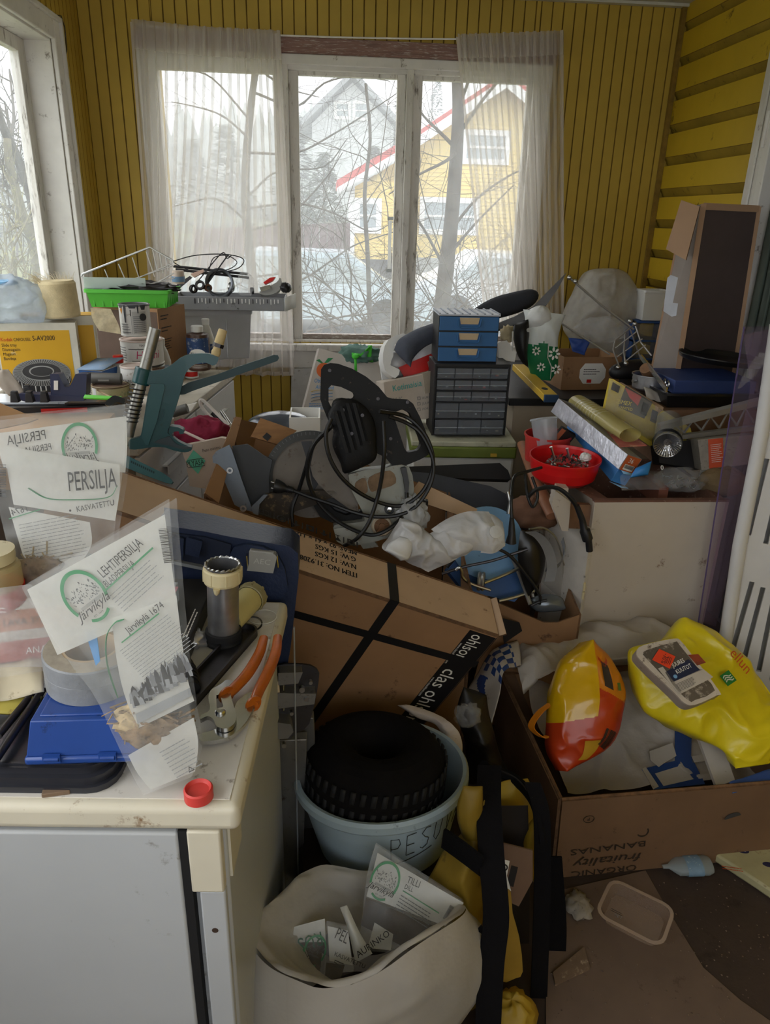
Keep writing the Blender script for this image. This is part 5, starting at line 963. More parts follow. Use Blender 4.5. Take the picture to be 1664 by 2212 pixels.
b=MB();pb_=Plane(pl.at(*Z2(400,1440)),(.1,-1,.45));slab(b,pb_,[Z2(*p)for p in((100,1320),(170,1340),(500,1500),(560,1545),(585,1580),(570,1600),(520,1590),(300,1510),(100,1430))],.02,mat('teal_base','326870',.4,var=.12),-.02);bp=t.part('base',b,bevel=.004);b=MB()
for k in range(12):b.add([pb_.at(*Z2(190+k*19,1378+k*9))+pb_.n*.0008,pb_.at(*Z2(202+k*19,1384+k*9))+pb_.n*.0008,pb_.at(*Z2(200+k*19,1404+k*9))+pb_.n*.0008,pb_.at(*Z2(186+k*19,1398+k*9))+pb_.n*.0008],[(0,1,2,3)],mat('dark_teal_relief','143a3e'))
t.part('base_slots',b,parent=bp)
# ------------------------------------------------------------------ cartons and heaps in the middle
ply=mat('pale_carton','b9ab9c',.85,var=.08);teal_p=mat('mint_print','63b89a',.7,var=.1)
t=Thing('produce_box','pale carton printed with a mint green diamond','box');pl=Plane(at(430,990,y=2.12),(.12,-1,.25))
b=MB();slab(b,pl,((389,964),(478,946),(500,950),(470,1060),(410,1050),(402,1000)),.20,ply,-.2);t.part('carton',b)
b=MB();slab(b,pl,((418,972),(444,995),(428,1024),(402,997)),.0006,teal_p,.0004);b.text('PLYASA',ink,pl.mpx(404,1009,443,1003,.0016),.0245,sx=.62);
for(a_,c_)in(((404,995),(442,990)),((406,1011),(443,1006))):q=pl.mpx(*a_,*c_,.0016);b.box((0,0,0),((pl.at(*c_)-pl.at(*a_)).length,.0016,.0006),ink,q)
b.text('Peso minimo',ink,pl.mpx(438,977,480,968,.0012),.013,sx=.8);t.part('print',b)
b=MB();crumple(b,at(432,938,y=2.32),(.085,.05,.055),mat('crimson_cloth','8a2340',.9,var=.2,bump=.3),15,.3,3,22);one('red_cloth','crumpled crimson cloth behind the mint diamond carton','cloth',b)
b=MB();b.cyl(at(397,932,y=2.2),at(462,962,y=2.16),.0042,mat('pale_stick','c9b7ae',.6),n=10);one('thin_stick','thin pale stick lying across the crimson cloth','stick',b)
rod('white_hose','loop of white hose arching over the heap behind the mint diamond carton',[(500,940,2.35),(465,910,2.4),(440,885,2.42),(432,868,2.42),(440,866,2.42),(470,895,2.4),(495,920,2.36)],.006,mat('white_hose','cfcbc4',.5),None,'hose')
t=Thing('bicycle_pump','black and grey hand pump leaning against the white drawers','pump');b=MB();b.cyl(at(462,892,y=2.55),at(495,940,y=2.5),.012,black);t.part('barrel',b);b=MB();b.cyl(at(455,900,y=2.55),at(470,930,y=2.5),.014,dsteel);t.part('foot',b);b=MB();b.cyl(at(478,888,y=2.55),at(506,930,y=2.5),.006,steel);t.part('rod',b)
t=Thing('chrome_kettle','dark shiny metal vessel with chrome rim behind the cut carton','vessel');b=MB();c0=at(490,955,y=2.4);b.lathe([(0,-.06),(.055,-.06),(.062,.0),(.058,.05),(.05,.055)],mat('glossy_black_metal','26272b',.2,.5),T(c0)@RX(-.3)@RY(.25),28);t.part('body',b);b=MB();b.lathe([(.05,.055),(.06,.056),(.062,.046)],chrome,T(c0)@RX(-.3)@RY(.25),28);t.part('rim',b)
b=MB();pl=Plane(at(400,875,y=2.2),(.3,-1,.4));sheet(b,pl,((380,880),(372,905)),((428,868),(415,888)),wprint,0,.006,14,12,8,7);one('receipt','white paper slip with pale blue print under the lever','paper',b,solid=.001)
t=Thing('grey_cylinder','dark grey cylinder with a torn card end below the lever','cylinder');b=MB();b.cyl(at(372,892,y=2.1),at(405,882,y=2.1),.0145,mat('grey_case','55534f'));t.part('grip',b)
# big open carton carrying the saw
t=Thing('open_carton','brown double-wall carton with a cut open corner left of the mitre saw','carton')
def wall(b,q,th,m,edge=None):
 """cardboard wall through four world points, given thickness"""
 n=(q[1]-q[0]).cross(q[3]-q[0]).normalized()*th;b.add([p for p in q]+[p+n for p in q],[(3,2,1,0),(4,5,6,7)],m);b.add([p for p in q]+[p+n for p in q],[(0,1,5,4),(1,2,6,5),(2,3,7,6),(3,0,4,7)],edge or m)
Yc=2.0;a0,a1=at(502,905,y=2.15),at(428,1090,y=1.86);w1a=at(438,1075,y=1.80)
b=MB();f0,f1=V((-.30,1.79,.02)),V((-.21,2.28,.02));wall(b,[f0,f1,at(506,903,y=2.22),at(440,1068,y=1.74)],.006,card2,cardc);t.part('left_wall',b)
b=MB();wall(b,[V((-.30,1.80,.02)),V((.40,1.80,.02)),V((.40,1.80,.56)),V((-.30,1.80,.76))],.006,card2,cardc);t.part('front_wall',b)
b=MB();wall(b,[V((-.20,2.286,.02)),V((.40,2.286,.02)),V((.40,2.286,.70)),at(506,903,y=2.286),],.006,card2,cardc);t.part('back_wall',b)
b=MB();wall(b,[V((.406,1.80,.02)),V((.406,2.29,.02)),V((.406,2.29,.70)),V((.406,1.80,.56))],.006,card2,cardc);t.part('right_wall',b)
b=MB();wall(b,[at(440,1068,y=1.73),at(470,1090,y=1.73),at(520,905,y=2.1),at(506,903,y=2.1)],.006,card2,cardc);t.part('torn_flap',b);b=MB();wall(b,[at(507,903,y=2.12),at(560,915,y=2.2),at(540,1000,y=2.2),at(512,985,y=2.12)],.005,card2,cardc);t.part('inner_flap',b)
b=MB();wall(b,[at(905,1040,y=1.9),at(1032,1100,y=1.86),at(1020,1122,y=1.84),at(880,1075,y=1.88)],.006,card,cardc);t.part('right_flap',b,'torn flap right of the saw')
t=Thing('wooden_board','grained wooden board leaning in the carton above the saw disc','board');wd=mat('oak_board','9c7148',.7,var=.25,scale=6,sx=(1,1,6),spots=.08,spotcol='5a3c22');pl=Plane(at(580,930,y=2.02),(.2,-1,.5));b=MB();slab(b,pl,((562,905),(640,932),(600,962),(541,945)),.014,wd);t.part('board',b,bevel=.001);b=MB();slab(b,pl,((575,937),(585,945),(577,955),(566,946)),.004,black,.0145);t.part('black_tag',b,'small black square')
b=MB();pl=Plane(at(600,905,y=2.42),(0,-1,.6));crumple(b,at(605,918,y=2.4),(.11,.07,.045),mat('shiny_dark_shell','4a505c',.22,.3,coat=.5),31,.04,1.5,20);one('helmet','smooth shiny dark grey shell lying behind the wooden board','helmet',b)
b=MB();M=T(at(660,935,y=2.4));b.tray((.10,.14,.07),.005,wprint,M);one('white_carton','small white open carton behind the saw disc','carton',b)
# ------------------------------------------------------------------ the long flat carton with black straps
k_=1.15;A=ray(1078,1372)*(1.557*k_)+EYE;e1,e2,e3=V((-.912,-.098,.397)).normalized(),V((.017,.961,.275)).normalized(),V((-.409,.258,-.875)).normalized();e3=-e1.cross(e2)if e1.cross(e2).dot(e3)<0 else e1.cross(e2)
LW,LT,LH=1.06,.127,.66
M=Matrix(((-e1.x,e2.x,-e3.x,A.x),(-e1.y,e2.y,-e3.y,A.y),(-e1.z,e2.z,-e3.z,A.z),(0,0,0,1)))
t=Thing('flat_carton','long flat brown carton with black straps leaning across the middle of the heap','carton')
b=MB();b.box((-LW,0,-LH),(0,LT,0),card2,M);b.box((-LW,.002,.0002),(-.002,LT-.002,.0012),card,M);t.part('carton',b,bevel=.002)
b=MB();b.box((-LW,-.0015,-.008),(0,.0,.0015),cardc,M);b.box((-LW,LT,-.004),(-.01,LT+.0015,.003),cardc,M);wall(b,[M@V(p)for p in((.0,0,-.004),(.0,LT,-.004),(.012,LT,.05-.04),(.014,0,.012))],.004,card,cardc);t.part('frayed_edges',b,'frayed lid edges')
plt=Plane(A,-e3,-e2);plf=Plane(A,-e2,-e3)
strap=mat('black_strap','19181a',.5,var=.1);b=MB();sx_=plt.uv(850,1205)
u=(plt.at(845,1215)-A).dot(-e1);b.box((u-.012,-.002,-LH),(u+.012,-.0004,.003),strap,M);b.box((u-.012,-.002,.0014),(u+.012,LT+.002,.003),strap,M);b.box((u-.012,LT+.0004,-LH),(u+.012,LT+.002,.003),strap,M);t.part('strap',b,'black strap around the carton')
b=MB();q0,q1=plf.at(620,1320),plf.at(1030,1434);b.ribbon([q0-e2*.003-(q1-q0)*.9,q0-e2*.003,q1-e2*.003],.022,.0015,strap,(q1-q0).cross(e2));t.part('strap',b,'black strap along the carton')
b=MB();b.box((-.075,-.0012,-LH),(-.002,-.0003,-.012),strap,M);b.box((-.0005,-.001,-LH),(.001,.05,-.012),strap,M);tp=t.part('tape',b,'black packing tape')
b=MB();b.text('clas ohlson',wprint,frame(A+e1*.062-e2*.0016+e3*.155,e3,-e1),.058,sx=.92)
b.text('ohlson',wprint,frame(A+e1*.062-e2*.0016+e3*.018,e3,-e1),.05,sx=.72);b.text('www.clasohlson.com',wprint,frame(A+e1*.074-e2*.0016+e3*.20,e3,-e1),.0105,sx=.9);b.text('www.clasohlson.com',wprint,frame(A+e1*.074-e2*.0016+e3*.06,e3,-e1),.0105,sx=.9);t.part('lettering',b,parent=tp)
b=MB();of=.0016
def TT(px,py):return frame(plt.at(px,py)+plt.n*of,e1,-e2)
for k,(s_,p)in enumerate((('ITEM NO: 31.9208',(772,1240)),('N.W: 12 KGS',(770,1222)),('G.W: 15 KGS',(769,1206)),('MEAS: 92 x 61 x 11CM',(771,1192)))):b.text(s_,ink,TT(*p),.0235,sx=.80);b.text(s_,ink,TT(*p)@T(.0012,.0006,.0001),.0235,sx=.80)
Mi=TT(772,1172);x=0
for k in range(8):
 b.box((x,0,0),(x+.003,.022,.0005),ink,Mi);y_=x+.008
 if k in(0,3):b.prism([(y_,0),(y_+.02,0),(y_+.02,.02),(y_,.02)],.0005,ink,Mi,[[(y_+.004,.004),(y_+.016,.004),(y_+.012,.016),(y_+.006,.014)]])
 elif k==1:b.prism([(y_,.02),(y_+.018,.02),(y_+.010,.009),(y_+.010,.003),(y_+.016,0),(y_+.002,0),(y_+.008,.003),(y_+.008,.009)],.0005,ink,Mi)
 elif k in(2,4):b.prism([(y_,.012),(y_+.01,.022),(y_+.02,.012),(y_+.013,.012),(y_+.013,0),(y_+.007,0),(y_+.007,.012)],.0005,ink,Mi)
 elif k==5:b.prism(circle(.012,18,y_+.011,.011),.0005,ink,Mi,[circle(.009,14,y_+.011,.011)]);b.prism(circle(.006,10,y_+.009,.011),.0005,ink,Mi)
 elif k==6:b.text('ICEI',ink,Mi@T(y_,.001,0),.027,sx=.7)
 x+=.036
t.part('print',b)
# ------------------------------------------------------------------ black mitre saw
t=Thing('mitre_saw','dusty black mitre saw lying with its cable on the heap','mitre saw')
def Z3(X,Y):return(460+X/3.328,780+Y/3.328)
pl=Plane((.03,1.84,.95),(0,-1,.22));sb=mat('saw_black','121213',.6,spec=.25,var=.15,scale=14,spots=.05,spotcol='5a4f44',bump=.15,bscale=120);cast=mat('cast_grey','8a8b83',.55,.2,var=.12,spots=.2,spotcol='6d5846',scale=10);base_m=mat('dusty_disc','6f6860',.6,.3,var=.2,scale=8,spots=.12,spotcol='4d4034');bar_m=mat('blue_grey_steel','6b737c',.45,.5,var=.1,spots=.06,spotcol='4a3d34')
def zs(*p):return[Z3(*q)for q in p]
b=MB();c0=pl.uv(*Z3(700,850));r_=abs(pl.uv(*Z3(1010,850))[0]-c0[0]);MP=frame(pl.p,pl.u,pl.v)
b.prism(circle(r_,56,*c0),.012,base_m,MP,z0=-.07);t.part('turntable',b,'round dusty turntable');b=MB();b.prism(circle(r_*1.10,40,c0[0],c0[1],.9,3.5)+circle(r_*.9,40,c0[0],c0[1],3.5,.9),.016,mat('scale_ring','3f403e',.6,.2,var=.2),MP,z0=-.066);
for k in range(26):a=1.0+k*.095;b.add([(c0[0]+r_*1.0*cos(a),c0[1]+r_*1.0*sin(a),-.0495),(c0[0]+r_*1.07*cos(a),c0[1]+r_*1.07*sin(a),-.0495),(c0[0]+r_*1.07*cos(a+.01),c0[1]+r_*1.07*sin(a+.01),-.0495),(c0[0]+r_*cos(a+.01),c0[1]+r_*sin(a+.01),-.0495)],[(0,1,2,3)],grey_ink,MP)
t.part('angle_scale',b,'dark angle scale arc');b=MB();slab(b,pl,zs((630,590),(710,585),(760,900),(720,960),(690,780)),.003,black,-.0575);slab(b,pl,zs((760,1010),(960,1000),(1040,1100),(980,1180),(860,1170)),.003,black,-.0575);t.part('blade_slot',b)
b=MB();slab(b,pl,zs((125,620),(235,605),(260,620),(360,690),(420,720),(395,850),(400,960),(275,1070),(190,850)),.012,mat('dark_fence','34373a',.6,var=.15),-.05);t.part('fence_plate',b,bevel=.002)
b=MB();slab(b,pl,zs((-10,690),(20,650),(110,606),(130,640),(200,850),(285,1090),(215,1075),(150,1040),(70,850),(30,745),(-5,735)),.02,bar_m,-.035);fb=t.part('fence_bar',b,'blue grey steel fence bar',bevel=.003)
for p in((118,790),(215,1065)):b=MB();b.lathe([(.004,.003),(.0085,.003),(.009,.001),(.009,-.002),(.004,-.002)],steel,pl.m(*Z3(*p),off=-.013),20);t.part('bolt',b,parent=fb)
b=MB();slab(b,pl,zs((275,1050),(365,962),(395,962),(335,1030),(325,1110),(290,1095)),.02,bar_m,-.02);t.part('bracket',b,bevel=.002)
b=MB();slab(b,pl,zs((365,965),(600,945),(870,935),(900,960),(800,1010),(720,1045),(590,1085),(545,1155),(480,1150),(325,1108),(335,1030)),.04,mat('sawdust_black','3a332c',.8,var=.4,scale=10,spots=.35,spotcol='7d6a4e'),-.05);slab(b,pl,zs((720,1045),(800,1010),(880,1090),(960,1120),(1080,1080),(1075,1140),(860,1172),(770,1130)),.03,sb,-.05);t.part('lower_guard',b,'guard caked in sawdust',bevel=.004)
b=MB();slab(b,pl,zs((830,480),(890,560),(960,780),(1010,900),(1050,1090),(900,1010),(760,890),(700,760),(760,560)),.03,base_m,-.04,smooth=2);t.part('blade_guard',b,bevel=.004)
b=MB();slab(b,pl,zs((975,810),(1240,762),(1300,745),(1405,755),(1440,900),(1425,1100),(1400,1180),(1250,1262),(1050,1310),(920,1300),(865,1195),(910,1160),(1090,1140),(1040,1010)),.07,cast,-.05,smooth=2);ch_=t.part('pivot_housing',b,'pale cast metal pivot housing',bevel=.006)
for q in(((1030,860),(1090,835),(1110,930),(1050,950),(1020,900)),((1120,830),(1270,780),(1310,870),(1180,920),(1130,925))):b=MB();slab(b,pl,zs(*q),.002,mat('rusty_recess','7c6650',.8,var=.35,scale=20),.0202,smooth=3);t.part('recess',b,parent=ch_)
b=MB();M=pl.m(*Z3(1210,1172),off=.02);kr=r_*.235
b.lathe([(kr,0),(kr*1.05,.008),(kr*.95,.012),(kr*.78,.012),(kr*.78,.004)],mat('grimy_cream','a89a84',.6,spots=.3,spotcol='6d5540'),M,36);b.lathe([(kr*.78,.003),(kr*.3,.005),(kr*.28,.01),(0,.01)],mat('rusty_hub','7a5638',.7,var=.3),M,30);
for k in range(5):a=k*2*pi/5+.3;b.box((.0,-.002,.004),(kr*.78,.002,.008),mat('rusty_hub','7a5638'),M@RZ(a))
t.part('adjusting_knob',b,'rusty spoked adjusting knob',parent=ch_);b=MB();b.lathe([(kr*.48,0),(kr*.48,.012),(kr*.36,.017),(0,.018)],black,pl.m(*Z3(1320,1172),off=.02),24);t.part('lock_knob',b,parent=ch_)
b=MB();b.lathe([(kr*.5,.0),(kr*.5,.006),(kr*.3,.006),(kr*.28,.0)],black,pl.m(*Z3(1265,1055),off=.02),24);b.lathe([(kr*.24,0),(kr*.24,.008),(0,.009)],chrome,pl.m(*Z3(1265,1055),off=.02),6);t.part('hex_bolt',b,parent=ch_)
b=MB();slab(b,pl,zs((870,1190),(1000,1175),(1050,1290),(940,1310),(890,1280)),.03,mat('white_casting','989992',.5,.2,spots=.2,spotcol='7a6450'),.0);slab(b,pl,zs((1040,1285),(1140,1265),(1190,1330),(1080,1345)),.03,cast,-.02);t.part('tilt_arm',b,bevel=.005)
b=MB();d0,d1=pl.at(*Z3(1405,1040)),pl.at(*Z3(1530,1065));ax=(d1-d0);M=frame(d0,ax.orthogonal(),ax.cross(ax.orthogonal()));l_=ax.length;rr=r_*.235;b.lathe([(rr*.85,0),(rr*.9,l_*.5),(rr*1.0,l_*.55),(rr*.98,l_*.62),(rr*1.02,l_*.7),(rr*.99,l_*.78),(rr*1.03,l_*.86),(rr*1.03,l_),(rr*.85,l_),(rr*.8,l_*.4),(0,l_*.4)],black,M,30);t.part('dust_port',b,'black round dust port')
b=MB();slab(b,pl,zs((778,60),(800,28),(845,15),(900,20),(1000,55),(1100,112),(1190,185),(1250,258),(1290,270),(1395,275),(1435,305),(1485,400),(1525,500),(1558,600),(1545,670),(1490,702),(1400,740),(1320,762),(1280,740),(1240,690),(1050,600),(870,470),(830,425),(790,330),(772,270)),.045,sb,-.03,holes=[zs((832,195),(852,173),(920,185),(1012,228),(1015,262),(930,290),(872,372),(832,292)),zs((1290,372),(1360,345),(1412,372),(1440,450),(1478,540),(1496,598),(1470,640),(1392,655),(1372,620),(1340,520))]);t.part('handle',b,'black D-shaped handle',bevel=.008,seg=3)
b=MB();dome(b,pl,zs((825,410),(845,340),(895,285),(980,268),(1050,295),(1110,350),(1155,440),(1168,580),(1160,690),(1070,745),(945,792),(915,720),(860,600),(866,490)),.10,sb,-.02,.78);mo=t.part('motor',b,'rounded black motor housing')
b=MB()
for k,(p,q)in enumerate((((915,350),(1000,640)),((955,320),(1040,620)),((1000,300),(1080,590)),((1045,300),(1115,560)))):
 p0,q0=pl.at(*Z3(p[0]-40,p[1]))+pl.n*.078,pl.at(*Z3(q[0]-40,q[1]))+pl.n*.081;b.ribbon([p0,p0.lerp(q0,.5)+pl.n*.006,q0],.0085,.012,sb,pl.u);b.ribbon([p0+pl.u*.008,p0.lerp(q0,.5)+pl.n*.0005+pl.u*.008,q0+pl.u*.008],.006,.003,mat('vent_dark','0b0b0c',.9),pl.u)
t.part('vents',b,'cooling ribs of the motor',parent=mo)
for p in((992,508),(1065,382),(930,345),(1185,270),(1395,295),(840,68),(1275,555),(1238,668)):b=MB();b.lathe([(.0045,0),(.0045,.0025),(0,.003)],dsteel,pl.m(*Z3(*p),off=.0795 if p[0]in(992,1065,930)else .016),12);t.part('screw',b)
b=MB();b.lathe([(.022,-.03),(.026,.0),(.022,.012),(.014,.018),(0,.02)],sb,frame(pl.at(*Z3(925,318))+pl.n*.03,pl.u,-pl.n),24);t.part('motor_cap',b,parent=mo)
b=MB();slab(b,pl,zs((1340,760),(1380,750),(1400,860),(1395,930),(1375,930),(1360,830)),.02,black,.02);t.part('cable_gland',b,bevel=.004)
cb_=mat('cable_black','141415',.45)
def cable(t,pts,r,name='cable',offs=None):
 b=MB();b.tube(spline([pl.at(*Z3(p[0],p[1]))+pl.n*(p[2]if len(p)>2 else .09)for p in pts],8),r,cb_,8);return t.part(name,b)
cr_=.0052
cable(t,[(1385,930,.03),(1380,1010,.04),(1330,1110,.06),(1200,1195,.075),(1080,1205,.07),(900,1130,.05),(760,1000,.03),(690,850,.04),(690,700,.06),(740,570,.08),(830,470,.10)],cr_,'power_cable')
cable(t,[(850,400,.10),(815,500,.10),(830,640,.10),(900,780,.095),(1020,900,.08),(1180,990,.06),(1330,1020,.05),(1450,960,.05),(1530,850,.05),(1565,700,.05),(1530,560,.05),(1450,450,.05),(1350,385,.05),(1180,355,.085)],cr_,'power_cable')
cable(t,[(585,925,.02),(700,965,.03),(860,1010,.05),(1000,1060,.055),(1150,1090,.06),(1320,1080,.06),(1450,1010,.06),(1545,860,.058),(1560,700,.06),(1480,520,.06),(1380,440,.06),(1250,390,.075)],cr_,'power_cable')
cable(t,[(1205,420,.10),(1212,600,.105),(1200,780,.09),(1170,950,.075),(1110,1120,.08),(1030,1230,.08),(940,1300,.05)],cr_,'power_cable')
cable(t,[(860,450,.09),(720,600,.06),(670,760,.03),(620,920,.0),(570,1060,.0),(575,1190,.0)],cr_,'power_cable')
b=MB();p0,p1=pl.at(*Z3(585,925))+pl.n*.02,pl.at(*Z3(430,885))+pl.n*.02;d=p1-p0;b.tube([p0,p0+d*.15,p0+d*.35,p0+d*.5,p0+d*.75,p0+d*.9],[.0065,.009,.0085,.014,.0185,.0185],black,18);
for k in range(4):b.tube([p0+d*(.06+.07*k),p0+d*(.09+.07*k)],.0105,black,14)
pg=t.part('plug',b,'black mains plug')
for s_ in(-1,1):b=MB();b.cyl(p0+d*.9+pl.v*.008*s_,p0+d*1.05+pl.v*.008*s_,.0024,steel,n=10);t.part('plug_pin',b,parent=pg)
# ------------------------------------------------------------------ under the window
whb=mat('white_board','c9c8c6',.6,spots=.12,spotcol='8c867e',scale=8);greyb=mat('grey_label','b9b9b6',.5)
t=Thing('painted_board','white painted board leaning on the wall below the window','board');pl=Plane((.0,3.74,.6),(0,-1,.06));b=MB();slab(b,pl,((630,797),(890,790),(890,1040),(626,1040)),.018,whb,-.02);t.part('panel',b)
t=Thing('fruit_carton','white fruit carton with an orange and blue lettering below the window','carton');cw2=mat('fruit_carton_white','cbc3bb',.8,var=.05);pl=Plane(at(750,850,y=3.35),(.1,-1,.2))
b=MB();slab(b,pl,((704,756),(823,789),(826,905),(770,912),(690,880)),.18,cw2,-.18);slab(b,pl,((690,752),(704,756),(720,890),(654,890)),.12,cw2,-.121);t.part('carton',b,bevel=.002)
orp=mat('orange_print','d96a35',.7,var=0);blp=mat('blue_print','2f6fb5',.6,var=0);yp=mat('yellow_band','d9b434',.7,var=0);b=MB();M=pl.m(700,800,off=.0012);b.prism(circle(.034,26),.0006,orp,M);b.prism([(0,.03),(.02,.055),(.045,.055),(.02,.035)],.0006,green,M);b.prism([(0,.03),(-.02,.05),(-.035,.045),(-.012,.032)],.0006,green,M);t.part('orange_picture',b,'printed orange')
b=MB();M=pl.mpx(678,826,722,828,.0012);b.text('Obst aus',blp,M,.026,sx=.8,shear=.2);b.text('Alten Land',blp,M@T(.008,-.028,0),.024,sx=.8,shear=.2)
for k in range(4):M=pl.mpx(672,846+7*k,722,840+7*k,.0012);b.tube([M@V((.02*i,.004*sin(i),.001))for i in range(6)],.0028,(yp,blp,blp,grey_ink)[k],5,flat=.3)
b.lines(blp,pl.mpx(668,872,720,874,.0012),.10,.03,4,.3,.35,seed=2);t.part('print',b)
b=MB();crumple(b,at(778,766,y=3.42),(.085,.06,.04),mat('sage_cloth','5d7d74',.9,var=.2),3,.35,3,18);t=Thing('green_cloth','grey green cloth tied with a lime band on the fruit carton','cloth');t.part('cloth',b);lm=mat('lime_band','4cc53c',.5);b=MB();b.ribbon([at(800,746,y=3.38),at(798,770,y=3.36),at(803,782,y=3.38)],.018,.003,lm,(1,0,0));b.ribbon([at(760,765,y=3.36),at(780,768,y=3.35),at(800,750,y=3.37)],.014,.003,lm,(0,0,1));crumple(b,at(768,770,y=3.345),(.016,.012,.012),lm,2,.2,3,10);b.ribbon([at(768,776,y=3.34),at(769,803,y=3.335)],.012,.003,lm,(1,0,0));t.part('band',b,'lime tied band')
eps=mat('white_styrofoam','d9d9d6',.8,bump=.1,var=.04)
t=Thing('styrofoam_box','white styrofoam box holding smooth white shells behind the blue drawers','box');pl=Plane(at(880,770,y=3.0),(.1,-1,.25))
b=MB();slab(b,pl,((836,735),(868,722),(880,730),(850,745),(846,770),(840,790),(860,800),(850,818),(828,800),(824,765)),.10,eps,-.06,smooth=2);slab(b,pl,((826,768),(960,740),(960,860),(840,860)),.02,eps,-.10);t.part('box',b,bevel=.004)
for k,(pts,lb)in enumerate(((((834,772),(850,758),(872,760),(890,776),(892,810),(840,810)),'smooth white rounded shell, the left one in the styrofoam box'),(((892,760),(905,740),(935,728),(962,740),(962,800),(900,800)),'smooth white rounded shell, the right one in the styrofoam box'))):
 b=MB();dome(b,pl,pts,.05,mat('glossy_white','d6d8da',.25,var=.03),-.06,.2);one('white_shell',lb,'shell',b)
b=MB();slab(b,pl,((860,794),(945,758),(946,772),(922,782),(926,800),(884,812),(876,822)),.002,redp,.01);slab(b,pl,((876,806),(945,772),(945,830),(880,830)),.006,mat('cream_card','c9bfae',.8),-.0);one('red_card','cream card with a bent red arrow in front of the white shells','card',b)
t=Thing('lettered_carton','pale carton lettered Kotimaisia beside the black drawer cabinet','carton');pl=Plane(at(885,850,y=2.86),(.12,-1,.18));b=MB();slab(b,pl,((829,826),(950,802),(950,895),(918,906),(836,905)),.16,mat('kraft_white','bcb0a2',.85,var=.08),-.16);t.part('carton',b,bevel=.002)
tg=mat('teal_lettering','2f9a94',.7,var=0);b=MB();b.text('Kotimaisia v',tg,pl.mpx(848,846,925,830,.0012),.034,sx=.85,shear=.1);b.text('LLK',grey_ink,pl.mpx(846,870,900,862,.0012),.026,shear=.3)
for k,s_ in enumerate(('KURKKU','JUURES','PORKK')):M=pl.mpx(902,864+12*k,940,858+12*k,.0012);b.prism([(0,0),(.013,0),(.013,.012),(0,.012)],.0006,grey_ink,M,[[(.0015,.0015),(.0115,.0015),(.0115,.0105),(.0015,.0105)]]);b.text(s_,grey_ink,M@T(.02,0,0),.013,shear=.2)
t.part('print',b)
b=MB();pl2=Plane(pl.at(930,840)+pl.n*.012,(.2,-1,.1));slab(b,pl2,((912,806),(936,800),(940,846),(918,850)),.006,mat('corrugated_pad','a99c8a',.9,bump=.3));one('card_pad','curled piece of corrugated card on the Kotimaisia carton','card',b)
# dark cloth, board and ironing-board like slab behind the drawers
slate=mat('slate_cloth','4b4f5a',.9,var=.15,bump=.3,bscale=90);t=Thing('slate_cloth','blue grey cloth trailing over the styrofoam box behind the blue drawers','cloth');pl=Plane(at(930,730,y=2.98),(0,-1,.5))
b=MB();sheet(b,pl,((850,760),(862,738),(900,716),(960,695),(1020,672)),((886,796),(892,776),(920,750),(965,732),(1010,712)),slate,.02,.014,10,20,24,4,.03);t.part('cloth',b,solid=.004)
b=MB();pl=Plane(at(1100,660,y=3.3),(0,-1,.45));dome(b,pl,((1020,672),(1060,645),(1110,630),(1150,624),(1166,636),(1150,660),(1100,680),(1040,690)),.05,mat('black_felt','33353b',.95,bump=.3,bscale=120),-.02,.2);one('dark_cushion','dark grey felt covered cushion lying on the pointed board','cushion',b)
b=MB();pl=Plane(at(1140,665,y=3.12),(.1,-1,.55));slab(b,pl,((1070,702),(1110,686),(1150,664),(1185,628),(1222,591),(1204,625),(1180,660),(1140,690),(1098,708),(1075,714)),.028,mat('grey_board_cover','6f7074',.6,var=.1),-.014);one('pointed_board','long grey board with a pointed tip rising before the right net curtain','board',b,bevel=.004)
# blue drawers and black drawer cabinet on the green lidded chest
navb=mat('workshop_blue','2d6092',.5,var=.08);ivory=mat('ivory_label','c0ab8a',.6,spots=.08);silv=mat('pale_grey_top','b9bfca',.5);cabk=mat('cabinet_black','1b1b1d',.55,var=.08)
t=Thing('drawer_unit','stack of three blue drawers with ivory label plates on the black cabinet','drawers')
BZ=1.046;pa,pb=at(949,781,y=2.78),at(1074,787,y=2.78);pa.z=pb.z=BZ;M,L=B3(pa,pb);hh=at(952,678,y=2.78).z-BZ;dp=.17;M=M@T(-.005,0,0)
b=MB();b.box((-.002,.006,0),(L+.002,dp,hh-.006),cabk,M);t.part('body',b)
b=MB();b.box((-.004,-.002,hh-.006),(L+.004,dp,hh),silv,M)
for k in range(9):b.box((-.004+k*(L+.002)/8,-.003,hh),(.002+k*(L+.002)/8,dp,hh+.004),mat('grey_groove','8a909c',.5),M)
t.part('ribbed_top',b,'pale ribbed top');dh=(hh-.006)/3
for k in range(3):
 b=MB();z=k*dh;b.box((0,0,z+.003),(L,.02,z+dh-.003),navb,M);dr=t.part('drawer',b,bevel=.0015);b=MB();cx_=L*.5
 b.prism([(cx_-.038,z+dh-.006),(cx_+.038,z+dh-.006),(cx_+.033,z+dh-.03),(cx_-.033,z+dh-.03)],.002,ivory,M@RX(pi/2)@T(0,0,.0005));t.part('label_plate',b,parent=dr)
 b=MB();b.tube([M@V((cx_+x,-.005,z+zz_))for x,zz_ in((-.044,dh-.012),(-.040,dh-.036),(-.032,dh-.041),(.032,dh-.041),(.040,dh-.036),(.044,dh-.012))],.003,navb,6);t.part('handle',b,parent=dr)
t=Thing('drawer_cabinet','black cabinet of clear little drawers under the blue drawers','drawers');cld=film('smoky_drawer','9298a0',.34,.12,.15,var=.1,scale=20)
pa,pb=at(933,930,y=2.75),at(1086,957,y=2.75);pa.z=pb.z=.765;M,L=B3(pa,pb);L=.292;ch_=1.044-.765;dp=.17
b=MB();b.box((0,.012,0),(L,dp,ch_),cabk,M)
for x in(0,L-.008):b.box((x,0,0),(x+.008,.012,ch_),cabk,M)
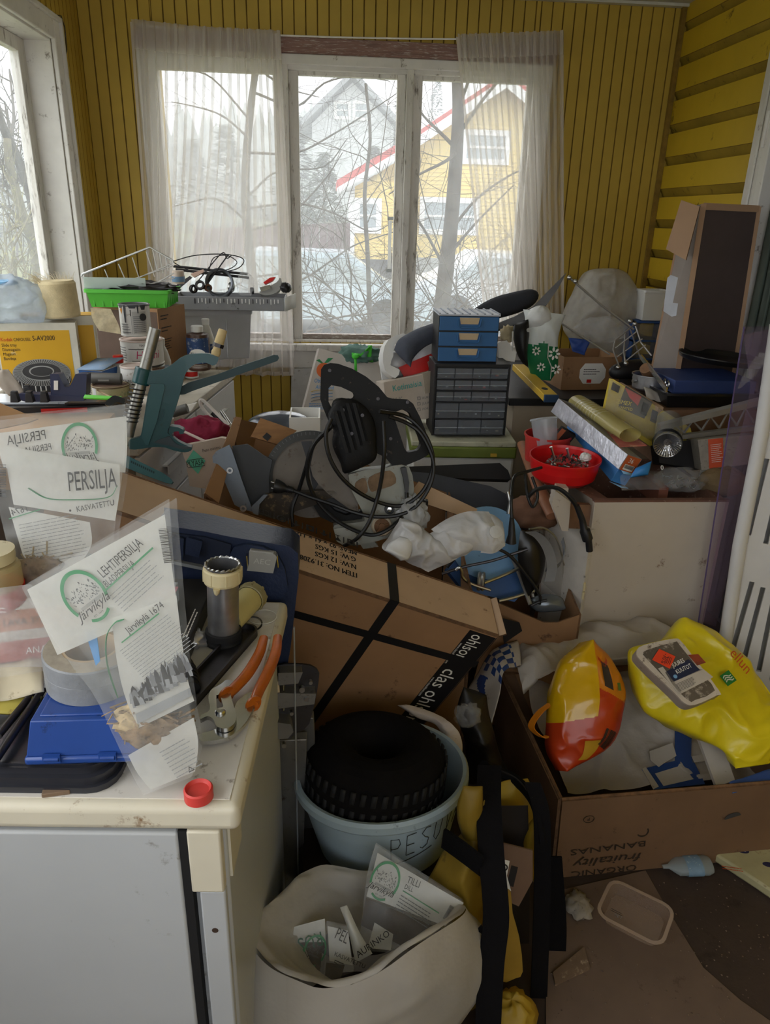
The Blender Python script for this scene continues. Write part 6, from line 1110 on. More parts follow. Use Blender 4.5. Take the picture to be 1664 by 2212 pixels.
rows=[(.004,3,.062),(.070,3,.062),(.136,4,.04),(.180,4,.04),(.224,4,.042)]
for z,n,h in rows:b.box((.008,0,z-.004),(L-.008,.012,z),cabk,M)
b.box((.008,0,.268),(L-.008,.012,ch_),cabk,M);t.part('body',b,bevel=.001);R=random.Random(5)
for z,n,h in rows:
 w_=(L-.018)/n
 for k in range(n):
  x=.009+k*w_;b=MB();b.box((x+.002,-.004,z+.001),(x+w_-.002,.010,z+h-.003),cld,M);b.box((x+.002,-.007,z+h*.5),(x+w_-.002,-.004,z+h-.003),cld,M);b.box((x+.002,-.010,z+h*.46),(x+w_-.002,-.004,z+h*.5),film('drawer_edge','d0d4d8',.6,.2,.1),M);dr=t.part('small_drawer',b)
  b=MB()
  for i in range(3):xx,zz_=x+R.uniform(.008,w_-.02),z+R.uniform(.003,h*.45);b.box((xx,.0102,zz_),(xx+R.uniform(.004,.012),.0112,zz_+R.uniform(.002,.006)),(steel,ivory,redp if n==4 and i<2 else dsteel,wpl,mat('rust','6d4c3c'))[R.randrange(5)],M)
  t.part('contents',b,parent=dr)
for p in((1046,890),(1042,922)):pass
t=Thing('cool_box','white chest with an olive green lid under the black drawer cabinet','chest');olive=mat('olive_lid','6d7a33',.5,var=.08);M=T(.33,2.70,0)@RZ(-.05);L=.40
b=MB();b.box((0,.01,.30),(L,.38,.69),wpl,M);t.part('chest',b,bevel=.01);b=MB();b.box((-.006,0,.69),(L+.006,.39,.735),olive,M);t.part('lid',b,'olive green lid',bevel=.006);b=MB();b.box((-.004,.004,.735),(L+.004,.385,.755),mat('dusty_cream','b9b8a0',.8,spots=.3,spotcol='8a8870'),M);t.part('lid_top',b,bevel=.004)
b=MB();b.box((L*.76,-.008,.70),(L*.82,.002,.712),mat('yellow_latch','c9a43a',.5),M);t.part('latch',b)
b=MB();b.box((.02,.02,.0),(L-.02,.37,.30),mat('dark_plinth','2c2b2c',.8),M);t.part('base',b)
for k,(p,lb)in enumerate((((880,1030,1108,1040,2.45),'black flat case lying behind the saw, upper of the two'),((880,1060,1095,1110,2.3),'dark grey flat case lying behind the blue disc, lower of the two'))):
 b=MB();pl=Plane(at(990,1050,y=p[4]),(0,-1,.6));slab(b,pl,(((880,1008),(1080,1000),(1098,1016),(1105,1036),(880,1030))if k==0 else((880,1018),(930,1022),(1060,1050),(1110,1075),(1110,1110),(990,1110),(880,1062)),)[0],.05,(cabk,mat('dark_slate_case','3c4048',.6))[k],-.05);one('flat_case',lb,'case',b,bevel=.004)
# ------------------------------------------------------------------ black-topped bench in the right corner
t=Thing('work_bench','cream bench with a black top in the right corner under bags and boxes','bench');TBZ=.888
b=MB();b.box((.735,2.86,TBZ-.03),(1.60,3.72,TBZ),mat('black_laminate','202124',.5,spots=.1,spotcol='4c4a48'),I);t.part('top',b,bevel=.003);b=MB();b.box((.76,2.88,.02),(1.60,3.70,TBZ-.031),mat('cream_cabinet','b8ab98',.6,var=.06));t.part('body',b)
t=Thing('spirit_level','yellow spirit level lying with its blue end towards the red tubs','spirit level');lyel=mat('level_yellow','d8b13a',.45,var=.05);pa,pb=at(1120,793,y=3.15),at(1190,860,y=2.62);b=MB();M,L=beam(b,pa,pb,.052,.026,lyel);t.part('bar',b,bevel=.002);b=MB();b.box((L,-.027,-.014),(L+.012,.027,.014),mat('level_blue','27405e',.5),M);t.part('end_cap',b,'blue end cap',bevel=.002);b=MB();b.prism([(p[0]*1.6,p[1])for p in circle(.012,20)],.0006,mat('dark_hollow','3c3b3b'),M@T(L-.09,0,.0131));t.part('hand_hole',b)
t=Thing('shopping_bag','white and green plastic shopping bag with a white flower print on the black bench','bag');gby=2.98;gbm=mat('bag_green','1f7a4d',.5,var=.15);gbw=mat('bag_white','d5dbd9',.45,var=.06);pl=Plane(at(1168,740,y=gby),(0,-1,.1))
def lobe(pl,L,R,th,seed,mfn,nu=30,nv=26,amp=.010,fr=13):
 """full plastic bag: front and back of an outline bulged apart by th"""
 a=spline([pl.at(*p)for p in L],5);c=spline([pl.at(*p)for p in R],5);out=[]
 def fn(u,v):
  if u<.5:f,s_=u*2,1
  else:f,s_=2-u*2,-1
  p=ev(a,v).lerp(ev(c,v),f);k=max(0,1-(2*f-1)**2)**.5*(.35+.65*sin(pi*min(1,max(0,v*.93+.07))));return p+pl.n*(s_*th*k+amp*crease(p,fr,seed)*s_)
 return fn
fn=lobe(pl,((1130,668),(1136,700),(1132,735),(1136,770),(1150,818)),((1222,680),(1212,705),(1204,740),(1206,790),(1190,822)),.055,3,None);b=MB();b.grid(fn,60,34,gbw,cu=True,mfn=lambda u,v:gbm if v>.50+.03*sin(u*20)else gbw);bg_=t.part('bag',b);b=MB();
for(x,y,r_)in((1150,756,.008),(1188,762,.011),(1160,790,.008),(1192,795,.009)):
 for k in range(7):a=k*2*pi/7;b.prism([(p[0]*1.4,p[1]*.8)for p in circle(r_*.55,10)],.0006,wprint,pl.m(x,y,off=.062)@RZ(a)@T(r_*1.5,0,0))
b.tube([pl.at(x,y)+pl.n*.062 for x,y in((1176,740),(1174,770),(1182,790),(1180,815))],[.008,.006,.007,.003],wprint,6,flat=.2);t.part('flower_print',b,parent=bg_)
b=MB();crumple(b,at(1165,690,y=2.97),(.05,.04,.05),mat('white_jug','d2d4d2',.4),4,.12,2,16);b.lathe([(0,0),(.008,0),(.008,.004),(.004,.004),(.004,.002)],greyb,frame(at(1142,713,y=2.90),(1,0,0),(0,.2,1)),14);one('white_jug','white plastic jug inside the white and green shopping bag','jug',b)
# rolls and odds between the drawers and the shopping bag
b=MB();pl=Plane(at(1090,750,y=2.9),(0,-1,.2));slab(b,pl,((1076,740),(1095,735),(1116,762),(1112,782),(1078,776)),.05,wpl,-.05);one('white_packet','white packet squeezed between the blue drawers and the black bag','packet',b,bevel=.006)
b=MB();crumple(b,at(1096,722,y=3.0),(.025,.03,.03),mat('cream_crumple','c4b594',.9,var=.2),5,.5,4,12);one('cream_cloth','crumpled cream cloth right of the blue drawers','cloth',b)
b=MB();b.cyl(at(1108,716,y=2.9),at(1107,772,y=2.9),.0035,wpl,n=8);one('white_stick','thin white upright stick right of the blue drawers','stick',b)
b=MB();pl=Plane(at(1125,740,y=2.93),(0,-1,.1));sheet(b,pl,((1112,700),(1108,720),(1116,760),(1130,785)),((1140,690),(1142,720),(1138,760),(1140,792)),mat('black_bag','1c1b1d',.5),0,.01,16,12,14,3,.03);one('black_bag','black bag hanging between the blue drawers and the shopping bag','bag',b,solid=.003)
# carton with white label, transparent bag, blue scrap on the bench
t=Thing('labelled_carton','brown carton with an eight-sided white label on the black bench','carton');pa,pb=at(1213,828,y=3.02),at(1338,818,y=3.04);pa.z=pb.z=TBZ+.001;M,L=B3(pa,pb);ch2=at(1215,772,y=3.02).z-TBZ
b=MB();b.tray((L,.22,ch2),.004,card2,M@T(L/2,.11,0));t.part('carton',b);b=MB();w_,h_=L*.45,ch2*.62;b.prism([(-.5*w_+.02,-.5*h_),(.5*w_-.02,-.5*h_),(.5*w_,-.2*h_),(.5*w_,.2*h_),(.5*w_-.02,.5*h_),(-.5*w_+.02,.5*h_),(-.5*w_,.2*h_),(-.5*w_,-.2*h_)],.0006,wprint,M@T(L*.52,-.0006,ch2*.5)@RX(pi/2));b.lines(ink,M@T(L*.52-w_*.36,-.0014,ch2*.62)@RX(pi/2),w_*.7,h_*.35,3,.4,.3,seed=6);b.box((L*.52-w_*.2,-.0022,ch2*.22),(L*.52-w_*.02,-.0014,ch2*.32),redp,M);t.part('label',b,'white paper label')
b=MB();crumple(b,at(1298,712,y=3.12),(.10,.07,.05),clear,17,.3,4,22);one('clear_bag','crumpled clear bag on the carton with the white label','plastic bag',b)
b=MB();pl=Plane(at(1255,745,y=3.06),(0,-1,.3));sheet(b,pl,((1228,730),(1236,760)),((1275,735),(1262,768)),mat('royal_blue','2b4a94',.4),0,.012,20,14,10,6);one('blue_bag','scrap of royal blue plastic on the labelled carton','plastic',b,solid=.002)
t=Thing('frosted_bag','large frosted transparent bag standing in the right corner','plastic bag');pl=Plane(at(1300,660,y=3.45),(-.1,-1,.15));frost=film('frosted_bag','c2bfb8',.62,.3,.35,var=.2,scale=7,bump=.6)
b=MB();fn=lobe(pl,((1296,586),(1262,592),(1214,690),(1240,745),(1270,790)),((1312,584),(1352,592),(1381,640),(1376,700),(1362,790)),.11,23,None,amp=.045,fr=8);b.grid(fn,90,60,frost,cu=True);t.part('bag',b)
t=Thing('white_bucket','small white plastic bucket standing on the blue organiser in the corner','bucket');c0=at(1402,690,y=3.35);M=T(c0);b=MB();b.tray((.115,.10,.13),.003,wpl,M,.008);b.prism(rrect(.125,.11,.012),.01,wpl,M@T(0,0,.122),[rrect(.109,.094,.01)]);t.part('bucket',b,bevel=.003)
t=Thing('blue_organiser','blue framed organiser with clear drawers under the white bucket','organiser');b=MB();M=T(c0+V((-.01,0,-.26)));bfr=mat('blue_frame','274e8c',.5)
for z in(0,.083,.166,.249):b.box((-.075,-.05,z),(.075,.07,z+.008),bfr,M)
for x in(-.075,.069):b.box((x,-.05,0),(x+.006,.07,.257),bfr,M)
t.part('frame',b)
for z in(.009,.092,.175):b=MB();b.box((-.067,-.048,z),(.067,.06,z+.070),cld,M);t.part('drawer',b)
# antenna-like wire frame and rods
t=Thing('wire_stand','folding wire stand with two long rods leaning before the frosted bag','stand');wm=mat('grey_wire','9a9894',.35,.7)
def wr(t,name,pts,r=.0042,m=None):
 b=MB();b.tube([at(*p[:2],y=p[2])for p in pts],r,m or wm,8);return t.part(name,b)
wr(t,'rod',((1231,600,3.0),(1300,660,2.95),(1370,712,2.9)));wr(t,'rod',((1215,700,3.0),(1270,735,2.95),(1318,766,2.9)),.0036)
wr(t,'side_wire',((1372,700,2.9),(1330,735,2.88),(1325,755,2.86),(1338,792,2.82)),.0035);wr(t,'side_wire',((1372,700,2.9),(1385,740,2.87),(1408,768,2.84)),.0035);wr(t,'side_wire',((1352,720,2.9),(1348,760,2.85),(1352,785,2.83)),.0035)
for p,q in(((1330,752),(1376,716)),((1332,772),(1388,732)),((1340,790),(1395,745)),((1362,712),(1384,774))):wr(t,'cross_wire',((*p,2.86),(*q,2.86)),.003)
for p in((1231,600,3.0),(1244,608,2.99),(1372,700,2.9),(1353,785,2.82),(1336,794,2.82),(1362,694,2.9)):b=MB();crumple(b,at(*p[:2],y=p[2]),(.009,.009,.009),steel,2,.1,2,8);t.part('clamp',b)
# tall brown carton leaning on the right wall
t=Thing('tall_carton','tall narrow brown carton standing against the white door casing','carton');gface=mat('grey_card','8f857f',.85,var=.08);dkb=mat('dark_brown_card','4f4341',.8,var=.08);lid_=mat('tan_flap','ab8b70',.85,var=.05)
TY2=2.62;bz_=1.0;f1=at(1413,770,y=TY2+.08);f2=at(1468,775,y=TY2);f3=at(1590,770,y=TY2+.06);g1=at(1478,450,y=TY2+.08);g2=at(1520,440,y=TY2);g3=at(1640,446,y=TY2+.06)
for p_,q_ in((f1,g1),(f2,g2),(f3,g3)):
 d_=(p_-q_).normalized();k=(p_.z-1.0)/(-d_.z)if d_.z<0 else 0;p_+=d_*k
bk=V((.075,.13,.0));b=MB();n1=f1+bk;n3=f3+bk*.6;m1=g1+bk;m3=g3+bk*.6
b.add([f1,f2,g2,g1],[(0,1,2,3)],gface);b.add([f2,f3,g3,g2],[(0,1,2,3)],dkb);b.add([f1,g1,m1,n1],[(0,1,2,3)],card2);b.add([f3,n3,m3,g3],[(0,1,2,3)],card2);b.add([n1,m1,m3,n3],[(0,1,2,3)],card2);b.add([f1,n1,n3,f3,f2],[(0,1,2,3,4)],card2);t.part('carton',b,smooth=False)
b=MB();up=V((0,0,1))
for p_,q_,w_ in((f2,g2,.018),(f3,g3,.013),(f1,g1,.008)):b.ribbon([p_+V((0,-.003,0)),q_+V((0,-.003,0))],w_,.003,lid_,(1,-.3,0))
b.ribbon([g2+V((0,-.003,-.008)),g3+V((0,-.003,-.008))],.022,.003,lid_,(0,0,1));t.part('tape_edge',b,'tan paper edging')
b=MB();q=[at(1472,432,y=2.62),at(1512,446,y=2.55),at(1482,562,y=2.56),at(1439,538,y=2.63)];wall(b,q,.004,lid_,cardc);t.part('flap',b,'tan hanging flap')
b=MB();pl=Plane((f1+f2)*.5+V((-.01,-.006,0)),(f2-f1).cross(g1-f1));pl.p=pl.p-V((0,0,0));q=[(1443,600),(1450,594),(1467,600),(1472,615),(1462,682),(1452,684),(1434,672),(1436,655)];slab(b,pl,q,.001,mat('torn_label','b9bcc4',.6),.0015);t.part('label',b,'torn white label')
# ------------------------------------------------------------------ pans, binder and wooden box at the right
t=Thing('wooden_crate','brown chipboard box under the black baking pans','box');chip=mat('chipboard','7d5d46',.85,var=.12,scale=20,spots=.05);pa,pb=at(1422,912,y=2.36),at(1640,905,y=2.36);pa.z=pb.z=.915;M,L=B3(pa,pb);b=MB();b.box((0,0,-.13),(L,.4,.052),chip,M);t.part('box',b);b=MB();pl=Plane(pa,(0,0,1),(0,1,0));beam(b,at(1425,895,y=2.34),at(1335,840,y=2.62),.02,.05,mat('pale_board_edge','a88c70',.8));t.part('lath',b,'pale wooden lath')
bk2=mat('black_enamel','151518',.3,coat=.4,var=.06);t=Thing('roasting_pan','black roasting pan standing on the brown chipboard box','pan');PZ=.969;pa,pb=at(1440,866,y=2.38),at(1640,868,y=2.38);pa.z=pb.z=PZ;M,L=B3(pa,pb);b=MB();b.tray((L,.30,.045),.004,bk2,M@T(L/2,.15,0),.012);t.part('pan',b,bevel=.004);b=MB();b.ribbon([at(1385,770,y=2.62),at(1441,842,y=2.38)],.016,.006,chrome,(0,0,1));b.prism(rrect(L+.02,.32,.03),.008,bk2,M@T(L/2,.15,.044),[rrect(L-.006,.29,.02)]);t.part('rim',b,'worn shiny rim')
t=Thing('ring_binder','blue ring binder lying in the roasting pan','binder');bb=mat('binder_blue','2c3f74',.6,var=.08);pa,pb=at(1455,846,y=2.40),at(1610,834,y=2.40);pa.z=pb.z=PZ+.046;M,L=B3(pa,pb);b=MB();b.box((0,0,0),(L+.04,.23,.045),bb,M);t.part('cover',b,bevel=.003);b=MB()
for k in(.04,.07):b.tube([M@V((-.004,k+.008*cos(a*pi/8),.022+.014*sin(a*pi/8)))for a in range(17)],.002,chrome,5)
t.part('ring',b)
t=Thing('round_pan','round black pan lying tilted on top of the blue ring binder','pan');c0=at(1560,780,y=2.50);b=MB();b.lathe([(0,0),(.135,0),(.147,.018),(.150,.020),(.150,.016),(.143,.004),(0,-.003)],bk2,T(c0)@RX(-.0)@RY(.06),48);t.part('pan',b)
t=Thing('cake_tin','round aluminium tin with a brown tube in it left of the roasting pan','tin');c0=at(1402,838,y=2.56);b=MB();b.lathe([(0,0),(.058,0),(.060,.004),(.062,.05),(.066,.052),(.066,.048),(.060,.046),(.057,.006),(0,.006)],alu,T(c0),40);t.part('tin',b);b=MB();b.cyl(c0+V((-.062,-.02,.03)),c0+V((-.075,-.025,.03)),.006,steel);t.part('rivet',b)
b=MB();M=frame(c0+V((-.015,-.0,.04)),(.3,-.3,-1),(0,1,0));b.tube([c0+V((.03,.03,.012)),c0+V((-.03,-.015,.075))],.022,mat('brown_wrap','7a5a40',.6,var=.2,scale=30),20);one('brown_tube','brown wrapped roll standing in the aluminium tin','roll',b)
b=MB();pl=Plane(at(1410,860,y=2.45),(0,-1,.7));sheet(b,pl,((1388,838),(1396,864)),((1440,850),(1450,872)),mat('grey_paper','b3aca2',.9),0,.016,16,14,8,9);one('torn_paper','torn grey papers under the aluminium tin','paper',b,solid=.001)
b=MB();dome(b,Plane(at(1350,800,y=2.85),(0,-1,.5)),((1320,795),(1345,780),(1390,776),(1400,800),(1380,815),(1330,815)),.04,black,-.02,.3);one('black_pouch','black pouch lying behind the aluminium tin','pouch',b)
# ------------------------------------------------------------------ white box chest with red tubs and packets
wcm=mat('aged_white_board','b9afa2',.6,var=.05,spots=.05,spotcol='7d6656',scale=5);rim_b=mat('worn_brown_edge','6a4a3c',.8,var=.2,spots=.2,spotcol='a58a78',scale=16);W0,W1,WY,WZ,WB=.79,1.205,1.97,.784,.02
t=Thing('white_chest','aged white open-topped chest carrying the red tubs and packets','chest')
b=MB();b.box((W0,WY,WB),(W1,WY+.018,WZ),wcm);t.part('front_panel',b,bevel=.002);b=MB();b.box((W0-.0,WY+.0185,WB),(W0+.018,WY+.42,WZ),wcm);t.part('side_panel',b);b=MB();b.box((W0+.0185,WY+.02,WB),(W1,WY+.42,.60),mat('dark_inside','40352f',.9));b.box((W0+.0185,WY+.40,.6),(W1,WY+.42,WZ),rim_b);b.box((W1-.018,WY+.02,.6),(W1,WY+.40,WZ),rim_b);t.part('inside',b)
b=MB();b.box((W0-.001,WY-.001,WZ),(W1,WY+.02,WZ+.006),rim_b);b.add([V((W0-.001,WY+.02,WZ+.003)),V((W0+.05,WY+.02,WZ+.003)),V((W0-.02,WY+.40,WZ+.003)),V((W0-.09,WY+.40,WZ+.003))],[(0,1,2,3)],rim_b);t.part('worn_rim',b,'worn brown top edge',solid=0)
t=Thing('white_door','white door panel with a hinge standing left of the white chest','panel');b=MB();q=[at(1196,1090,y=2.14),at(1256,1330,y=1.965),at(1285,1090,y=1.96),at(1240,1060,y=2.2)];q[1].z=.3;b.add([V((.70,2.10,.02)),V((.785,1.955,.02)),V((.785,1.955,.70)),V((.70,2.10,.70)),V((.715,2.11,.02)),V((.80,1.965,.02)),V((.80,1.965,.70)),V((.715,2.11,.70))],[(0,1,2,3),(7,6,5,4),(0,3,7,4),(1,5,6,2),(3,2,6,7)],mat('white_gloss_panel','c3bdb4',.4,spots=.04));t.part('panel',b);b=MB();
for z in(.50,.47):b.cyl(V((.787,1.953,z)),V((.787,1.953,z+.025)),.004,crm,n=10)
t.part('hinge',b)
t=Thing('white_beam','white painted beam end with bare chipboard face beside the white chest','beam');pl=Plane(at(1245,1100,y=1.98),(0,-1,.0));b=MB();slab(b,pl,((1199,1058),(1231,1082),(1226,1144),(1212,1144),(1190,1085)),.03,wcm,-.02);slab(b,pl,((1228,1092),(1280,1094),(1278,1146),(1224,1144)),.02,chip,-.03);t.part('beam',b,bevel=.002);b=MB();M,L=beam(b,at(1216,1072,y=1.99),at(1165,1000,y=2.45),.03,.05,wcm);t.part('rail',b)
t=Thing('wooden_rail','rounded brown wooden rail under the front red tub','rail');b=MB();s_=[at(1195,1115,y=2.0),at(1165,1055,y=2.12),at(1130,960,y=2.5)];b.tube(s_,.021,mat('varnished_wood','8d5f45',.45,var=.25,scale=6),16,flat=.7);t.part('rail',b)
redm=mat('tub_red','c61a1c',.3,var=.05);rdull=mat('tub_red_dull','b8322e',.45,var=.06)
t=Thing('red_tub','wide red plastic tub full of screws, in front of the other red tub','tub');c0=at(1206,1020,y=2.13);c0.z=WZ+.013;c0.y=2.14;c0.x=.742;M=T(c0)@RX(.04);b=MB();b.lathe([(0,0),(.078,0),(.098,.016),(.105,.045),(.107,.07),(.111,.071),(.111,.078),(.107,.078),(.104,.07),(.10,.045),(.09,.02),(.072,.012),(0,.012)],redm,M,48);t.part('tub',b)
for k in range(46):
 R=random.Random(100+k);a,r_=R.uniform(0,6.28),.07*R.random()**.5;p=c0+V((r_*cos(a)+.006,r_*sin(a),.052+.012*R.random()));d=V((R.gauss(0,1),R.gauss(0,1),R.gauss(.1,.25))).normalized()*R.uniform(.014,.03);b=MB();b.tube([p-d*.5,p+d*.35,p+d*.38,p+d*.5],[.0017,.0022,.005,.004],(steel,mat('rusty_screw','5b4a40'),dsteel)[k%3],7);one('loose_screw','small steel screw in the heap inside the wide red tub','screw',b,'screws in the red tub')
for k,(x,y,dx,dz)in enumerate(((-.03,-.01,-.02,.045),(.02,.01,-.012,.035))):b=MB();p=c0+V((x,y,.06));b.cyl(p,p+V((dx,.0,dz)),.0035,steel,n=8);b.cyl(p+V((dx,0,dz)),p+V((dx*1.1,0,dz*1.1)),.005,steel,n=8);one('long_bolt',('long bolt sticking up at the left of the wide red tub','long bolt sticking up in the middle of the wide red tub')[k],'bolt',b)
b=MB();crumple(b,c0+V((.066,.0,.072)),(.016,.013,.014),wpl,3,.3);one('white_plug','white plastic plug at the right inside the wide red tub','plug',b)
t=Thing('red_tub','smaller duller red tub holding a clear cup, behind the wide red tub','tub');c0=V((.742,2.33,WZ+.012));M=T(c0);b=MB();b.lathe([(0,0),(.066,0),(.07,.004),(.076,.088),(.08,.089),(.08,.096),(.076,.096),(.073,.088),(.066,.01),(0,.008)],rdull,M,44);t.part('tub',b)
b=MB();b.tube([c0+V((-.028,-.02,.15)),c0+V((-.022,-.035,.105)),c0+V((-.018,-.045,.07))],[.042,.04,.034],film('clear_cup','b9bec6',.5,.1,.2),24);b.tube([c0+V((-.0285,-.019,.153)),c0+V((-.028,-.021,.148))],[.045,.045],film('clear_cup_rim','c9ced4',.75),24,False);one('clear_cup','clear plastic cup standing in the smaller red tub','cup',b)
b=MB();M2=T(c0+V((.03,-.03,.075)))@RY(.5)@RX(.3);b.box((-.028,-.006,-.05),(.028,.012,.05),mat('black_pack','231d1c',.5),M2);b.box((-.028,-.0066,-.05),(-.012,-.006,.05),mat('copper_print','a55a3c',.6),M2);b.text('COLEX',wprint,M2@T(.006,-.0068,-.035)@RX(pi/2)@RZ(pi/2),.014,sx=.8);one('black_packet','black packet with orange print standing in the smaller red tub','packet',b)
foil_=mat('silver_card','b0b0ba',.28,.6,var=.15,scale=20,bump=.3,bscale=50);t=Thing('foil_box','long silver carton with an orange end marked 36','carton');pa,pb=at(1362,1003,y=2.03),at(1213,880,y=2.42);b=MB();M,L=beam(b,pa,pb,.062,.052,foil_,up=(.35,.1,1));t.part('carton',b,bevel=.001);b=MB();b.box((-.0012,-.0275,-.025),(0,.0275,.025),mat('orange_end','b8592c',.6),M);t.part('end_panel',b,'orange end panel')
E_=M@Matrix(((0,0,-1,-.0022),(-1,0,0,0),(0,1,0,0),(0,0,0,1)));b=MB();b.text('36',wprint,E_@T(-.006,.004,0),.021,'C');b.box((-.02,-.021,-.0001),(.02,-.003,.0002),wprint,E_);barcode(b,E_@T(-.018,-.016,0),.034,.012,4);t.part('print',b);b=MB();b.lines(dsteel,M@T(L*.62,.02,.0255)@RZ(-.0),L*.34,.04,3,.1,.6,seed=8);b.box((L*.7,-.02,.0254),(L*.97,.02,.026),mat('grey_window_print','8a8c98',.4,.4),M);t.part('top_print',b)
t=Thing('blue_box','long blue carton with a crushed end below the silver carton','carton');bl2=mat('sky_blue_card','3a76b4',.5,var=.12,scale=10,spots=.06,spotcol='1b2c50');pa,pb=at(1345,1030,y=2.05),at(1246,915,y=2.42);b=MB();M,L=beam(b,pa,pb,.055,.05,bl2,up=(.35,.1,1));t.part('carton',b,bevel=.002);b=MB();b.box((.03,-.0306,-.02),(L*.8,-.03,.012),mat('navy_print','24305c',.5),M);b.ribbon([M@V((.04,.031,.022)),M@V((L*.6,.031,.024))],.007,.003,black,(0,0,1));t.part('print',b);b=MB()
for s_,q in((1,((-.0,-.03,-.0275),(-.025,-.022,-.02),(-.02,.0,-.026),(0,.03,-.0275))),(2,((0,.03,.0275),(-.022,.02,.018),(-.018,-.02,.02),(0,-.03,.0275)))):b.add([M@V(p)for p in q],[(0,1,2,3)],mat('pale_blue_card','86b4d8',.6))
t.part('torn_flaps',b,solid=.002)
t=Thing('tube_pack','yellowed clear tube pack lying on the silver carton','packet');pa,pb=at(1362,940,y=2.1),at(1248,866,y=2.46);M=frame(pa,pb-pa,V((0,0,1)).cross(pb-pa));L=(pb-pa).length;ytube=film('yellow_film','c4b878',.72,.12,.2);b=MB();b.tube([pa,pa+(pb-pa)*.55,pb],[.036,.036,.034],ytube,24,False,flat=.62);
for k in range(8):q=pa+(pb-pa)*(.45+.055*k);b.tube([q,q+(pb-pa)*.012],.037,film('rib_film','ddd6b0',.7,.1,.2),24,False,flat=.64)
t.part('tube',b,'yellowed ribbed tube');b=MB();b.box((-.02,-.05,-.03),(L+.02,.05,-.027),mat('orange_backing','b5655a',.6,spots=.3,spotcol='c7b58a',scale=12),M);t.part('backing_card',b,'orange printed backing card');b=MB();b.box((L*.2,-.02,-.02),(L*.9,.02,.008),mat('ochre_core','9a8a4c',.7,var=.2),M);t.part('contents',b)
t=Thing('blister_pack','yellow and black tool blister pack with a red patch','packet');pl=Plane(at(1385,890,y=2.36),(-.35,-1,.75));yc=mat('pack_yellow','d2bb4a',.5,var=.05);b=MB();slab(b,pl,((1316,818),(1326,820),(1492,925),(1496,945),(1452,985),(1420,975),(1300,892)),.003,yc);t.part('card',b)
b=MB();slab(b,pl,((1352,834),(1410,870),(1392,905),(1335,880)),.001,mat('dark_grey_print','55534e',.6),.0032);slab(b,pl,((1350,838),(1386,858),(1378,878),(1360,860)),.001,mat('pack_red','b04a48',.6),.0046);b.text('ZIMEX',yc,pl.mpx(1330,872,1362,878,.0046),.022,shear=.2,sx=.8);b.text('WANTED',yc,pl.mpx(1331,882,1362,888,.0046),.014,sx=.9);slab(b,pl,((1324,826),(1340,836),(1336,850),(1320,842)),.001,dsteel,.0034);t.part('print',b)
b=MB()
for p in((1388,886),(1408,902)):slab(b,pl,[(p[0],p[1]-12),(p[0]+12,p[1]-6),(p[0]+8,p[1]+14),(p[0]-4,p[1]+8)],.02,black,.004)
t.part('black_tools',b,'black tool parts');b=MB();dome(b,pl,((1318,822),(1490,926),(1448,980),(1306,890)),.03,clear,.003,.5,4,1);t.part('blister',b,'clear plastic blister')
t=Thing('foil_tube','clear tube with a crinkled silver foil end','tube');c0=at(1442,962,y=2.14);d=V((-.42,-.95,-.25)).normalized();M=frame(c0,d.orthogonal(),d.cross(d.orthogonal()));b=MB();b.lathe([(.042,-.16),(.043,0),(.041,.002),(.034,-.004,mat('crinkled_foil','bcbcbe',.2,.9,bump=.6,bscale=60)),(.012,-.02,mat('crinkled_foil','bcbcbe')),(0,-.022,mat('crinkled_foil','bcbcbe'))],film('grey_film','9a9a96',.55,.1,.2),M,40,wob=.02);t.part('tube',b);b=MB()
for k in range(30):a=k*2*pi/30;b.add([M@V((.012*cos(a),.012*sin(a),-.017)),M@V((.04*cos(a),.04*sin(a),.003)),M@V((.04*cos(a+.09),.04*sin(a+.09),.001)),M@V((.013*cos(a+.06),.013*sin(a+.06),-.020))],[(0,1,2,3)],mat('crinkled_foil','bcbcbe'))
t.part('foil_pleats',b);b=MB();b.lathe([(.044,-.03),(.046,-.02),(.044,-.01)],black,M,36);t.part('band',b,'black band')
t=Thing('metal_bracket','pale grey latticed metal rail at the right of the foil tube','rail');gl=mat('pale_grey_metal','9b9891',.5,.3,var=.1);b=MB();beam(b,at(1425,922,y=2.26),at(1660,862,y=2.26),.03,.018,gl);t.part('upper_rail',b);b=MB();beam(b,at(1430,948,y=2.25),at(1660,920,y=2.25),.02,.014,gl);t.part('lower_rail',b);b=MB()
for k in range(6):x=1440+k*38;b.tube([at(x,940-k*5,y=2.262),at(x+19,918-k*9,y=2.262),at(x+38,934-k*5,y=2.262)],.004,gl,6)
t.part('lattice',b)
t=Thing('orange_box','grey tread-patterned carton with an orange panel at the right','carton');pl=Plane(at(1560,980,y=2.12),(-.2,-1,.25));b=MB();slab(b,pl,((1508,950),(1640,938),(1640,1000),(1516,1016)),.14,mat('tread_grey','8c867c',.7,spots=.3,spotcol='6c665e',scale=40),-.14);t.part('carton',b,bevel=.002);b=MB();slab(b,pl,((1530,949),(1562,946),(1563,1008),(1532,1012)),.001,mat('box_orange','c8502c',.6),.0006);b.lines(wprint,pl.mpx(1535,962,1560,959,.0018),.035,.06,10,.3,.25,seed=3);t.part('orange_panel',b)
b=MB();slab(b,Plane(at(1460,985,y=2.2),(0,-1,.4)),((1420,960),(1508,948),(1515,1014),(1425,1000)),.05,mat('black_box','1d1b1b',.7),-.05);one('black_box','black open box left of the orange panelled carton','box',b)
b=MB();crumple(b,at(1470,1036,y=2.09),(.075,.05,.035),clear,41,.25,5,20);t=Thing('screw_bag','clear bag of small screws inside the white chest','plastic bag');t.part('bag',b);R=random.Random(3);b=MB()
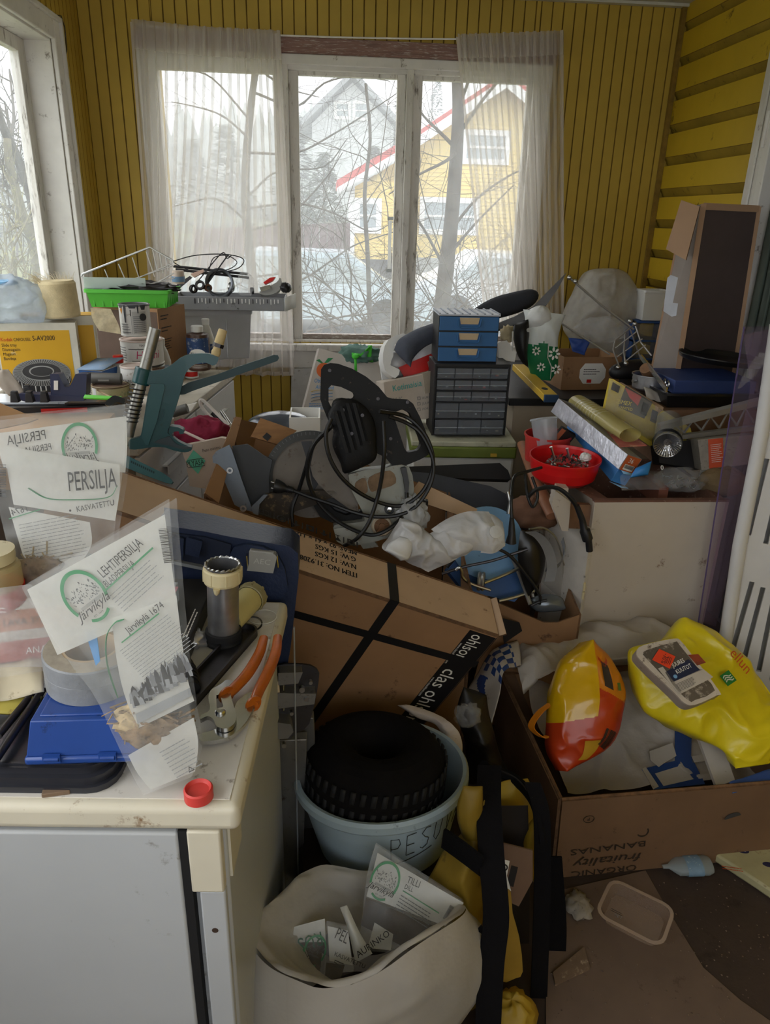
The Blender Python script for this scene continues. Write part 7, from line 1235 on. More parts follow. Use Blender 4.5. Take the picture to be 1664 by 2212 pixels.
for k in range(40):p=at(1470,1040,y=2.09)+V((R.uniform(-.06,.05),R.uniform(-.03,.03),R.uniform(-.02,.012)));d=V((R.gauss(0,1),R.gauss(0,1),R.gauss(0,.5))).normalized()*.012;b.tube([p,p+d],.0016,steel,5)
o_=t.part('screws',b);o_['kind']='stuff'
b=MB();pl=Plane(at(1385,1035,y=2.05),(0,-1,.8));sheet(b,pl,((1335,1010),(1340,1062)),((1430,1020),(1440,1058)),clear,0,.014,14,18,12,5,.02);one('clear_wrapper','crumpled clear wrapper in the white chest below the orange end','wrapper',b)
b=MB();crumple(b,at(1560,1040,y=2.1),(.07,.05,.045),mat('ochre_sponge','7d6a4c',.95,var=.3,bump=.5),6,.2,3,16);one('brown_sponge','rough brown lump in the right part of the white chest','sponge',b)
b=MB();b.box((1.02,2.05,.74),(1.05,2.30,.80),mat('reddish_wood','6d4030',.7));one('wood_block','reddish wood strip inside the white chest beside the screw bag','wood',b)
b=MB();sheet(b,Plane(at(1385,1020,y=2.0),(0,-1,.5)),((1372,1012),(1362,1032)),((1408,996),(1400,1026)),mat('bright_blue_wrap','2c7ac0',.4),0,.006,20,10,8,2,.01);b.text('0',wprint,Plane(at(1425,1012,y=2.0),(0,-1,.5)).m(1424,1016,off=.01),.02);one('blue_wrapper','bright blue wrapper sticking out beneath the orange end','wrapper',b,solid=.001)
# ------------------------------------------------------------------ slotted white panel and tinted sheets at the right edge
t=Thing('slotted_screen','white plastic screen with long slots leaning at the right edge','screen');pl=Plane(at(1610,1150,y=1.84),(-.45,-1,.12));wsl=mat('slotted_white','c6c5c4',.4,var=.04)
def slot(x0,y0,x1,y1,w=11):return[(x0,y0),(x0+w,y0+2),(x1+w,y1+2),(x1,y1)]
b=MB();slab(b,pl,((1680,700),(1800,700),(1800,1600),(1556,1460),(1560,1420),(1598,1180),(1645,940)),.012,wsl,-.012,holes=[slot(1652,990,1612,1155),slot(1690,1000,1649,1174),slot(1620,1256,1578,1402),slot(1644,1268,1603,1422),slot(1668,1286,1634,1450),slot(1692,1300,1662,1470)]);t.part('panel',b,bevel=.002);b=MB();b.tube([pl.at(*p)for p in((1680,700),(1645,940),(1598,1180),(1562,1420),(1557,1460))],.019,wsl,14);t.part('edge_tube',b,'rounded white edge');b=MB();slab(b,pl,((1690,760),(1800,760),(1800,1560),(1575,1450),(1610,1180),(1655,940)),.006,mat('slotted_back','a5a6a6',.5),-.045);t.part('back_panel',b,'grey back sheet behind the slots')
pur=film('lilac_sheet','b9aabf',.06,.08,.2,tint='f4f0f6');pinkf=film('pink_film','c8b2bf',.26,.3,.3,tint='f0e4ec',bump=.4)
t=Thing('tinted_sheet','clear lilac acrylic sheet standing before the white slotted panel','plastic sheet');pl=Plane(at(1580,1000,y=1.94),(-.1,-1,.05));b=MB();slab(b,pl,((1608,706),(1800,700),(1800,1420),(1508,1352)),.004,pur);t.part('sheet',b);b=MB();b.tube([pl.at(1608,706),pl.at(1508,1352)],.0024,film('lilac_edge','7d6c9c',.7),6);t.part('edge',b)
b=MB();sheet(b,pl,((1612,725),(1625,850),(1590,1000),(1550,1200),(1520,1350)),((1680,710),(1660,860),(1632,1000),(1590,1200),(1552,1360)),pinkf,-.02,.012,9,14,26,4);one('pink_film','pink tinted film hanging behind the lilac acrylic sheet','plastic film',b)
b=MB();pl=Plane(at(1610,810,y=1.9),(-.1,-1,.2));sheet(b,pl,((1640,760),(1612,800),(1594,840)),((1664,768),(1630,812),(1602,838)),clear,0,.01,20,10,12,7);one('torn_film','torn clear film strip hanging over the roasting pan','plastic film',b)
# ------------------------------------------------------------------ carton of wires with the blue disc
t=Thing('wire_carton','open brown carton holding a blue disc, wires and a face shield','carton');C0,C1=V((.44,1.955,.02)),V((.755,1.885,.02));zt=.47
b=MB();q=[C0,C1,at(1252,1328,z=zt),at(1205,1345,z=zt-.02),at(1175,1345,z=zt-.03),at(1070,1300,z=zt)];q=[V((p.x,p.y,p.z))for p in q];n=V((.2,.97,0))*.006;N=len(q);b.add(q+[p+n for p in q],[tuple(range(N)),tuple(range(2*N-1,N-1,-1))],card2);b.add(q+[p+n for p in q],[(k,(k+1)%N,N+(k+1)%N,N+k)for k in range(N)],cardc);t.part('front_wall',b)
b=MB();wall(b,[C1,C1+V((-.02,.42,0)),at(1190,1180,y=2.28),at(1252,1328,z=zt)],.006,card2,cardc);t.part('right_wall',b);b=MB();wall(b,[C0,C0+V((-.01,.36,0)),V((.43,2.31,.56)),V((.436,1.955,.50))],.006,card2,cardc);t.part('left_wall',b);b=MB();wall(b,[V((.43,2.31,.02)),V((.735,2.30,.02)),V((.735,2.30,.55)),V((.43,2.31,.56))],.006,card2,cardc);t.part('back_wall',b)
b=MB();slab(b,Plane(at(1100,1350,y=1.90),(.22,-1,0)),((1078,1330),(1118,1340),(1124,1358),(1085,1385)),.002,cabk,.012);t.part('hand_hole',b)
t=Thing('blue_disc','pale blue plastic disc leaning over a darker blue box in the wire carton','disc');pl=Plane(at(1055,1180,y=2.02),(.05,-1,.45));lb=mat('pale_blue_plastic','6f9cc6',.5,var=.06,spots=.03,spotcol='4c6f92');b=MB();c_=pl.uv(1052,1172);r_=abs(pl.uv(1142,1172)[0]-c_[0]);b.prism([(p[0],p[1]*.98)for p in circle(r_*.86,48,*c_)],.008,lb,frame(pl.p,pl.u,pl.v));t.part('disc',b,bevel=.003);b=MB();b.tube([pl.at(1093,1063)+pl.n*.02,pl.at(1098,1085)+pl.n*.02,pl.at(1096,1110)+pl.n*.012],.006,steel,10);t.part('spindle',b,'steel spindle')
t=Thing('blue_box','dark blue plastic box with sloping sides under the pale blue disc','box');dbl=mat('mid_blue_plastic','27528a',.5,var=.1);pl=Plane(at(1040,1260,y=1.985),(.05,-1,.5));b=MB();slab(b,pl,((966,1232),(985,1208),(1120,1215),(1132,1275),(1110,1300),(1000,1275)),.05,dbl,-.04);t.part('box',b,bevel=.01)
# rods, wires and pulley in the carton
t=Thing('pulley_frame','steel frame of rods with a small wheel lying in the wire carton','frame');
def wq(pts,r,m,name='rod',y=1.93):b=MB();b.tube(spline([at(p[0],p[1],y=y+(p[2]if len(p)>2 else 0))for p in pts],5),r,m,8);return t.part(name,b)
wq(((1046,1259,-.02),(1080,1246,0),(1121,1228,.02)),.0052,steel,'rod');wq(((1078,1298,-.02),(1112,1290,-.01),(1138,1281,0)),.0055,steel,'rod');wq(((1106,1200,.05),(1122,1240,.02),(1135,1275,0),(1146,1306,-.03)),.0065,mat('bright_tube','b5b5b0',.35,.8),'upright');wq(((1120,1202,.03),(1140,1240,.02),(1152,1290,-.02)),.005,steel,'upright')
b=MB();c0=at(1040,1256,y=1.93);b.lathe([(.012,-.008),(.027,-.01),(.029,-.006),(.026,0),(.029,.006),(.027,.01),(.012,.008),(.012,-.008)],mat('dull_zinc','9b9a96',.45,.6,spots=.1),frame(c0,(.3,1,0),(0,.1,1)),28);t.part('wheel',b)
for p in((1134,1226),(1150,1277)):b=MB();crumple(b,at(*p,y=1.92),(.009,.009,.009),steel,1,.1,2,8);t.part('nut',b)
def loose(name,label,pts,r,m,cat,y0=1.9,n=6):b=MB();b.tube(spline([at(p[0],p[1],y=(p[2]if len(p)>2 else y0))for p in pts],n),r,m,8);return one(name,label,cat,b)
loose('bent_rod','bent black rod crossing in front of the pale blue disc',((955,1240),(1000,1225),(1060,1212),(1098,1200),(1140,1186)),.0045,dsteel,'rod',1.90);loose('black_hose','black curved hose over the dark blue box',((966,1225),(1000,1192),(1050,1183),(1096,1196),(1140,1245),(1166,1285),(1166,1305)),.0048,black,'hose',1.88);loose('wire_hook','grey steel hook rod with a curled end in the wire carton',((985,1232),(993,1226),(998,1235),(1000,1247),(1020,1262),(1060,1275)),.0045,steel,'hook',1.88)
loose('short_rod','short black rod at the front right corner of the wire carton',((1148,1308),(1165,1300),(1182,1296)),.0045,black,'rod',1.88)
b=MB();dome(b,Plane(at(1190,1305,y=1.93),(0,-1,.6)),((1152,1292),(1180,1282),(1215,1288),(1224,1305),(1222,1318),(1170,1322),(1152,1310)),.04,mat('grey_lens','6e757c',.25,.4,var=.2),-.03,.3);one('grey_lens','shiny grey rounded lens in the front corner of the wire carton','lens',b)
t=Thing('face_shield','face shield with a grey headband and a smoky curved visor','face shield');pl=Plane(at(1180,1190,y=1.93),(.2,-1,.2));gband=mat('grey_headband','77787c',.5)
b=MB();sp=[pl.at(*p)+pl.n*.02 for p in((1140,1146),(1160,1158),(1178,1185),(1186,1220),(1180,1252))];b.ribbon(spline(sp,6),.03,.004,gband,(1,-.1,.1));t.part('headband',b);b=MB();sp=[pl.at(*p)for p in((1180,1230),(1200,1226),(1212,1214),(1220,1190),(1215,1165))];b.ribbon(spline(sp,6),.016,.004,gband,(.2,-.3,1));t.part('side_band',b)
b=MB();sheet(b,pl,((1128,1148),(1122,1200),(1130,1250),(1145,1290)),((1170,1150),(1182,1190),(1180,1230),(1172,1260)),mat('visor_black','1b1a1b',.3),-.01,.002,8,14,14,4,.02);t.part('brow_guard',b,'black brow guard');b=MB();sheet(b,pl,((1150,1146),(1180,1170),(1186,1220),(1180,1262)),((1165,1140),(1205,1160),(1226,1215),(1222,1300)),film('smoky_visor','7a7673',.38,.08,.2),-.03,.002,8,16,18,5,.05);t.part('visor',b,'smoky clear visor');b=MB();b.tube(spline([pl.at(*p)-pl.n*.02 for p in((1150,1146),(1180,1143),(1205,1160),(1218,1190),(1226,1225))],6),.003,steel,6);t.part('visor_edge',b)
# white crumpled carrier bags by the saw
wbag=film('white_carrier','e2e2e2',.88,.18,.4,var=.05,scale=8,bump=.5)
t=Thing('carrier_bag','crumpled white carrier bag lying between the saw and the blue disc','plastic bag');pl=Plane(at(960,1160,y=1.74),(.1,-1,.5))
b=MB();sheet(b,pl,((862,1120),(840,1160),(824,1185),(860,1205),(925,1236)),((900,1130),(920,1150),(960,1165),(985,1185),(990,1205)),wbag,.0,.026,21,60,60,3,.05);sheet(b,pl,((912,1160),(930,1190),(950,1215)),((1000,1112),(1030,1170),(1000,1200)),wbag,.02,.018,24,44,40,5,.05);t.part('bag',b)
b=MB();sheet(b,pl,((925,1145),(960,1122),(1000,1108),(1045,1108)),((985,1195),(1020,1190),(1060,1195),(1082,1175)),wbag,.035,.015,24,40,40,7,.04);sheet(b,pl,((1040,1110),(1060,1115),(1078,1130)),((1030,1195),(1058,1196),(1082,1180)),wbag,.03,.01,16,14,14,8,.03);t.part('bag_mouth',b);b=MB();b.lathe([(0,0),(.010,0),(.013,.003),(.013,.006),(.016,.007),(.016,.010),(.006,.012),(0,.012)],greyb,pl.m(1048,1153,off=.08),24);t.part('printed_disc',b,'grey round fitting in the bag mouth')
b=MB();pl=Plane(at(860,1190,y=1.70),(.1,-1,.5));sheet(b,pl,((826,1190),(836,1175),(860,1160)),((860,1212),(880,1205),(890,1165)),mat('tissue_white','cfcfcf',.9,var=.05),.03,.014,18,16,14,7,.02);one('tissue','crumpled white paper tissue beside the carrier bag','tissue',b,solid=.001)
b=MB();crumple(b,at(890,1118,y=1.78),(.035,.03,.05),film('hazy_white_bag','d6d8da',.7,.2,.4),9,.45,4,18);one('clear_bag','hazy plastic bag under the black dust port of the saw','plastic bag',b)
# cables with plugs at the red tubs
def cord(label,pts,r,tip,name='power_cord'):
 t=Thing(name,label,'cord');sp=spline([at(*p[:2],y=p[2])for p in pts],8);b=MB();b.tube(sp,r,cb_,8);t.part('cable',b);q=[at(*p[:2],y=p[2])for p in tip[0]];b=MB();b.tube(q,tip[1],black,14);t.part('plug',b)
cord('black cord looping down in front of the blue disc to an upright mains plug',((1170,1010,2.05),(1135,1020,2.0),(1112,1030,1.98),(1105,1070,1.93),(1106,1120,1.9)),.0048,(((1106,1118,1.9),(1106,1135,1.9),(1106,1155,1.89),(1104,1172,1.89)),[.006,.009,.011,.016]));b=MB();b.tube(spline([at(1135,1022,y=2.0),at(1140,1070,y=1.96),at(1152,1095,y=1.95),at(1162,1070,y=1.96),at(1150,1030,y=1.99)],8),.0045,cb_,8);one('power_cord','loop of black cord hanging left of the wooden rail','cord',b)
cord('thick black cord draped over the white beam ending in a black connector',((1140,1075,1.96),(1158,1058,1.95),(1190,1052,1.95),(1215,1060,1.93),(1240,1085,1.92),(1258,1120,1.92)),.0062,(((1246,1092,1.92),(1258,1122,1.92),(1262,1142,1.92),(1264,1146,1.92),(1270,1165,1.92),(1272,1166,1.92),(1274,1190,1.92)),[.008,.0095,.011,.016,.016,.010,.010]))
b=MB();crumple(b,at(1150,1110,y=2.1),(.07,.06,.05),mat('brown_shadow_card','6b4c3a',.9,var=.2),4,.3,3,16);one('brown_rag','brown crumpled card behind the blue disc under the wooden rail','card',b)
# ------------------------------------------------------------------ banana box and the bags in it
FL,FRx,BL=at(1213,1727,z=.24),at(1664,1690,z=.24),at(1085,1455,z=.24);FR=FL+(FRx-FL)*1.17;FL0,FR0,BL0=[V((p.x,p.y,.002))for p in(at(1195,1888,z=.0),FR,BL)];FL0=V((FL.x+.004,FL.y-.012,.002));FR0.y-=.012;BR=BL+(FR-FL);BR0=BL0+(FR0-FL0)
bx=mat('banana_carton','6f553f',.85,var=.1,scale=6,spots=.05,spotcol='4a3828');bxi=mat('carton_inside','5d4a3c',.9,var=.12)
t=Thing('banana_box','brown banana carton with upside-down lettering, full of plastic bags','carton')
nF=(FR-FL).cross(V((0,0,1))).normalized()
for nm,a0,a1,b1,b0 in(('front_wall',FL0,FR0,FR,FL),('left_wall',BL0,FL0,FL,BL),('back_wall',BR0,BL0,BL,BR),('right_wall',FR0,BR0,BR,FR)):
 b=MB();wall(b,[a0,a1,b1,b0],.008,bx,cardc);d=(b1-b0).normalized();b.tube([b0,b1],.005,cardc,6);t.part(nm,b)
b=MB();b.poly([FL0+V((.01,.01,.01)),FR0+V((-.01,.01,.01)),BR0+V((-.01,-.01,.01)),BL0+V((.01,-.01,.01))],bxi);t.part('bottom',b)
pf=Plane(FL,nF if nF.y<0 else-nF);pf=Plane(FL,(FR-FL).cross(FL-FL0)if(FR-FL).cross(FL-FL0).y<0 else(FL-FL0).cross(FR-FL),FL-FL0)
bi=mat('box_print','2e241c',.8,var=0);b=MB();M=pf.mpx(1394,1806,1232,1826,.0108)
b.text('BANANAS',bi,M@T(0,.004,0),.026,sx=1.7);b.text('fruitality',bi,pf.mpx(1385,1832,1228,1850,.0108)@T(0,.004,0),.036,sx=1.5,shear=.25);b.text('ORGANIC',bi,pf.mpx(1374,1858,1228,1874,.0108)@T(0,.004,0),.026,sx=1.5);M=pf.m(1269,1763,off=.0108);b.prism([(p[0]*1.3,p[1])for p in circle(.011,26)],.0006,bi,M,[[(p[0]*1.3,p[1])for p in circle(.0098,22)]]);b.text('P',bi,M@T(.003,.005,0)@RZ(pi),.014);M=pf.m(1385,1790,off=.0108);b.prism(circle(.016,16,0,0,-2.6,.6)+circle(.013,16,0,0,.6,-2.6),.0006,bi,M);t.part('print',b)
b=MB();b.prism([(p[0],p[1]*.55)for p in circle(.022,20,0,0,-.1,3.2)],.0008,mat('dark_hollow','3c3b3b'),pf.m(1578,1758,off=.0112)@RZ(.25));t.part('finger_slot',b)
dirty=film('dirty_white_bag','cbc3b9',.97,.5,.25,var=.02,scale=5,bump=.4);chk_b=mat('check_blue','23427c',.45,var=.1);chk_w=mat('check_white','b9b2a8',.55,var=.08,spots=.06,spotcol='7d6f60')
t=Thing('bag_lining','dirty white sack with blue checks lining the banana carton','sack');pl=Plane(at(1350,1600,z=.14),(0,-.32,1),(0,1,0))
b=MB();sheet(b,pl,((1130,1430),(1150,1540),(1190,1620),(1226,1715)),((1480,1420),(1560,1520),(1610,1620),(1660,1680)),dirty,0,.022,11,70,60,4);t.part('sheet',b)
b=MB();ps=[at(1090,1440,y=1.92),at(1110,1400,y=1.95),at(1200,1372,y=1.96),at(1300,1340,y=1.965),at(1400,1340,y=1.965),at(1480,1370,y=1.96)];pe=[at(1135,1500,y=1.72),at(1170,1470,y=1.75),at(1240,1450,y=1.80),at(1320,1430,y=1.82),at(1400,1425,y=1.82),at(1480,1430,y=1.82)];sa,sb_=spline(ps,8),spline(pe,8)
def hump(u,v):p=ev(sa,u).lerp(ev(sb_,u),v);return p+V((0,-.03*sin(pi*v),.045*sin(pi*min(1,v*1.1))))+V((0,0,.026*crease(p,12,5)))
b.grid(hump,90,40,dirty);t.part('fold',b,'thick white fold at the back')
b=MB();qa=spline([at(1118,1385,y=1.90),at(1060,1410,y=1.86),at(1030,1460,y=1.82),at(1012,1490,y=1.80)],6);qb=spline([at(1128,1440,y=1.80),at(1090,1452,y=1.72),at(1080,1500,y=1.66),at(1062,1565,y=1.60)],6)
def flapf(u,v):p=ev(qa,u).lerp(ev(qb,u),v);return p+V((0,0,.008*crease(p,14,6)+.01*sin(pi*v)))
b.grid(flapf,40,24,chk_w,mfn=lambda u,v:chk_b if(int(u*9)+int(v*6))%2 and .08<u<.55 else(chk_b if .6<u and abs(v-.55-.3*sin(u*7))<.16 else chk_w));t.part('checked_flap',b,'flap with blue and white checks',solid=.001)
b=MB();qa2=[hump(k/30,.02)+V((0,-.004,.004))for k in range(2,22)];
for k in(3,5,7,12):p,q=qa2[k],qa2[k+1];b.add([p,q,q+V((.0,-.03,-.012)),p+V((0,-.03,-.012))],[(0,1,2,3)],chk_b)
t.part('check_print',b,solid=.001)
for k,(pts,lbp)in enumerate(((((1455,1572),(1492,1568),(1490,1640),(1520,1700),(1410,1712),(1384,1668),(1455,1650)),'blue'),)):
 b=MB();slab(b,pl,pts,.002,chk_b,.014);slab(b,pl,((1400,1630),(1450,1612),(1458,1640),(1440,1650),(1420,1664),(1402,1650)),.001,chk_w,.0164);slab(b,pl,((1412,1678),(1470,1660),(1495,1690),(1430,1705)),.001,chk_w,.0164);slab(b,pl,((1492,1640),(1525,1634),(1530,1650),(1492,1654)),.001,chk_w,.015);slab(b,pl,((1384,1668),(1392,1664),(1420,1706),(1408,1712)),.001,chk_w,.0166);t.part('folded_corner',b,'blue folded corner with white patches')
b=MB();slab(b,Plane(at(1530,1640,z=.2),(0,-.4,1),(0,1,0)),((1502,1586),(1546,1578),(1585,1690),(1545,1704)),.012,chk_w,0);t.part('white_strap',b,'ribbed white strap',bevel=.003);b=MB();sheet(b,Plane(at(1600,1690,z=.235),(0,-.5,1),(0,1,0)),((1575,1690),(1582,1715)),((1668,1660),(1672,1690)),chk_b,0,.008,18,14,8,3);t.part('blue_hem',b,'blue hem at the front right',solid=.001)
# yellow and orange bag
t=Thing('orange_bag','glossy yellow and orange-red plastic bag with a barcode, standing in the banana carton','plastic bag');oy=mat('bag_yellow_orange','cfa310',.22,var=.08,coat=.3,bump=.12,bscale=14);oo=mat('bag_orange','cc7a1c',.3,var=.08,coat=.2,bump=.12,bscale=14);orr=mat('bag_red_orange','b53a16',.35,var=.08,coat=.2,bump=.12,bscale=14);pl=Plane(at(1240,1560,y=1.58),(.05,-1,.75))
La,Ra=((1262,1386),(1215,1425),(1190,1490),(1184,1560),(1184,1620),(1204,1664)),((1272,1384),(1318,1425),(1346,1490),(1340,1550),(1318,1610),(1222,1664))
fn=lobe(pl,La,Ra,.075,14,None,amp=.016,fr=13);b=MB()
def obm(u,v):
 f=u*2 if u<.5 else 2-u*2
 if f<.52 and v<.60-.06*f:return oy
 if f>.50 and v<.38+.25*(f-.5):return oo
 return orr
b.grid(fn,220,140,oy,cu=True,mfn=obm);ob=t.part('bag',b)
b=MB();fs_=lambda u,v:fn(u*.5,v)+pl.n*.0022
b.grid(lambda u,v:fs_(.42+.22*u+.10*v,.74+.16*v),8,8,mat('tape_yellow','b98f2a',.4));b.grid(lambda u,v:fs_(.60+.12*u,.22+.16*v+.03*u),4,8,mat('figure_dark','3c3128',.6));b.grid(lambda u,v:fs_(.56+.20*u,.18+.05*sin(u*3)+.03*v),8,4,orr);b.grid(lambda u,v:fs_(.80+.06*u,.36+.05*v),4,4,mat('leaf_print','5a7a34',.6));R=random.Random(2)
for k in range(13):w_=R.uniform(.006,.018);x=.68+k*.018;b.grid(lambda u,v:fs_(x+w_*u-.05*v,.66+.012*k*.3+.12*v),2,5,bi)
t.part('print',b,parent=ob);b=MB();b.ribbon(spline([at(1190,1520,y=1.60),at(1165,1540,y=1.60),at(1148,1570,y=1.58),at(1170,1592,y=1.56),at(1185,1590,y=1.55)],6),.022,.002,oo,(.4,-.6,.3));t.part('handle',b,parent=ob)
# yellow bag with the food tray
t=Thing('yellow_bag','bright yellow plastic bag with red letters and a green square, lying in the banana carton','plastic bag');yb=mat('bag_yellow','d6c31e',.35,var=.08,coat=.15,bump=.1,bscale=14);pl=Plane(at(1500,1500,y=1.60),(-.05,-1,1.15),(0,.6,.8))
La,Ra=((1462,1341),(1420,1390),(1360,1402),(1364,1460),(1388,1530),(1430,1560),(1500,1592),(1560,1620),(1590,1660)),((1484,1343),(1535,1360),(1592,1405),(1622,1440),(1650,1480),(1672,1512),(1700,1540),(1705,1580),(1660,1650))
fn_=lobe(pl,La,Ra,.05,33,None,amp=.022,fr=11);fn=fn_;b=MB();b.grid(fn,170,120,yb,cu=True);bg_=t.part('bag',b)
rl=mat('bag_red_lettering','b5481c',.5,var=0);b=MB();M=pl.mpx(1556,1424,1600,1478,.056);b.text('ellun',rl,M,.042,shear=-.2,sx=.85);t.part('lettering',b,parent=bg_);b=MB();M=pl.m(1550,1478,off=.066)@RZ(.5);b.box((-.016,-.016,0),(.016,.016,.0008),mat('emblem_green','1f7a34',.5),M)
for k in range(3):b.tube([M@V((-.012+.006*i,.004*sin(i*1.4)+.006*k-.006,.0012))for i in range(5)],.0014,wprint,5)
t.part('green_emblem',b,parent=bg_)
t=Thing('food_tray','dirty white plastic food tray with an orange discount sticker lying on the yellow bag','food tray');pt=Plane(at(1450,1470,y=1.52),(-.1,-1,1.3),(0,.7,.7));fw_=mat('dirty_tray_white','b9aea0',.5,spots=.2,spotcol='5a4a3a',scale=12);b=MB()
out_=((1362,1424),(1376,1410),(1440,1396),(1456,1402),(1478,1430),(1535,1506),(1530,1516),(1484,1536),(1462,1532),(1440,1510),(1372,1444));slab(b,pt,out_,.006,fw_,.05,smooth=3);slab(b,pt,out_,.035,mat('tray_side','9a8f84',.5,spots=.1),.015,smooth=3);t.part('tray',b,bevel=.004)
b=MB();inn=((1376,1428),(1384,1420),(1440,1404),(1452,1410),(1500,1472),(1526,1506),(1484,1526),(1464,1522),(1384,1440));slab(b,pt,inn,.001,mat('grimy_film','5a5249',.25,spots=.4,spotcol='a79c8e',scale=10,var=.2),.0562,smooth=2);t.part('lid_film',b,'grimy clear lid film')
b=MB();slab(b,pt,((1421,1468),(1470,1440),(1494,1462),(1500,1462),(1434,1490)),.001,mat('navy_label','1c2440',.5),.0575);slab(b,pt,((1434,1490),(1500,1460),(1522,1478),(1452,1514)),.001,mat('label_white','b5aca0',.6),.0575);slab(b,pt,((1406,1460),(1416,1456),(1456,1510),(1448,1512)),.001,mat('label_white','b5aca0'),.0575);b.text('JUURES',wprint,pt.mpx(1438,1458,1472,1442,.0588),.0155,sx=.72);b.text('KUUTOT',wprint,pt.mpx(1446,1472,1480,1456,.0588),.0155,sx=.72);b.lines(ink,pt.mpx(1440,1492,1502,1464,.0588)@T(.002,-.004,0),.052,.02,7,.2,.3,seed=4);b.lathe([(0,.0008),(.005,.0008)],mat('pale_blue_dot','6f9cc6',.5),pt.m(1442,1477,off=.0588),14);t.part('label',b)
b=MB();dso=mat('discount_orange','d8401f',.5,var=0);slab(b,pt,((1393,1442),(1408,1419),(1442,1435),(1430,1461)),.001,dso,.06);b.text('-30%',ink,pt.mpx(1419,1428,1411,1448,.0612),.016,sx=.9);b.lines(ink,pt.mpx(1434,1438,1427,1456,.0612),.022,.012,3,.3,.3);slab(b,pt,((1469,1432),(1490,1430),(1506,1448),(1488,1454)),.001,mat('dull_discount','8a3a20',.6,spots=.2),.06);t.part('stickers',b,'orange discount stickers')
# ------------------------------------------------------------------ wash tub with a tyre
t=Thing('wash_tub','pale grey-blue wash tub with handwriting PESUVATI and a tyre inside','tub');tubm=mat('tub_blue_grey','9aabb4',.45,var=.05,spots=.04,spotcol='5d6a72');c0=V((.128,1.305,.205));M=T(c0)@RY(-.05)@RX(-.04);b=MB()
pr_=[(0,.004),(.125,.004),(.14,0),(.150,.01),(.176,.13),(.182,.168),(.193,.170),(.197,.176),(.197,.192),(.192,.20),(.184,.198),(.172,.13),(.146,.016),(0,.012)];b.lathe(pr_,tubm,M,64,sy=.92);t.part('tub',b)
b=MB()
mk=mat('marker_ink','26292c',.7,var=0)
def stroke(b,pts,M,r0,sl,r=.0008):b.tube([M@V(((r0+z*sl+.001)*sin(a),-.92*(r0+z*sl+.001)*cos(a),z))for a,z in pts],r,mk,5)
A0=.10;U=.13
def glyph(segs,a0,z0,w_,h):
 for s_ in segs:stroke(b,[(a0+x*w_,z0+y*h+.02*(x-.5)*.2)for x,y in s_],M,.150,.21)
gl_={'P':(((0,0),(0,1),(.6,.95),(.7,.7),(.5,.5),(0,.5)),),'E':(((.7,1),(0,1),(0,0),(.7,.0)),((0,.5),(.6,.5))),'S':(((.7,.95),(.3,1),(0,.8),(.3,.55),(.65,.4),(.6,.1),(.2,0),(0,.1)),),'U':(((0,1),(0,.25),(.3,0),(.6,.2),(.65,1)),),'V':(((0,1),(.35,0),(.7,1)),),'A':(((0,0),(.35,1),(.7,0)),((.15,.4),(.55,.4))),'T':(((0,1),(.8,1)),((.4,1),(.4,0))),'I':(((.2,1),(.2,0)),)}
for i,ch in enumerate('PESUVATI'):glyph(gl_[ch],.04+i*.19,.088+.005*i,.16,.062)
stroke(b,[(.04+.07*k,.066+.003*k)for k in range(9)],M,.150,.21);t.part('handwriting',b,'black felt pen handwriting')
t=Thing('tyre','small black rubber tyre lying in the wash tub','tyre');ty=mat('tyre_rubber','100e0e',.95,spec=.15,var=.2,scale=20,bump=.4,bscale=70);Mt=T(c0+V((-.022,.012,.20)))@RX(-.10)@RY(.06);b=MB();Rm,rm=.098,.062;b.lathe([(Rm+rm*cos(a*2*pi/20)*(1.0),rm*1.15*sin(a*2*pi/20))for a in range(21)],ty,Mt,56);t.part('carcass',b);b=MB()
for k in range(44):
 a=k*2*pi/44;
 for dz in(-.022,.022):b.add([Mt@V(((Rm+rm*(.97 if s_ else .93)+.002)*cos(a+q),(Rm+rm*(.97 if s_ else .93)+.002)*sin(a+q),dz+z))for q,z,s_ in((0,-.014,0),(.07,-.014,0),(.09,.014,0),(.02,.014,0))],[(0,1,2,3)],blk2)
t.part('tread',b,solid=.004)
b=MB();pl=Plane(at(960,1600,y=1.44),(-.4,-1,.5));sheet(b,pl,((862,1522),(900,1548),(950,1575),(965,1640),(960,1660)),((880,1520),(940,1542),(985,1570),(1000,1620),(985,1650)),mat('print_paper','b5aaa2',.9,var=.1,spots=.05,spotcol='8a7f86'),0,.018,24,30,40,6,.012);one('crumpled_paper','crumpled sheet of printed paper tucked between the tyre and the tub','paper',b,solid=.001)
# ------------------------------------------------------------------ white bin bag with herb packs
binb=film('bin_bag_white','c9c4bc',.93,.45,.35,var=.04,scale=6,bump=.3);t=Thing('bin_bag','open white plastic bag of herb packs standing on the floor by the refrigerator','plastic bag')
pl=Plane(at(760,2050,y=.93),(0,-1,.35));La=((700,1875),(640,1925),(570,1985),(528,2060),(525,2160),(540,2320));
Bc=V((.045,.99,0));rim_pts=[at(*p,y=y)for p,y in(((540,2010),.95),((600,1935),1.03),((690,1872),1.12),((790,1885),1.13),((880,1905),1.11),((985,1945),1.04),((1000,1975),.98),((900,2040),.90),((800,2110),.86),((710,2135),.85),((640,2118),.86),((575,2080),.89))];n_=len(rim_pts);rs=cspline(rim_pts,6)
def ringp(u):f=(u%1)*len(rs);i=int(f)%len(rs);return rs[i].lerp(rs[(i+1)%len(rs)],f-int(f))
def binf(u,v):
 p=ringp(u);d=V((p.x-Bc.x,p.y-Bc.y,0));k=1+.32*sin(pi*min(1,v*.95))-.12*v;q=V((Bc.x+d.x*k,Bc.y+d.y*k,p.z*(1-v)+.004*v));return q+V((d.x,d.y,0)).normalized()*(.014*crease(q,9,2)*min(1,v*6+.3))
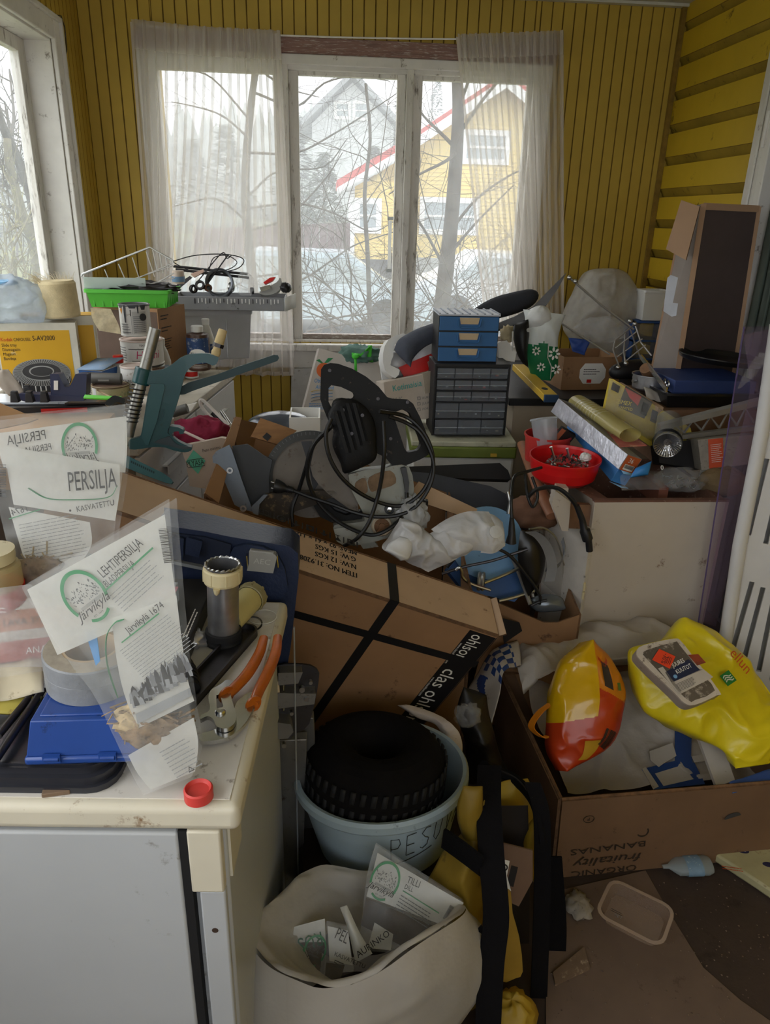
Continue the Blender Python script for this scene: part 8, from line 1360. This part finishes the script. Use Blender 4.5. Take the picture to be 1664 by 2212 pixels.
b=MB();b.grid(binf,110,40,binb,cu=True);t.part('bag',b);b=MB();b.grid(lambda u,v:ringp(u)+V(((Bc.x-ringp(u).x)*.55*v,(Bc.y-ringp(u).y)*.55*v,-.10*v+.012*crease(ringp(u)+V((0,0,v)),10,4)+.012*sin(pi*min(1,v*3)))),100,14,binb,cu=True);t.part('folded_rim',b,'turned-in rim')
def herb(label,pl,L,R,band,prints,dark,seed):
 t=Thing('herb_pack',label,'herb pack');b=MB();sheet(b,pl,L,R,clear,.006,.004,14,16,18,seed,.006);sheet(b,pl,L,R,clear,-.012,.004,14,14,16,seed+1,-.004);t.part('film',b);b=MB();sheet(b,pl,*band,pack,.001,.001,8,14,8,seed+2);bd=t.part('printed_band',b);b=MB();prints(b);t.part('print',b,parent=bd);b=MB();sheet(b,pl,*dark,mat('dark_herb_remains','4a4038',.9,var=.3,scale=20),-.004,.004,16,12,10,seed+3);t.part('contents',b,'dark herb remains')
 return t
pl=Plane(at(880,1950,y=1.03),(-.15,-1,.75));P1=pl
def pr1(b):
 logo(b,P1.mpx(832,1902,862,1918,.003),.062);M=P1.mpx(878,1905,900,1915,.003);b.text('TILLI',ink,M,.018,sx=.72);b.text('DILL',ink,P1.mpx(873,1918,890,1926,.003),.0125,sx=.72);M=P1.mpx(870,1924,960,1980,.003);b.box((0,0,0),(.080,.0017,.0008),green,M);b.lines(grey_ink,P1.mpx(866,1934,955,1990,.003),.078,.030,5,.2,.3,seed=6);barcode(b,P1.mpx(968,1990,984,1962,.003),.028,.012,6)
herb('dill pack lettered TILLI sticking out of the white bin bag',pl,((812,1822),(795,1880),(785,1960),(775,2050)),((1000,1945),(985,1975),(960,2020),(930,2060)),(((816,1842),(804,1890),(792,1936)),((1002,1950),(985,1975),(962,2000))),pr1,(((790,1940),(780,2000)),((960,2010),(900,2060))),51)
b=MB();sheet(b,pl,((810,1990),(795,2045)),((850,2015),(845,2050)),pack,.008,.002,8,8,8,3);one('leaflet','white leaflet slipped in front of the dill pack','leaflet',b)
P2=Plane(at(680,2060,y=.97),(.1,-1,.9))
def pr2(b):b.text('RUSINA',mat('pack_green','1d5c40',.6),P2.mpx(695,2010,615,2035,.006),.034,mir=False,sx=.8);logo(b,P2.mpx(680,2052,700,2060,.006),.045,True)
herb('crumpled pack with green reversed lettering inside the white bin bag',P2,((612,2010),(625,2060),(650,2118)),((700,1985),(705,2040),(700,2110)),(((612,2008),(622,2035)),((702,1984),(704,2035))),pr2,(((630,2040),(652,2118)),((700,2030),(690,2115))),61)
P3=Plane(at(740,2060,y=.955),(-.1,-1,.9))
def pr3(b):b.text('PEL',ink,P3.mpx(722,2024,745,2036,.006),.028,sx=.6);b.text('VI',ink,P3.mpx(738,2095,748,2066,.006),.026,sx=.6);b.text('KASVATETTU',ink,P3.mpx(722,2062,745,2072,.006),.010)
herb('crumpled pack lettered PE beside the reversed green pack in the white bin bag',P3,((705,1990),(705,2050),(700,2120)),((750,2000),(760,2060),(765,2098)),(((708,2000),(712,2075)),((752,2010),(762,2085))),pr3,(((705,2080),(700,2125)),((745,2085),(735,2118))),71)
b=MB();P4=Plane(at(775,2040,y=.97),(-.2,-1,.8));sheet(b,P4,((735,1960),(752,2010),(768,2080)),((750,1955),(775,2010),(805,2060)),pack,0,.006,12,14,14,5,.01);b.text('AURINKO',ink,P4.mpx(776,2065,790,2055,.014),.016);one('herb_pack','folded white pack corner between the PE pack and the dill pack','herb pack',b)
# ------------------------------------------------------------------ yellow and black tool bag
t=Thing('tool_bag','open yellow and black tool bag standing on the floor before the banana carton','bag');ybg=mat('bag_ochre','7c641c',.6,var=.15,scale=6,bump=.3,bscale=14,spots=.06,spotcol='54441a');ybr=mat('bag_bright_ochre','a3862a',.55,var=.12,scale=6,bump=.3,bscale=14);web=mat('black_webbing','121113',.95,spec=.1,bump=.3,bscale=200)
pl=Plane(at(1010,1950,y=1.10),(0,-1,.1));b=MB();sheet(b,pl,((1012,1790),(958,1845),(918,1930),(940,2060),(950,2160),(930,2330)),((1045,1720),(1050,1830),(1062,1930),(1055,2060),(1055,2180),(1060,2330)),ybg,0,.026,10,40,60,5,.05);t.part('left_panel',b,solid=.002)
b=MB();pb_=Plane(at(1100,1760,y=1.27),(0,-1,.2));sheet(b,pb_,((1020,1690),(1028,1740),(1060,1810)),((1140,1680),(1168,1750),(1166,1820)),ybr,0,.03,13,40,34,7,.01);t.part('back_panel',b,solid=.002);b=MB();sheet(b,Plane(at(1150,1850,y=1.20),(-.6,-1,.1)),((1128,1800),(1140,1850),(1160,1910)),((1172,1740),(1166,1850),(1166,1915)),ybr,0,.010,10,12,20,8,.02);t.part('right_lining',b,solid=.002)
b=MB();sheet(b,pl,((1000,1690),(985,1740),(995,1790),(1015,1830)),((1040,1690),(1040,1740),(1040,1800),(1045,1880)),ybg,.01,.008,14,12,18,9,.02);t.part('side_pocket',b,solid=.002)
def strap_(pts,w_,nm='strap',side=(1,-.1,0)):b=MB();b.ribbon(spline([at(*p[:2],y=p[2])for p in pts],6),w_,.006,web,side);t.part(nm,b,'black webbing strap' if nm=='strap' else None)
strap_(((1058,1655,1.22),(1056,1740,1.12),(1062,1850,1.05),(1072,1980,1.0),(1060,2100,.96),(1050,2330,.90)),.05);strap_(((1150,1690,1.22),(1170,1760,1.18),(1172,1900,1.13),(1168,2050,1.08),(1158,2330,.99)),.035);strap_(((1195,1850,1.22),(1205,2000,1.17),(1200,2100,1.13)),.04);strap_(((958,1810,1.10),(1000,1840,1.06),(1042,1872,1.04)),.06,'strap',(0,-.2,1));strap_(((962,2052,1.0),(1000,2050,1.0),(1040,2010,1.0)),.035,'strap',(0,-.2,1))
b=MB();b.tube(spline([at(*p,y=y)for p,y in(((1046,1655),1.24),((1080,1668),1.30),((1120,1690),1.28),((1158,1740),1.20),((1172,1820),1.16))],6),.012,web,8);t.part('rim',b,'black zip rim');b=MB();sp=spline([at(*p,y=y)for p,y in(((1080,1664),1.285),((1118,1684),1.265),((1150,1722),1.2))],20)
for p in sp:b.add([p+V((x,y,z))for x in(-.0014,.0014)for y in(-.002,.002)for z in(0,.0015)],[(0,1,3,2),(4,6,7,5),(0,4,5,1),(2,3,7,6),(0,2,6,4),(1,5,7,3)],dsteel)
t.part('zip',b);b=MB();b.ribbon([at(1182,1990,y=1.13),at(1178,2230,y=1.05)],.006,.004,ybr,(1,0,0));t.part('piping',b,'yellow piping');b=MB();sheet(b,Plane(at(1120,2150,y=1.08),(0,-1,.1)),((1082,1800),(1085,2000),(1075,2330)),((1165,1800),(1168,2000),(1160,2330)),mat('bag_dark_inside','231c17',.9),-.09,.006,8,14,20,3);t.part('dark_lining',b)
t=Thing('hatchet','hatchet handle with an orange-yellow grip standing in the tool bag','hatchet');b=MB();pl=Plane(at(1100,1980,y=1.07),(0,-1,.1));slab(b,pl,((1086,1915),(1100,1915),(1104,1960),(1118,2010),(1126,2085),(1110,2100),(1074,2105),(1080,2020),(1090,1960)),.03,mat('worn_yellow_wood','9a7a2c',.6,var=.2,scale=5,spots=.1,spotcol='5c4420'),-.015,smooth=2);t.part('handle',b,bevel=.008,seg=3);b=MB();slab(b,pl,((1082,1880),(1092,1880),(1102,1916),(1088,1918)),.02,wpl,-.01);t.part('ferrule',b,'pale ferrule')
t=Thing('paper_folder','brown paper folder with a black and white product label in the tool bag','folder');pl=Plane(at(1120,1880,y=1.12),(0,-1,.15));b=MB();slab(b,pl,((1070,1815),(1150,1835),(1150,1900),(1120,1955),(1098,1945),(1075,1860)),.004,mat('dull_brown_paper','6f5848',.85,var=.1),0);t.part('folder',b);b=MB();slab(b,pl,((1074,1850),(1100,1856),(1092,1900),(1080,1905)),.001,wprint,.0045);slab(b,pl,((1104,1866),(1118,1870),(1108,1912),(1094,1908)),.001,ink,.0045);M=pl.m(1087,1870,off=.0058);b.prism(circle(.009,20),.0006,ink,M,[circle(.006,16)]);t.part('label',b)
b=MB();crumple(b,at(1100,2200,y=.99),(.05,.04,.06),ybr,6,.3,3,16);one('ochre_cloth','bunched ochre yellow cloth at the bottom of the tool bag','cloth',b)
# black bag between tub, flat carton and banana box
b=MB();pl=Plane(at(1020,1560,y=1.54),(0,-1,.3));sheet(b,pl,((1000,1480),(985,1540),(1005,1600),(1010,1690)),((1050,1500),(1060,1560),(1085,1640),(1120,1700)),mat('black_sack','161415',.45,bump=.4,bscale=30),0,.02,10,20,24,4,.04);one('black_sack','black plastic sack crammed between the wash tub and the banana carton','sack',b,solid=.002)
b=MB();crumple(b,at(1010,1545,y=1.50),(.03,.02,.03),clear,14,.4,4,14);one('clear_bag','scrap of clear film lying on the black sack beside the wash tub','plastic bag',b)
b=MB();b.box((-.06,1.14,.0),(.30,1.46,.19),mat('dark_crate_wood','2a211c',.9,var=.15));one('dark_crate','dark crate carrying the wash tub','crate',b,bevel=.003)
# ------------------------------------------------------------------ litter on the floor
t=Thing('cardboard_sheet','worn brown cardboard sheet lying on the floor at the lower right','cardboard');b=MB();mat_c=mat('worn_floor_card','66554a',.85,var=.12,scale=5,spots=.1,spotcol='4a3b33');q=[at(*p,z=.004)for p in((1180,1930),(1395,1880),(1440,1960),(1520,2090),(1600,2160),(1700,2230),(1700,2400),(1180,2400))];b.add(q+[p-V((0,0,.003))for p in q],[tuple(range(8))],mat_c);t.part('sheet',b)
t=Thing('clear_tray','clear rectangular plastic food tray lying on the floor cardboard','tray');pa,pb=at(1300,1990,z=.006),at(1415,2050,z=.006);M,L=B3(pa,pb);pc=film('tray_plastic','c9b3a3',.22,.1,.2,var=.05);b=MB();W=.095;b.prism(rrect(L,W,.02),.002,pc,M@T(L/2,W/2,0));
o1,o2=rrect(L,W,.02),rrect(L+.02,W+.02,.026);n=len(o1);b.add([(x,y,.001)for x,y in o1]+[(x,y,.03)for x,y in o2],[(k,(k+1)%n,n+(k+1)%n,n+k)for k in range(n)],pc,M@T(L/2,W/2,0));b.prism(rrect(L+.034,W+.034,.03),.0012,film('tray_rim_plastic','d0bba9',.42,.1,.2),M@T(L/2,W/2,.029),[rrect(L+.018,W+.018,.024)]);t.part('tray',b);b=MB();b.lines(ink,M@T(.012,.02,.0295),.03,.01,2,seed=2);b.text('PET',grey_ink,M@T(.02,.03,.0022),.012);t.part('embossing',b)
b=MB();crumple(b,at(1250,1955,z=.012),(.028,.035,.012),mat('pale_wrapper','8f8880',.6,spots=.15,spotcol='4a423c',scale=30),4,.4,4,14,-.5);one('wrapper','small pale crumpled wrapper on the floor near the tool bag','wrapper',b)
t=Thing('water_bottle','flattened clear water bottle with blue print under the banana carton edge','bottle');pa,pb=at(1432,1872,z=.02),at(1535,1868,z=.025);b=MB();d=pb-pa;b.tube([pa,pa+d*.12,pa+d*.3,pa+d*.9,pb],[.006,.007,.028,.03,.024],film('bottle_clear','b9c6ce',.5,.1,.3,bump=.5),18,flat=.6);t.part('bottle',b);b=MB();b.tube([pa+d*.45,pa+d*.78],.0308,mat('bottle_label_blue','6f8ba5',.5,spots=.2,spotcol='cfd4d6',scale=30),18,False,flat=.61);t.part('label',b)
t=Thing('tissue_pack','pale yellow paper packet with dark oval emblems at the lower right edge','packet');b=MB();q=[at(*p,z=.03)for p in((1540,1840),(1700,1790),(1720,1960),(1640,1905))];b.add(q+[p-V((0,0,.028))for p in q],[(0,1,2,3),(7,6,5,4),(0,4,5,1),(1,5,6,2),(2,6,7,3),(3,7,4,0)],mat('pale_yellow_pack','a8a27e',.6,spots=.08,spotcol='7a6a4a'));t.part('packet',b,bevel=.006);b=MB();M=frame(at(1605,1838,z=.0305),(1,-.25,0),(.25,1,0));b.prism([(p[0]*2,p[1])for p in circle(.008,20)],.0006,mat('emblem_navy','26274a',.5),M);b.text('Soft',wprint,M@T(0,-.003,.0006),.010,'C',.2);M2=frame(at(1662,1868,z=.0305),(1,-.25,0),(.25,1,0));b.prism([(p[0]*2,p[1])for p in circle(.008,20)],.0006,mat('emblem_navy','26274a'),M2);b.lines(rl,frame(at(1560,1872,z=.0305),(1,-.25,0),(.25,1,0)),.05,.015,2);t.part('print',b)
b=MB();q=[at(*p,z=.012)for p in((1195,2100),(1262,2045),(1275,2090),(1200,2125))];b.add(q+[p-V((0,0,.01))for p in q],[(0,1,2,3),(7,6,5,4),(0,4,5,1),(1,5,6,2),(2,6,7,3),(3,7,4,0)],mat('splintered_wood','6d5a4a',.9,spots=.3,spotcol='a3917c',scale=20));one('wood_scrap','splintered wood scrap on the floor beside the tool bag','wood scrap',b)
b=MB();c0=at(1205,2165,z=.003);b.tube([c0+V((.018*cos(a*pi/14),.026*sin(a*pi/14),.0))for a in range(-9,12)],.0007,steel,5);one('wire_ring','thin open wire ring lying on the floor by the tool bag','wire',b)
b=MB();R=random.Random(77);crum=mat('floor_crumbs','6f5f52',.95,var=.4,scale=60)
for i in range(260):p=at(R.uniform(1190,1664),R.uniform(1900,2210),z=.006);s_=R.uniform(.0006,.0025);b.add([p+V((s_,0,0)),p+V((-s_,s_*.7,0)),p+V((0,-s_,0)),p+V((0,0,s_))],[(0,2,1),(0,1,3),(1,2,3),(2,0,3)],crum)
o=b.build('debris');o['kind']='stuff';o['label']='crumbs and dust scattered over the floor at the lower right';o['category']='debris'
for q_ in('_lo','_hi'):del o[q_]
WORLD,EXPO=1.5,0.95
SUNS=(('overcast_glow',3.4,(.6,-.62,-.5),150),)
for t_ in THINGS:t_.done()
# ------------------------------------------------------------------ light and view
w=bpy.data.worlds.new('overcast');SC.world=w;w.use_nodes=True;nt=w.node_tree
bg=nt.nodes['Background'];bg.inputs[0].default_value=(.92,.96,1.0,1);bg.inputs[1].default_value=WORLD
def sun(name,e,dirv,ang,col=(1,.98,.95)):
 l=bpy.data.lights.new(name,'SUN');l.energy=e;l.angle=radians(ang);l.color=col
 o=bpy.data.objects.new(name,l);COL.objects.link(o);o.rotation_euler=V(dirv).to_track_quat('-Z','Y').to_euler();return o
for a in SUNS:sun(*a)
vs=SC.view_settings;SC.display_settings.display_device='sRGB'
vs.view_transform='Standard';vs.look='None';vs.gamma=1;vs.use_curve_mapping=False;vs.exposure=EXPO
c=SC.cycles;c.max_bounces=8;c.diffuse_bounces=4;c.glossy_bounces=3;c.transmission_bounces=6;c.transparent_max_bounces=24;c.use_denoising=True
c.caustics_reflective=False;c.caustics_refractive=False;c.sample_clamp_indirect=6
